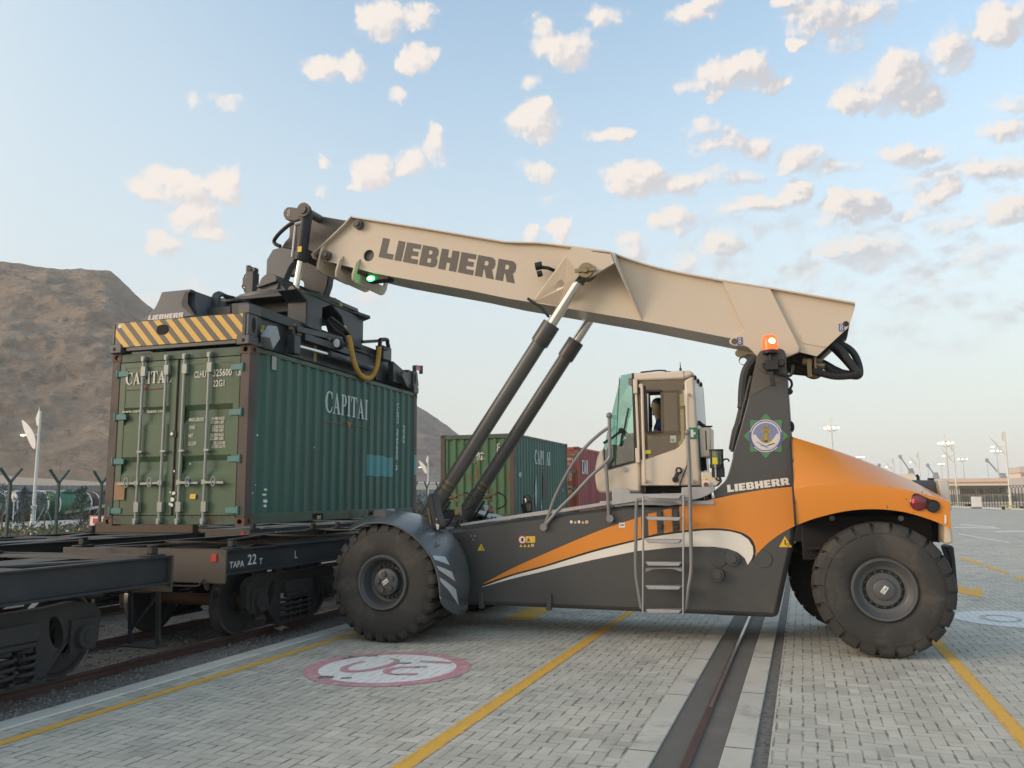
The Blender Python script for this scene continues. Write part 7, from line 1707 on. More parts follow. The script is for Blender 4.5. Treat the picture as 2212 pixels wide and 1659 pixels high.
# yellow corrugated hose guard hanging at the side
hp_ = smooth_path([LX(cL, x, y, 1.27) for x, y in ((1500,955),(1530,1080),(1560,1250),(1605,1400),(1670,1500),(1760,1545),(1830,1510),(1880,1410),(1910,1270),(1926,1115))], 8)
hq = resample(hp_, 150)
sb_('hose_guard', M['hose_yellow'], lambda b: b.tube(hq, [.050 if i % 2 else .042 for i in range(150)], 10), bevel=0, smooth=20)
sb_('hose_arm', M['black'], lambda b: (b.bar(LX(cL,1690,1040,1.15), LX(cL,1930,1025,1.2), .05,.06), b.bar(LX(cL,1930,1130,1.22), LX(cL,1940,1000,1.22), .06,.06), b.tube(smooth_path([LX(cL,x,y,1.2) for x,y in ((1940,1010),(2030,1010),(2040,1060),(2050,1120),(2000,1140),(1960,1130))], 4), .04, 8), b.bar(LX(cL,1560,980,.9), LX(cL,1670,985,.9), .07,.07)))
# rear end furniture
sb_('rear_block', M['spreader'], lambda b: (b.prism([LX(cA, x, y, 1.05) for x, y in ((1880,690),(1960,760),(2035,760),(2045,850),(1880,820))], (.12,0,0))))
def rl(b):
    p = LX(cA, 1985, 800, 1.18); b.bar(LX(cA,1965,765,1.24), LX(cA,2000,838,1.24), .16,.08,(1,0,0)); b.tube([LX(cA,1930,790,1.1), LX(cA,1965,795,1.2)], .07, 10)
sb_('work_lamp', M['spr_grey'], rl, bevel=.012)
sb_('lamp_bracket', M['black'], lambda b: b.prism([LX(cA, x, y, 1.1) for x, y in ((2035,715),(2088,717),(2088,770),(2078,770),(2078,745),(2048,745),(2048,770),(2035,770))], (.06,0,0)))
sb_('red_marker', M['red_refl'], lambda b: b.box(LX(cA, 2056, 742, 1.165), LX(cA, 2084, 722, 1.165) + Vector((.01,0,0))), bevel=0)
# carriage legs and rotator
def leg(b):
    for sx in (-1, 1):
        for yc in (2.17, 3.62):
            x0, x1 = sorted((sx*.60, sx*.98)); pts = [(yc-.26, ZT+.66), (yc+.26, ZT+.66), (yc+.26, ZT+1.10), (yc+.60, ZT+1.24), (yc-.60, ZT+1.24), (yc-.26, ZT+1.10)]
            if yc > 3: pts = [(yc-.30, ZT+.62), (yc+.34, ZT+.62), (yc+.30, ZT+1.0), (yc+.14, ZT+1.24), (yc-.9, ZT+1.24), (yc-.5, ZT+1.08), (yc-.34, ZT+.86)]
            b.prism([Vector((x0, u, v)) for u, v in pts], (x1-x0,0,0))
sb_('carriage_leg', M['spreader'], leg, bevel=.02)
RCx, RCy = .0, 2.95
sb_('carriage', M['spreader'], lambda b: (b.prism([Vector((x, y, ZT+1.241)) for x, y in ((-.9,1.95),(.9,1.95),(.98,2.2),(.98,3.55),(.75,3.95),(-.75,3.95),(-.98,3.55),(-.98,2.2))], (0,0,.07)), b.box((-.45,2.3,ZT+1.05),(.45,3.6,ZT+1.24))), bevel=.015)
sb_('slewing_ring', M['spr_grey'], lambda b: (b.lathe([(.98,1.312+ZT),(.98,1.38+ZT),(.88,1.39+ZT),(.88,1.42+ZT),(.3,1.42+ZT)], (RCx, RCy, 0), (0,0,1), 56), [b.cyl((RCx+.93*math.cos(a), RCy+.93*math.sin(a), ZT+1.38), (RCx+.93*math.cos(a), RCy+.93*math.sin(a), ZT+1.405), .022, 6) for a in np.linspace(0, 6.28, 33)[:-1]]))
sb_('yellow_mark', M['dark_yellow'], lambda b: (b.box((1.051, 2.9, ZT+1.245), (1.053, 3.0, ZT+1.30)), b.box((.985, 3.2, ZT+.8), (.988, 3.3, ZT+.95)), b.box((.25, 4.352, ZT+1.245), (.4, 4.355, ZT+1.30))), bevel=0)
sb_('rear_plate', M['spreader'], lambda b: (b.prism([(.98, 3.5, ZT+1.25), (1.12, 4.0, ZT+1.22), (.85, 4.2, ZT+1.22), (.5,3.95,ZT+1.25)], (0,0,.06)), b.box((.90,3.75,ZT+.75),(.97,4.0,ZT+1.2))))
# turntable slab and pivot lugs follow the boom, so they are set out in world axes
def toloc(p): return rotm @ (p - croot)
slab = [U(*cL(x, y), 12.02) for x, y in ((108,470),(118,440),(840,388),(925,452))]
zs0, zs1 = slab[0].z, slab[1].z; xl = slab[0].x; xr = slab[3].x
def slabf(b): 
    b.prism([toloc(Vector((x, y, zs0-.02))) for x, y in ((xl, 12.0),(xr+.02, 12.0),(xr+.18,12.35),(xr+.18,13.45),(xr+.02,13.8),(xl,13.8),(xl-.15,13.3),(xl-.15,12.5))], Vector((0,0,.07)))
sb_('turntable', M['spr_grey'], slabf, bevel=.012)
zr = croot.z + ZT + 1.42
sb_('slewing_drum', M['spr_grey'], lambda b: b.lathe([(.80, zr-croot.z-.002),(.80, zs0-.021-croot.z)], (RCx-.05, RCy, 0), (0,0,1), 40), bevel=0)
lug = [(112,440),(150,395),(215,345),(270,265),(305,200),(345,150),(400,120),(455,116),(510,140),(555,190),(585,245),(612,300),(650,326),(688,300),(735,278),(785,292),(820,325),(850,352),(862,392),(840,392)]
for Y_ in (12.06, 12.42, 13.25, 13.61):
    sb_('pivot_lug', M['spr_grey'], lambda b: b.prism([toloc(Vector((p.x, Y_, p.z))) for p in [U(*cL(x, y), 12.06) for x, y in lug]], rotm @ Vector((0,.10,0))), bevel=.01)
pc = U(*cL(418,255), 12.06)
sb_('pivot_pin', M['spr_grey'], lambda b: (b.cyl(toloc(pc + Vector((0,-.05,0))), toloc(pc + Vector((0,1.72,0))), .20, 28), b.bar(toloc(pc + Vector((-.2,-.07,-.03))), toloc(pc + Vector((.2,-.07,.05))), .05, .09, (0,1,0)), b.cyl(toloc(U(*cL(735,325),12.06) + Vector((0,-.06,0))), toloc(U(*cL(735,325),12.06) + Vector((0,.5,0))), .07, 14)), bevel=.006)
def manifold(b):
    p = toloc(U(*cL(175,240), 12.5)); b.box(p + Vector((-.09,-.1,-.45)), p + Vector((.07,.1,.22))); b.box(p + Vector((-.17,-.08,-.05)), p + Vector((-.09,.08,.12))); b.cyl(p + Vector((-.1,0,.2)), p + Vector((-.1,0,.36)), .05, 8); b.ball(p + Vector((-.04,0,.28)), .06, 8); b.box(p + Vector((.02,-.06,.22)), p + Vector((.08,.06,.3)))
sb_('hydraulic_manifold', M['spr_grey'], manifold, bevel=.01)
def mhose(b):
    for pts in ([(130,130),(80,110),(60,150),(75,210),(110,230)], [(125,150),(90,140),(75,180),(90,220)], [(140,240),(60,230),(30,275),(60,310),(100,320)], [(150,100),(100,95),(60,140),(70,260),(90,320)]):
        b.tube(smooth_path([toloc(U(*cL(x, y), 12.45)) for x, y in pts], 4), .013, 6)
    b.tube(smooth_path([toloc(U(*cL(x, y), 12.03)) for x, y in ((580,250),(640,232),(710,240),(755,275),(760,300))], 4), .010, 6)
    b.ball(toloc(U(*cL(95,325), 12.45)), .06, 8)
sb_('thin_hose', M['black'], mhose, bevel=0)

# ================================================================== BACKGROUND, LEFT: street lamps, fence, planting, tank wagons, hills
M['pole_white'] = mat('white lamp post paint', (.68,.67,.63), .4, var=.05, dirt=(.4,.38,.33), dirt_amt=.1)
M['pole_pale'] = mat('pale lamp post paint', (.72,.68,.58), .45, var=.04)
M['fence_green'] = mat('dark green fence paint', (.022,.060,.050), .5, var=.15)
M['fence_grey'] = mat('dark grey fence paint', (.075,.075,.068), .5, var=.15)
M['lamp_warm'] = emat('lit street lamp', (1.0,.78,.42), 1.2)
M['flood'] = emat('lit floodlight', (1.0,.97,.90), 2.2)
def street_lamp(label, loc, H_, sx, group, bw=1.0, mt='pole_white'):
    t = thing('street_lamp', label, 'street lamp', loc, 0, group); f = lambda p: Vector((p[0]*sx, p[1], p[2]))
    b = MB(); b.lathe([(.34,0),(.34,.10),(.22,.25),(.17,.5),(.165,1.5),(.20,1.55),(.20,1.68),(.125,1.75),(.115,3.0),(.085,H_-.9),(.075,H_)], (0,0,0), (0,0,1), 16); b.build('post', M[mt], t, local=True)
    b = MB(); o_ = [(-.0,.05,H_-.65*.5-.55),(-.12,.05,H_+.35),(-.20,.05,H_+.30),(-.38,.05,H_-.45),(-.28,.05,H_-.95)]; 
    b.prism([f((x, -.02, z)) for x, z in ((-.10,H_+.30),(-.42,H_-.55),(-.22,H_-1.15),(-.12,H_-1.0))], (0,.05,0)); b.build('fin', M[mt], t, local=True, bevel=.01)
    b = MB(); lf = curve2([(-.16,H_-2.6),(-.30,H_-1.9),(-.80,H_-1.2),(-1.65,H_-.60),(-1.50,H_-1.15),(-1.15,H_-1.75),(-.6,H_-2.55),(-.28,H_-2.8)], 4, True)
    if bw < 1:
        xa, za, xb, zb = -.2, H_-2.6, -1.65, H_-.6; L2_ = math.hypot(xb-xa, zb-za); nx, nz = -(zb-za)/L2_, (xb-xa)/L2_
        lf = [(x - nx*((x-xa)*nx+(z-za)*nz)*(1-bw), z - nz*((x-xa)*nx+(z-za)*nz)*(1-bw)) for x, z in lf]
    b.prism([f((x, -.09, z)) for x, z in lf], (0,.05,0)); b.build('solar_blade', M[mt], t, local=True)
    b = MB(); b.tube([f((-.05,0,H_-1.75)), f((-1.3,.0,H_-1.75))], .03, 6); b.build('arm', M[mt], t, local=True)
    b = MB(); b.ball(f((-1.45,-.1,H_-1.75)), .15, 12, 1.5, 1, .5); b.build('lamp', M['lamp_warm'], t, local=True)
    return t
GLP = 'white street lamps with a leaf-shaped blade'
l1 = gpt(*cJ(365,1458)); l1t = UX(*cJ(457,125), l1.x).z if False else U(*cJ(457,125), l1.y).z
street_lamp('white street lamp with leaf-shaped blade left of the hanging container', l1, l1t, 1, GLP)
l2 = UZ(925, 986, l1t); street_lamp('white street lamp seen between the hanging container and the lift cylinders', Vector((l2.x, l2.y, 0)), l1t, 1, GLP)
# green wire fence with Y-shaped tops
def fence(name, label, x, ys, H_, mt, fork, group=None, panel=True, dirv=(0,1,0), post_w=.09):
    d = Vector(dirv).normalized(); side = Vector((d.y, -d.x, 0)); o0 = Vector((x[0], x[1], 0)); t = thing(name, label, 'fence', o0)
    for y in ys:
        b = MB(); p = d*y; b.bar(p, p + Vector((0,0,H_)), post_w, post_w, (1,0,0))
        if fork: 
            for s in (-1, 1): b.bar(p + Vector((0,0,H_-.03)), p + side*(s*.30) + Vector((0,0,H_+.36)), post_w*.7, post_w*.7, (0,1,0)) if fork == 1 else b.bar(p + Vector((0,0,H_-.03)), p + d*(s*.42) + Vector((0,0,H_+.46)), post_w*.8, post_w*.8, (1,0,0))
        b.build('post', mt, t, local=True)
    if panel:
        b = MB(); y0, y1 = ys[0], ys[-1]; n_ = int((y1-y0)/.22)
        for i in range(n_+1):
            p = d*(y0 + (y1-y0)*i/n_); b.bar(p + Vector((0,0,.05)), p + Vector((0,0,H_-.1)), .006, .006, (1,0,0))
        for k in range(11): z = .08 + (H_-.2)*k/10; b.bar(d*y0 + Vector((0,0,z)), d*y1 + Vector((0,0,z)), .006, .006)
        b.build('wire_panel', mt, t, local=True, smooth=0)
    return t
fx = -26.0; fy0 = UX(*cJ(665,930), fx).y; fz = UX(*cJ(665,930), fx).z; sp_ = UX(*cJ(1150,940), fx).y - fy0
fence('wire_fence', 'dark green wire fence with Y-shaped post tops behind the rail wagons', (fx, fy0), [sp_*k for k in range(-6, 46)], fz, M['fence_green'], 2)
# pavement beyond the fence and planting bed
sheet('road', -75, -20, -51.5, 200, -.05, M['road']); setting((lambda b: (b.grid([[Vector((-75, -60+380*i, -.05)), Vector((-79, -60+380*i, -.95))] for i in (0, 1)]), b)[1])(MB()).build('ground', M['dirt_ground'])); b = MB(); b.box((-51.6, -20, -.2), (-51.3, 200, .06)); setting(b.build('kerb', M['kerb']))
def foliage(b, c, rx, ry, rz, n_, s, rng, taper=0.0, mis=1):
    for i in range(n_):
        while True:
            p = Vector((rng.uniform(-1,1), rng.uniform(-1,1), rng.uniform(-1,1)))
            if p.length <= 1 and p.length > rng.random()*.75: break
        k = 1 - taper*(p.z+1)/2
        q_ = Vector((c[0] + p.x*rx*k, c[1] + p.y*ry*k, c[2] + p.z*rz)); a = Vector((rng.gauss(0,1), rng.gauss(0,1), rng.gauss(0,1))).normalized(); t_ = a.orthogonal().normalized(); u_ = a.cross(t_); w = s*rng.uniform(.6,1.4)
        b.add([q_ - t_*w*.4, q_ + u_*w, q_ + t_*w*.4, q_ - u_*w*.8], [(0,1,2,3)], rng.randrange(mis))
LEAF = [mat('dark conifer leaves', (.040,.062,.040), .7, var=.3, scale=6), mat('grey green leaves', (.072,.095,.062), .7, var=.3, scale=6), mat('bluish green leaves', (.055,.085,.065), .7, var=.3, scale=6)]
M['bark'] = mat('grey brown bark', (.12,.09,.07), .85, var=.25, scale=8)
M['stake'] = mat('green painted stake', (.03,.20,.12), .5, var=.1)
def conifer(label, base, H_, W_, seed, n_=900):
    t = thing('conifer_tree', label, 'tree', base, 0, 'young trees behind the wire fence'); rg = random.Random(seed)
    b = MB(); b.tube([(0,0,0),(0.03,0,H_*.5),(.02,.01,H_*.92)], [.07,.05,.015], 7); b.build('trunk', M['bark'], t, local=True)
    b = MB()
    for k in range(26):
        z = H_*(.08 + .9*k/26); r_ = W_*.5*(1.05 - .85*(k/26)**1.3)*rg.uniform(.7,1.15); a = rg.uniform(0,6.28); foliage(b, (math.cos(a)*r_*.45, math.sin(a)*r_*.45, z), r_*.62, r_*.62, H_*.075, n_//26, .085, rg, mis=3)
    b.build('crown', LEAF, t, local=True, smooth=0); return t
def at_base(c, x, y, xt, yt):
    p = gpt(*c(x, y)); return p, U(*c(xt, yt), p.y).z
p, h = at_base(cJ, 905, 1478, 930, 975); conifer('dense dark conifer beside the red-framed sign board, left of the container', p, h, 2.6, 1, 1500)
p, h = at_base(cJ, 255, 1480, 300, 985); conifer('thin tall conifer just left of the nearer white street lamp', p, h, 1.6, 2, 900)
def sapling(label, base, H_, seed, cl):
    t = thing('sapling', label, 'tree', base, 0, 'staked saplings behind the wire fence'); rg = random.Random(seed)
    b = MB(); b.tube([(0,0,0),(.05,0,H_*.55),(-.05,0,H_*.85)], [.05,.04,.02], 6); b.build('trunk', M['bark'], t, local=True)
    b = MB()
    for a in (0.3, 2.4, 4.5): b.bar((.75*math.cos(a), .75*math.sin(a), 0), (.05*math.cos(a), .05*math.sin(a), H_*.58), .06, .06)
    b.build('stake', M['stake'], t, local=True)
    b = MB()
    for k in range(7): foliage(b, (rg.uniform(-.7,.7), rg.uniform(-.5,.5), H_*rg.uniform(.66,.98)), .45, .45, .28, cl, .085, rg, mis=3)
    b.build('crown', LEAF, t, local=True, smooth=0)
p, h = at_base(cJ, 497, 1445, 530, 1040); sapling('small staked sapling with green props right of the nearer white street lamp', p, h, 4, 60)
p, h = at_base(cJ, 15, 1470, 45, 960); sapling('taller staked sapling at the left edge of the picture', p, h, 5, 70)
# flower bed (countless small plants)
rg = random.Random(21); b = MB()
FM = [mat('bed leaves', (.075,.105,.040), .8, var=.3), mat('dry bed leaves', (.17,.145,.075), .8, var=.3), mat('red bed flowers', (.30,.06,.05), .7, var=.2), mat('yellow bed flowers', (.46,.36,.05), .7, var=.2), mat('pale bed flowers', (.5,.46,.40), .7, var=.2)]
for i in range(15000):
    x = rg.uniform(-50.8, -36); y = rg.uniform(18, 80) if rg.random() < .75 else rg.uniform(80, 120); z = abs(rg.gauss(0, .26)) + .35*max(0, noise.noise(Vector((x*.35, y*.35, 0)))); c_ = noise.noise(Vector((x*.5, y*.5, 9)))
    mi = 0 if rg.random() < .55 else (1 if rg.random() < .55 else (2 if c_ < .02 else (3 if c_ > .3 else 4)))
    a = Vector((rg.gauss(0,1), rg.gauss(0,1), rg.gauss(0,.6))).normalized(); t_ = a.orthogonal().normalized(); u_ = a.cross(t_); w = rg.uniform(.05,.14); q_ = Vector((x, y, z*.8-.05)); b.add([q_ - t_*w, q_ + u_*w*.8, q_ + t_*w, q_ - u_*w*.8], [(0,1,2,3)], mi)
o = setting(b.build('flower_bed', FM, smooth=0), 'stuff'); o['label'] = 'low planting of green, red and yellow flowers behind the wire fence'
sheet('ground', -51.3, -20, -27, 200, -.06, mat('dry soil', (.16,.13,.10), .95, var=.2))
def shrub(label, base, r_, h, seed, n_=500):
    t = thing('shrub', label, 'shrub', base); rg2 = random.Random(seed); b = MB()
    for k in range(9): foliage(b, (rg2.uniform(-.7,.7)*r_, rg2.uniform(-.7,.7)*r_, h*rg2.uniform(.25,.8)), r_*.5, r_*.5, h*.28, n_//9, .11, rg2, mis=3)
    b.build('crown', LEAF, t, local=True, smooth=0); b = MB(); b.tube([(0,0,0),(.1,.1,h*.5)], [.06,.03], 5); b.build('stem', M['bark'], t, local=True)
bp_ = UX(*cI(95,1000), -34); shrub('leafy green shrub right of the hanging container, below the second street lamp', Vector((bp_.x, bp_.y, 0)), 1.3, UX(*cI(95,860), -34).z, 9, 900)
# sign board, small round sign, marker stones
p = gpt(*cJ(1003,1500)); zt = U(*cJ(1015,1305), p.y).z; w_ = (U(*cJ(1200,1310), p.y) - U(*cJ(1012,1310), p.y)).length; zb = U(*cJ(1005,1430), p.y).z
t = thing('sign_board', 'white notice board with red frame beside the hanging container', 'sign', p)
b = MB()
for x in (0, w_): b.bar((x,0,0), (x,0,zt), .07,.07,(1,0,0))
for z in (zt-.03, zb): b.bar((0,0,z), (w_,0,z), .07,.07)
b.build('frame', M['red_refl'], t, local=True)
b = MB(); b.box((.04,-.012,zb+.04), (w_-.04,.012,zt-.07)); pn = b.build('panel', M['sign_white'], t, local=True)
b = MB()
for k in range(5): b.box((w_*.22, -.016, zb+.2+(zt-zb-.4)*k/5), (w_*(.55+.3*((k*3) % 2)), -.014, zb+.26+(zt-zb-.4)*k/5))
b.build('text_line', M['sign_red'], pn, local=True, smooth=0)
p = gpt(*cJ(137,1465)); hs = U(*cJ(150,1085), p.y).z; t = thing('road_sign', 'small white diamond road sign on a thin post, far left', 'sign', p)
b = MB(); b.cyl((0,0,0), (0,0,hs), .04, 8); b.cyl((0,0,0), (0,0,.1), .15, 10); b.build('post', M['pole_white'], t, local=True)
b = MB(); r_ = .42; zc = hs-.1; b.prism([(r_*math.cos(a), -.06, zc + r_*1.1*math.sin(a)) for a in (0, math.pi/2, math.pi, 1.5*math.pi)], (0,.02,0)); b.build('panel', M['sign_white'], t, local=True)
# far railway with tank wagons
TX = -80.0
sheet('ground', -92, -60, -78.9, 320, -.94, M['gravel'])
def tank_wagon(label, ya, yb, body, cap, stripe=None):
    t = thing('tank_wagon', label, 'rail wagon', (TX, ya, -.92), 0, 'tank wagons on the far track'); L_ = yb - ya; r_ = 1.40; zc = 2.5
    b = MB(); b.lathe([(.0,.0),(.7,.05),(1.15,.18),(r_,.45),(r_,L_-.45),(1.15,L_-.18),(.7,L_-.05),(.0,L_)], (0,0,zc), (0,1,0), 36); b.build('tank', body, t, local=True, smooth=50)
    b = MB(); b.lathe([(1.43,.40),(1.435,.62)], (0,0,zc), (0,1,0), 36, cap=False); b.lathe([(1.43,L_-.62),(1.435,L_-.40)], (0,0,zc), (0,1,0), 36, cap=False); b.build('end_ring', M['pole_white'], t, local=True)
    b = MB(); b.box((-1.3,-.3,.95), (1.3,L_+.3,1.2)); b.box((-.9,1.5,1.2), (.9,2.1,1.6)); b.box((-.9,L_-2.1,1.2), (.9,L_-1.5,1.6)); b.build('underframe', M['bogie'], t, local=True)
    b = MB(); b.cyl((0,L_/2,zc+r_-.1), (0,L_/2,zc+r_+.35), .45, 16); b.box((-.8,L_/2-1.2,zc+r_+.02), (.8,L_/2+1.2,zc+r_+.08)); b.build('dome', body, t, local=True)
    for yc in (1.8, L_-1.8):
        b = MB()
        for dy in (-.92,.92):
            for s in (-1,1): b.cyl((s*.75,yc+dy,.52), (s*.88,yc+dy,.52), .47, 20)
        b.box((-1.1,yc-1.2,.45), (-.95,yc+1.2,.8)); b.box((.95,yc-1.2,.45), (1.1,yc+1.2,.8)); b.build('bogie', M['bogie'], t, local=True)
    if stripe:
        b = MB(); n_ = 10
        for (ua, ub, va, vb) in stripe:
            row = [[Vector(((r_+.012)*math.cos(R(v + k*14)), ua + (ub-ua)*i/n_, zc + (r_+.012)*math.sin(R(v + k*14)))) for i, v in ((i, va + (vb-va)*i/n_) for i in range(n_+1))] for k in (0, 1)]
            b.grid(row)
        b.build('stripe', M['pole_white'], t, local=True)
def yx(x): return UX(*cJ(x, 1180), TX + 1.4).y
M['tank_blue'] = mat('dusty blue tank paint', (.045,.085,.15), .5, var=.15, scale=.7, dirt=(.16,.14,.11), dirt_amt=.42, dirt_scale=.4); M['tank_green'] = mat('green tank paint', (.035,.16,.075), .45, var=.1, scale=.7, dirt=(.11,.12,.08), dirt_amt=.2)
tank_wagon('blue tank wagon farthest left on the far track', yx(-420), yx(125), M['tank_blue'], None)
tank_wagon('dusty blue tank wagon behind the nearer white street lamp', yx(150), yx(592), M['tank_blue'], None)
tank_wagon('green tank wagon with a pale swoosh behind the dense conifer', yx(640), yx(1075), M['tank_green'], None, [(1.5, 8.0, -48, -8)])
tank_wagon('rusty brown tank wagon half hidden behind the container corner', yx(1090), yx(1500), M['plate_brown'], None)
# lorries beyond the railway
def lorry(label, c0, c1, ytop, x, col):
    pa, pb = UX(*cJ(c0, 1085), x), UX(*cJ(c1, 1085), x); zt = UX(*cJ((c0+c1)/2, ytop), x).z + 1.05; L_ = pb.y - pa.y
    t = thing('lorry', label, 'lorry', (x, pa.y, -1.05), 0, 'lorries beyond the railway')
    b = MB(); b.prism([(1.2, 0, 1.0), (1.2, L_, 1.0), (1.2, L_, zt*.72), (1.2, L_-.4, zt), (1.2, .2, zt), (1.2, 0, zt*.95)], (-2.4,0,0)); b.build('body', col, t, local=True, bevel=.12)
    b = MB(); b.box((1.205, L_*.55, zt*.62), (1.215, L_*.85, zt*.85)); b.build('window', M['interior'], t, local=True)
    b = MB()
    for yy in (.8, L_-.8):
        for s in (-1,1): b.cyl((s*1.0,yy,.5), (s*1.2,yy,.5), .5, 16)
    b.box((-1.0,0,.5),(1.0,L_,1.0)); b.build('wheels', M['black'], t, local=True)
lorry('white lorry cab beyond the blue tank wagon, far left', 110, 225, 1025, -98, M['pole_white']); lorry('cream lorry between the blue and green tank wagons', 455, 580, 1022, -98, mat('cream lorry paint', (.5,.48,.40), .5)); lorry('light blue lorry above the green tank wagon', 690, 780, 1020, -98, mat('light blue lorry paint', (.10,.24,.46), .4))
# embankment with a white pipe on short supports
M['tan'] = mat('tan embankment', (.44,.355,.255), .9, var=.12, scale=.05, bump=.2, bscale=1); M['bank_grey'] = mat('grey bank', (.145,.13,.12), .9, var=.2, scale=.1)
def zx(y, X): return UX(*cJ(600, y), X).z
b = MB()
prof_ = [(-104, -1.1), (-112, zx(972,-112)), (-118, zx(968,-118)), (-150, zx(880,-150)), (-158, zx(850,-158)), (-175, zx(840,-175))]
ny = 60
b.grid([[Vector((x, -120 + 900*i/ny, z + .4*noise.noise(Vector((x*.1, i*.8, 0))))) for i in range(ny+1)] for x, z in prof_[:3]]); setting(b.build('terrain', M['bank_grey']))
b = MB(); b.grid([[Vector((x, -120 + 900*i/ny, z + .5*noise.noise(Vector((x*.1, i*.8, 4))))) for i in range(ny+1)] for x, z in [prof_[2]] + prof_[3:]]); setting(b.build('terrain', M['tan']))
PX = -160.0; zp = UX(*cJ(600, 815), PX).z; zg = UX(*cJ(600, 852), PX).z; t = thing('pipeline', 'long pale pipeline on short supports along the foot of the hill', 'pipeline', (PX, 0, 0))
b = MB(); b.tube([(0,-100,zp),(0,700,zp)], .42, 10); b.build('pipe', M['pole_white'], t, local=True)
ysup = UX(*cJ(530, 850), PX).y; dsup = UX(*cJ(672, 850), PX).y - ysup
for k in range(-10, 40):
    b = MB(); y = ysup + dsup*k; b.box((-.4, y-.35, zg-2.5), (.4, y+.35, zp-.2)); b.build('support', M['pole_white'], t, local=True)
# hills
M['rock'] = None
def rock_mat(name, c1, c2, c3):
    mt, n, bs = new_mat(name); pos = n.new('ShaderNodeNewGeometry').outputs['Position']
    v = n.vmath('MULTIPLY', pos, (1, 1, 1.7)); a = n.noise(v, .018, 8, .68, .6); d_ = n.noise(v, .09, 8, .72, .8); f_ = n.noise(pos, .55, 6, .7)
    c = n.mix(n.smooth(a, .36, .64), n.rgb(c1), n.rgb(c2)); c = n.mix(n.smooth(d_, .52, .66), c, n.rgb(c3)); c = n.mix(1.0, c, n.math('ADD', .62, n.math('MULTIPLY', f_, .76)), 'MULTIPLY')
    w = n.noise(v, .035, 9, .74, 1.2); c = n.mix(n.math('MULTIPLY', n.smooth(w, .60, .70), .55), c, n.rgb([k*1.45 for k in c2]))
    gr = n.noise(n.vmath('MULTIPLY', pos, (1, 1, .25)), .12, 6, .7, .5); c = n.mix(n.math('MULTIPLY', n.smooth(gr, .56, .70), .5), c, n.rgb([k*.55 for k in c1]))
    n.set(bs.inputs['Base Color'], c); bs.inputs['Roughness'].default_value = .95
    sk = n.noise(pos, .26, 9, .80, .6); c = n.mix(n.math('MULTIPLY', n.smooth(sk, .54, .64), .62), c, n.rgb([k*.42 for k in c1])); c = n.mix(n.math('MULTIPLY', n.smooth(sk, .46, .36), .5), c, n.rgb([min(1, k*1.25) for k in c2])); n.set(bs.inputs['Base Color'], c)  # dark specks paint small crag shadows into the rock colour
    bp = n.new('ShaderNodeBump'); bp.inputs['Strength'].default_value = 1.0; bp.inputs['Distance'].default_value = 5.0
    n.set(bp.inputs['Height'], n.math('ADD', d_, n.math('ADD', n.math('MULTIPLY', f_, .30), n.math('MULTIPLY', sk, -.45)))); n.set(bs.inputs['Normal'], bp.outputs[0]); return mt
RM1 = rock_mat('brown hill rock', (.46,.345,.25), (.55,.415,.30), (.38,.285,.21)); RM2 = rock_mat('far hill rock', (.44,.335,.26), (.50,.385,.30), (.38,.295,.235))
def hill(name, crest, d0, d1, z0, mt, seed, nu=360, nv=150, rough=1.0):
    xs_ = [c[0] for c in crest]; ys_ = [c[1] for c in crest]; rows = []
    px = np.linspace(xs_[0], xs_[-1], nu); py = np.interp(px, xs_, ys_); py = np.convolve(np.pad(py, 4, 'edge'), np.ones(9)/9, 'valid')
    for j in range(nv + 12):
        row = []
        for i in range(nu):
            d = ray(px[i], py[i]); hd = Vector((d.x, d.y, 0)).normalized(); slope = d.z/math.hypot(d.x, d.y); zc = CAM_H + slope*d1
            v = j/(nv-1)
            if v <= 1:
                dist = d0 + (d1-d0)*v; z = z0 + (zc-z0)*(v**.92); am = min(1, v*5)*(1 - .86*max(0, (v-.86)/.14))
            else:
                dist = d1 + (d1-d0)*(v-1)*2; z = zc - (v-1)*zc*2.6; am = .3
            p = hd*dist; q_ = Vector((p.x*.012, p.y*.012, z*.012 + seed))
            nz_ = noise.fractal(q_, 1.0, 2.1, 6) ; ri = noise.ridged_multi_fractal(Vector((p.x*.02, p.y*.02, z*.008+seed)), .9, 2.1, 6, 1.0, 2.0) - 1.2
            fi = noise.fractal(Vector((p.x*.11, p.y*.11, z*.11)), 1.0, 2.0, 4) + 1.3*(noise.ridged_multi_fractal(Vector((p.x*.055, p.y*.055, z*.03+seed)), .9, 2.2, 4, 1.0, 2.0) - 1.0)
            off = (nz_*7 + ri*4.5)*am*rough + fi*1.1*min(1, v*5)*rough
            row.append(Vector((p.x + hd.x*off*-.8, p.y + hd.y*off*-.8, max(z + off*.55*(1 if v < 1 else .5), -1))))
        rows.append(row)
    b = MB(); b.grid(rows); return setting(b.build(name, mt, smooth=70))
hill('hill', [(-500,540),(-200,552),(0,565),(40,567),(80,576),(130,581),(170,584),(200,583),(228,582),(245,590),(262,606),(282,628),(300,645),(325,665),(360,690),(420,720),(500,770),(580,835),(660,895),(740,950),(800,1000)], 190, 420, 3.5, RM1, 1)
scene.cycles.volume_bounces = 2
hill('hill', [(500,760),(640,800),(760,830),(850,845),(908,882),(945,905),(965,918),(980,930),(1000,948),(1040,975),(1090,1005),(1150,1035),(1230,1062)], 380, 640, 4.0, RM2, 5, 170, 80, 1.3)

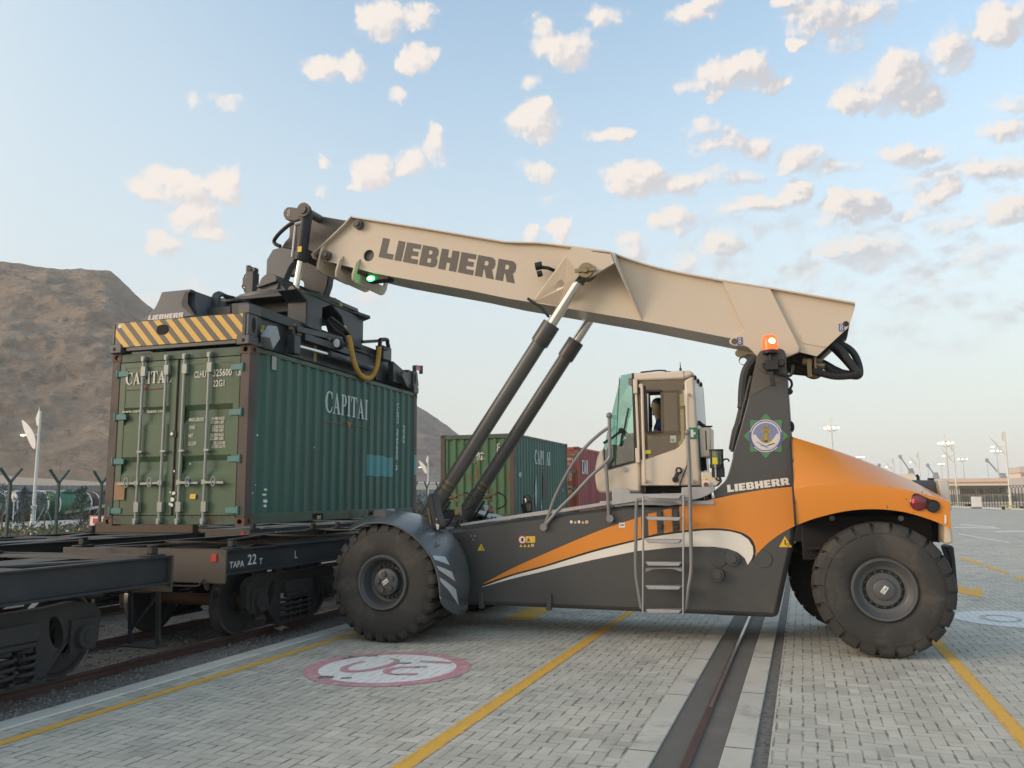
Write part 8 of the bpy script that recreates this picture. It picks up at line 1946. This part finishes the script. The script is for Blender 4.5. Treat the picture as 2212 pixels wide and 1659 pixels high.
# ================================================================== BACKGROUND, RIGHT: port buildings, fence, masts, cranes
M['port'] = mat('pink port concrete with painted glow', (.76,.64,.51), .8, var=.06, scale=.1); M['port_dark'] = mat('port concrete with painted shade', (.40,.32,.255), .8, var=.08); M['port_grey'] = mat('greyish port wall', (.60,.53,.46), .8, var=.06, scale=.1)  # floodlight and sunset glow painted into port, deck shade into port_dark
BYR = 185.0
def PB(x, y, Y=BYR): return U(*cP(x, y), Y)
t = thing('port_bridge', 'pale elevated roadway building behind the far fence on the right', 'building', (PB(1000,1200).x, BYR, 0)); 
def pbox(name, pts, Y, dep, mt, par=t, bevel=0): 
    b = MB(); b.prism([U(*cP(x, y), Y) for x, y in pts], (0,dep,0)); return b.build(name, mt, par, smooth=0, bevel=bevel)
pbox('parapet', [(600,925),(1860,912),(2600,900),(2600,960),(1860,975),(600,990)], BYR-1, 14, mat('pinkish parapet', (.68,.52,.41), .8, var=.05)); pbox('wall', [(600,992),(2600,962),(2600,1010),(600,1030)], BYR-.4, 13, M['port']); pbox('beam', [(600,1030),(2600,1005),(2600,1040),(600,1050)], BYR-2, 15, M['port'])
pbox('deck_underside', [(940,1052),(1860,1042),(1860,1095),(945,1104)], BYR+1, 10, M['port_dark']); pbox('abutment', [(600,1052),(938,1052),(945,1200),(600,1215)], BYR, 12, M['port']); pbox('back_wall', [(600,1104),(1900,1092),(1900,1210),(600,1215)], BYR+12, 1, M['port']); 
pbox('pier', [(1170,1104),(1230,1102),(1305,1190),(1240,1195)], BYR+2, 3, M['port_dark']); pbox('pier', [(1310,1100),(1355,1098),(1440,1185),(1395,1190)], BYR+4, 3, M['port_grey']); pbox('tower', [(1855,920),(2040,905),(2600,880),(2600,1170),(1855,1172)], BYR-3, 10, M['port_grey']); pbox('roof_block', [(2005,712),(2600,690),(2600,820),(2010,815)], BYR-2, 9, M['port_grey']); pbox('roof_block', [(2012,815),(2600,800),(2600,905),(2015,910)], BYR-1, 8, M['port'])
pbox('window', [(2040,848),(2086,846),(2086,880),(2040,885)], BYR-1.1, .2, M['port_dark'])
t2 = thing('port_building', 'pale low block showing above the orange hood', 'building', (PB(60,900,230).x, 230, 0)); pbox('wall', [(-160,850),(132,845),(137,960),(-160,960)], 230, 12, mat('cream port wall', (.78,.68,.52), .8, var=.05), t2); pbox('roof_plant', [(40,828),(115,826),(115,845),(40,846)], 231, 4, M['port_grey'], t2)
t3 = thing('port_shed', 'long low grey shed behind the far fence posts', 'building', (PB(1400,1260,160).x, 160, 0)); pbox('wall', [(560,1215),(2600,1185),(2600,1420),(560,1400)], 165, 6, mat('dim shed wall', (.25,.23,.19), .8, var=.12, scale=.4), t3)
for x, w_ in ((640,90),(980,120),(1215,70),(1420,60),(1560,50),(1700,90),(1880,60)): pbox('window', [(x,1235),(x+w_,1232),(x+w_,1310),(x,1314)], 164.6, .2, mat('shed opening', (.085,.095,.085), .6, var=.2) if x == 640 else bpy.data.materials['shed opening'], t3)
pbox('ledge', [(560,1345),(2600,1330),(2600,1362),(560,1375)], 164, .6, M['port_grey'], t3)
fa_, fb_ = gpt(*cP(780,1425)), gpt(*cP(2086,1480)); dv = (fb_ - fa_).normalized()
hgt = U(*cP(1400,1205), 128).z
fence('yard_fence', 'dark grey yard fence with Y-shaped tops across the far right', (fa_.x, fa_.y), [.95*k for k in range(-14, 62)], 2.5, M['fence_grey'], 1, panel=True, dirv=dv, post_w=.085)
b = MB(); pr = Vector((dv.y, -dv.x, 0)); a_ = fa_ - dv*30; c_ = fa_ + dv*150; b.prism([a_ + pr*.2, c_ + pr*.2, c_ + pr*.6, a_ + pr*.6], (0,0,.16)); setting(b.build('kerb', M['kerb']))
lp = [gpt(*cP(912,1420)), gpt(*cP(1860,1472))]
stp = lp[0] - lp[1]
GR = 'pale street lamps along the far fence'
names = ['pale street lamp along the far fence, right of the machine rear', 'pale street lamp at the right edge of the far fence', 'pale street lamp third along the far fence, small and distant', 'pale street lamp farthest along the far fence, faint behind the hood']
for k, p in enumerate((lp[0], lp[1], lp[0] + stp, lp[0] + stp*2.0)): street_lamp(names[k], p, 9.2, 1, GR, .3, mt='pole_pale').rotation_euler = (0,0,R(8))
# white cabinet, small carts at pole feet
p = gpt(*cP(1250,1452)); t = thing('utility_cabinet', 'white utility cabinet standing before the far fence', 'cabinet', p); b = MB(); b.box((-.55,-.4,.12), (.55,.4,1.5)); b.build('housing', M['pole_white'], t, local=True, bevel=.03)
b = MB(); b.box((-.5,-.41,.25),(-.01,-.403,1.4)); b.box((.01,-.41,.25),(.5,-.403,1.4)); b.build('door', M['sign_white'], t, local=True, bevel=.01); b = MB(); b.box((-.6,-.45,0),(.6,.45,.12)); b.build('base', M['black'], t, local=True)
def blockset(label, p):
    t = thing('barrier_block', label, 'barrier', p, 0, 'low barriers at the lamp post feet'); b = MB(); b.bar((-1.2,-.5,.42), (1.2,-.5,.42), .16,.14); b.build('rail', M['dark_yellow'], t, local=True, bevel=.02)
    b = MB(); b.box((-1.1,-.6,0),(-.8,-.35,.36)); b.box((.8,-.6,0),(1.1,-.35,.36)); b.build('foot', M['black'], t, local=True, bevel=.02)
blockset('low yellow barrier round the foot of the lamp post near the machine rear', lp[0] + Vector((0,-.3,0))); blockset('low yellow barrier round the foot of the rightmost lamp post', lp[1] + Vector((0,-.3,0)))
p = gpt(*cP(1130,1440)); t = thing('tyre_stop', 'small dark block on the yard left of the white cabinet', 'block', p); b = MB(); b.prism([(-.3,0,0),(.3,0,0),(.22,0,.5),(-.22,0,.5)], (0,.4,0)); b.build('body', M['black'], t, local=True, bevel=.03)
# high masts with a crown of floodlights
def mast(label, c, xh, yh, Y, wpx, nb, xb=None):
    hd2 = U(*c(xh, yh), Y); rw = wpx*FOC**-1*Y*1.0*.5; t = thing('floodlight_mast', label, 'floodlight mast', (hd2.x, hd2.y, 0), 0, 'tall floodlight masts of the port'); H_ = hd2.z; 
    b = MB(); b.tube([(0,0,0),(0,0,H_)], [rw*.16, rw*.075], 10); b.tube([(0,0,H_),(0,0,H_+rw*1.1)], [rw*.03, rw*.02], 6); b.ball((0,0,H_+rw*1.1), rw*.08, 6); b.build('pole', M['pole_pale'], t, local=True)
    b = MB(); b.tube([(rw*math.cos(a), rw*math.sin(a), H_) for a in np.linspace(0, 6.28, 25)[:-1]], rw*.05, 6, closed=True); b.tube([(rw*.5*math.cos(a), rw*.5*math.sin(a), H_-rw*.55) for a in np.linspace(0, 6.28, 17)[:-1]], rw*.05, 6, closed=True)
    for a in np.linspace(0, 6.28, 13)[:-1]: b.tube([(rw*math.cos(a), rw*math.sin(a), H_), (rw*.8*math.cos(a), rw*.8*math.sin(a), H_-rw*.3), (rw*.5*math.cos(a), rw*.5*math.sin(a), H_-rw*.55)], rw*.03, 5)
    b.lathe([(rw*.1,H_+rw*.12),(rw*.75,H_+rw*.12),(rw*.78,H_+rw*.05)], (0,0,0), (0,0,1), 20); b.build('lamp_cage', M['pole_pale'], t, local=True)
    for a in np.linspace(0, 6.28, nb+1)[:-1]:
        b = MB(); b.ball((rw*.9*math.cos(a+.3), rw*.9*math.sin(a+.3), H_-rw*.12), rw*.15, 8, 1, 1, .9); b.build('floodlight', M['flood'], t, local=True)
k_ = 1140/2212*K; kp_ = 440/2086*K
mast('nearest tall floodlight mast, rising above the orange hood', cE, 810, 195, 300, 100*k_, 8)
mast('second tall floodlight mast, above the machine rear', cP, 690, 275, 300, 235*kp_, 8)
mast('floodlight mast partly hidden by the top edge of the orange hood', cE, 1020, 412, 520, 52*k_, 6)
mast('small distant floodlight mast between the two far street lamps', cP, 995, 565, 520, 150*kp_, 6)
mast('floodlight mast behind the far right street lamp', cP, 1595, 420, 460, 160*kp_, 7)
mast('faint floodlight mast left of the second tall mast', cP, 615, 660, 560, 95*kp_, 6)
# harbour cranes, far off in the haze
M['crane'] = mat('grey harbour crane paint', (.34,.35,.38), .6, var=.08)
def crane(label, c, xt, yt, xb, yb, Y):
    tp_, fb2 = U(*c(xt, yt), Y), U(*c(xb, yb), Y); t = thing('harbour_crane', label, 'crane', (fb2.x, Y, 0), 0, 'harbour cranes far off'); o_ = Vector((fb2.x, Y, 0)); a_, e_ = fb2 - o_, tp_ - o_; w = Y*.0016
    b = MB(); 
    for s in (-1, 1): b.bar(a_ + Vector((0,s*w*2,0)), e_ + Vector((0,s*w*.6,0)), w*.5, w*.5)
    for k in range(9): b.bar(a_.lerp(e_, k/9) + Vector((0,-w*2,0)), a_.lerp(e_, (k+1)/9) + Vector((0,w*2,0)), w*.5, w*.5)
    b.build('jib', M['crane'], t, local=True); b = MB(); b.box(e_ + Vector((-w*1.1,-w,-w*1.1)), e_ + Vector((w*.9,w,w*1.3))); b.build('jib_head', M['crane'], t, local=True, bevel=w*.5)
    b = MB(); b.tube([Vector((0,0,0)), a_ + Vector((0,0,w*3))], [w*2.2, w*1.6], 10); b.box(a_ + Vector((-w*1.6,-w*2,-w*2)), a_ + Vector((w*2,w*2,w*1))); b.build('tower', M['crane'], t, local=True)
    b = MB(); b.tube([e_, Vector((e_.x, e_.y, 6))], w*.12, 4); b.build('hoist_rope', M['crane'], t, local=True)
crane('harbour crane with jib raised left, above the cream port block', cE, 1312, 412, 1390, 530, 620); crane('harbour crane at far right with jib raised left', cE, 1943, 438, 2060, 565, 700); crane('faint harbour crane between the two tall masts', cE, 1512, 475, 1570, 560, 760); crane('harbour crane with only its jib head showing over the hood edge', cE, 1158, 476, 1215, 600, 640)

# ================================================================== HAZE
def haze():
    b = MB(); b.box((-900, -60, -2.1), (700, 1000, 200)); o = b.build('haze', HZ, smooth=0); return setting(o, 'stuff')
HZ = bpy.data.materials.new('evening haze'); HZ.use_nodes = True; nt = HZ.node_tree; nt.nodes.clear()
vo = nt.nodes.new('ShaderNodeVolumePrincipled'); vo.inputs['Color'].default_value = (.99,.98,.97,1); vo.inputs['Density'].default_value = .00026; vo.inputs['Anisotropy'].default_value = .2
ou = nt.nodes.new('ShaderNodeOutputMaterial'); nt.links.new(vo.outputs[0], ou.inputs['Volume'])
ho = haze(); ho['label'] = 'pale evening haze over the port'
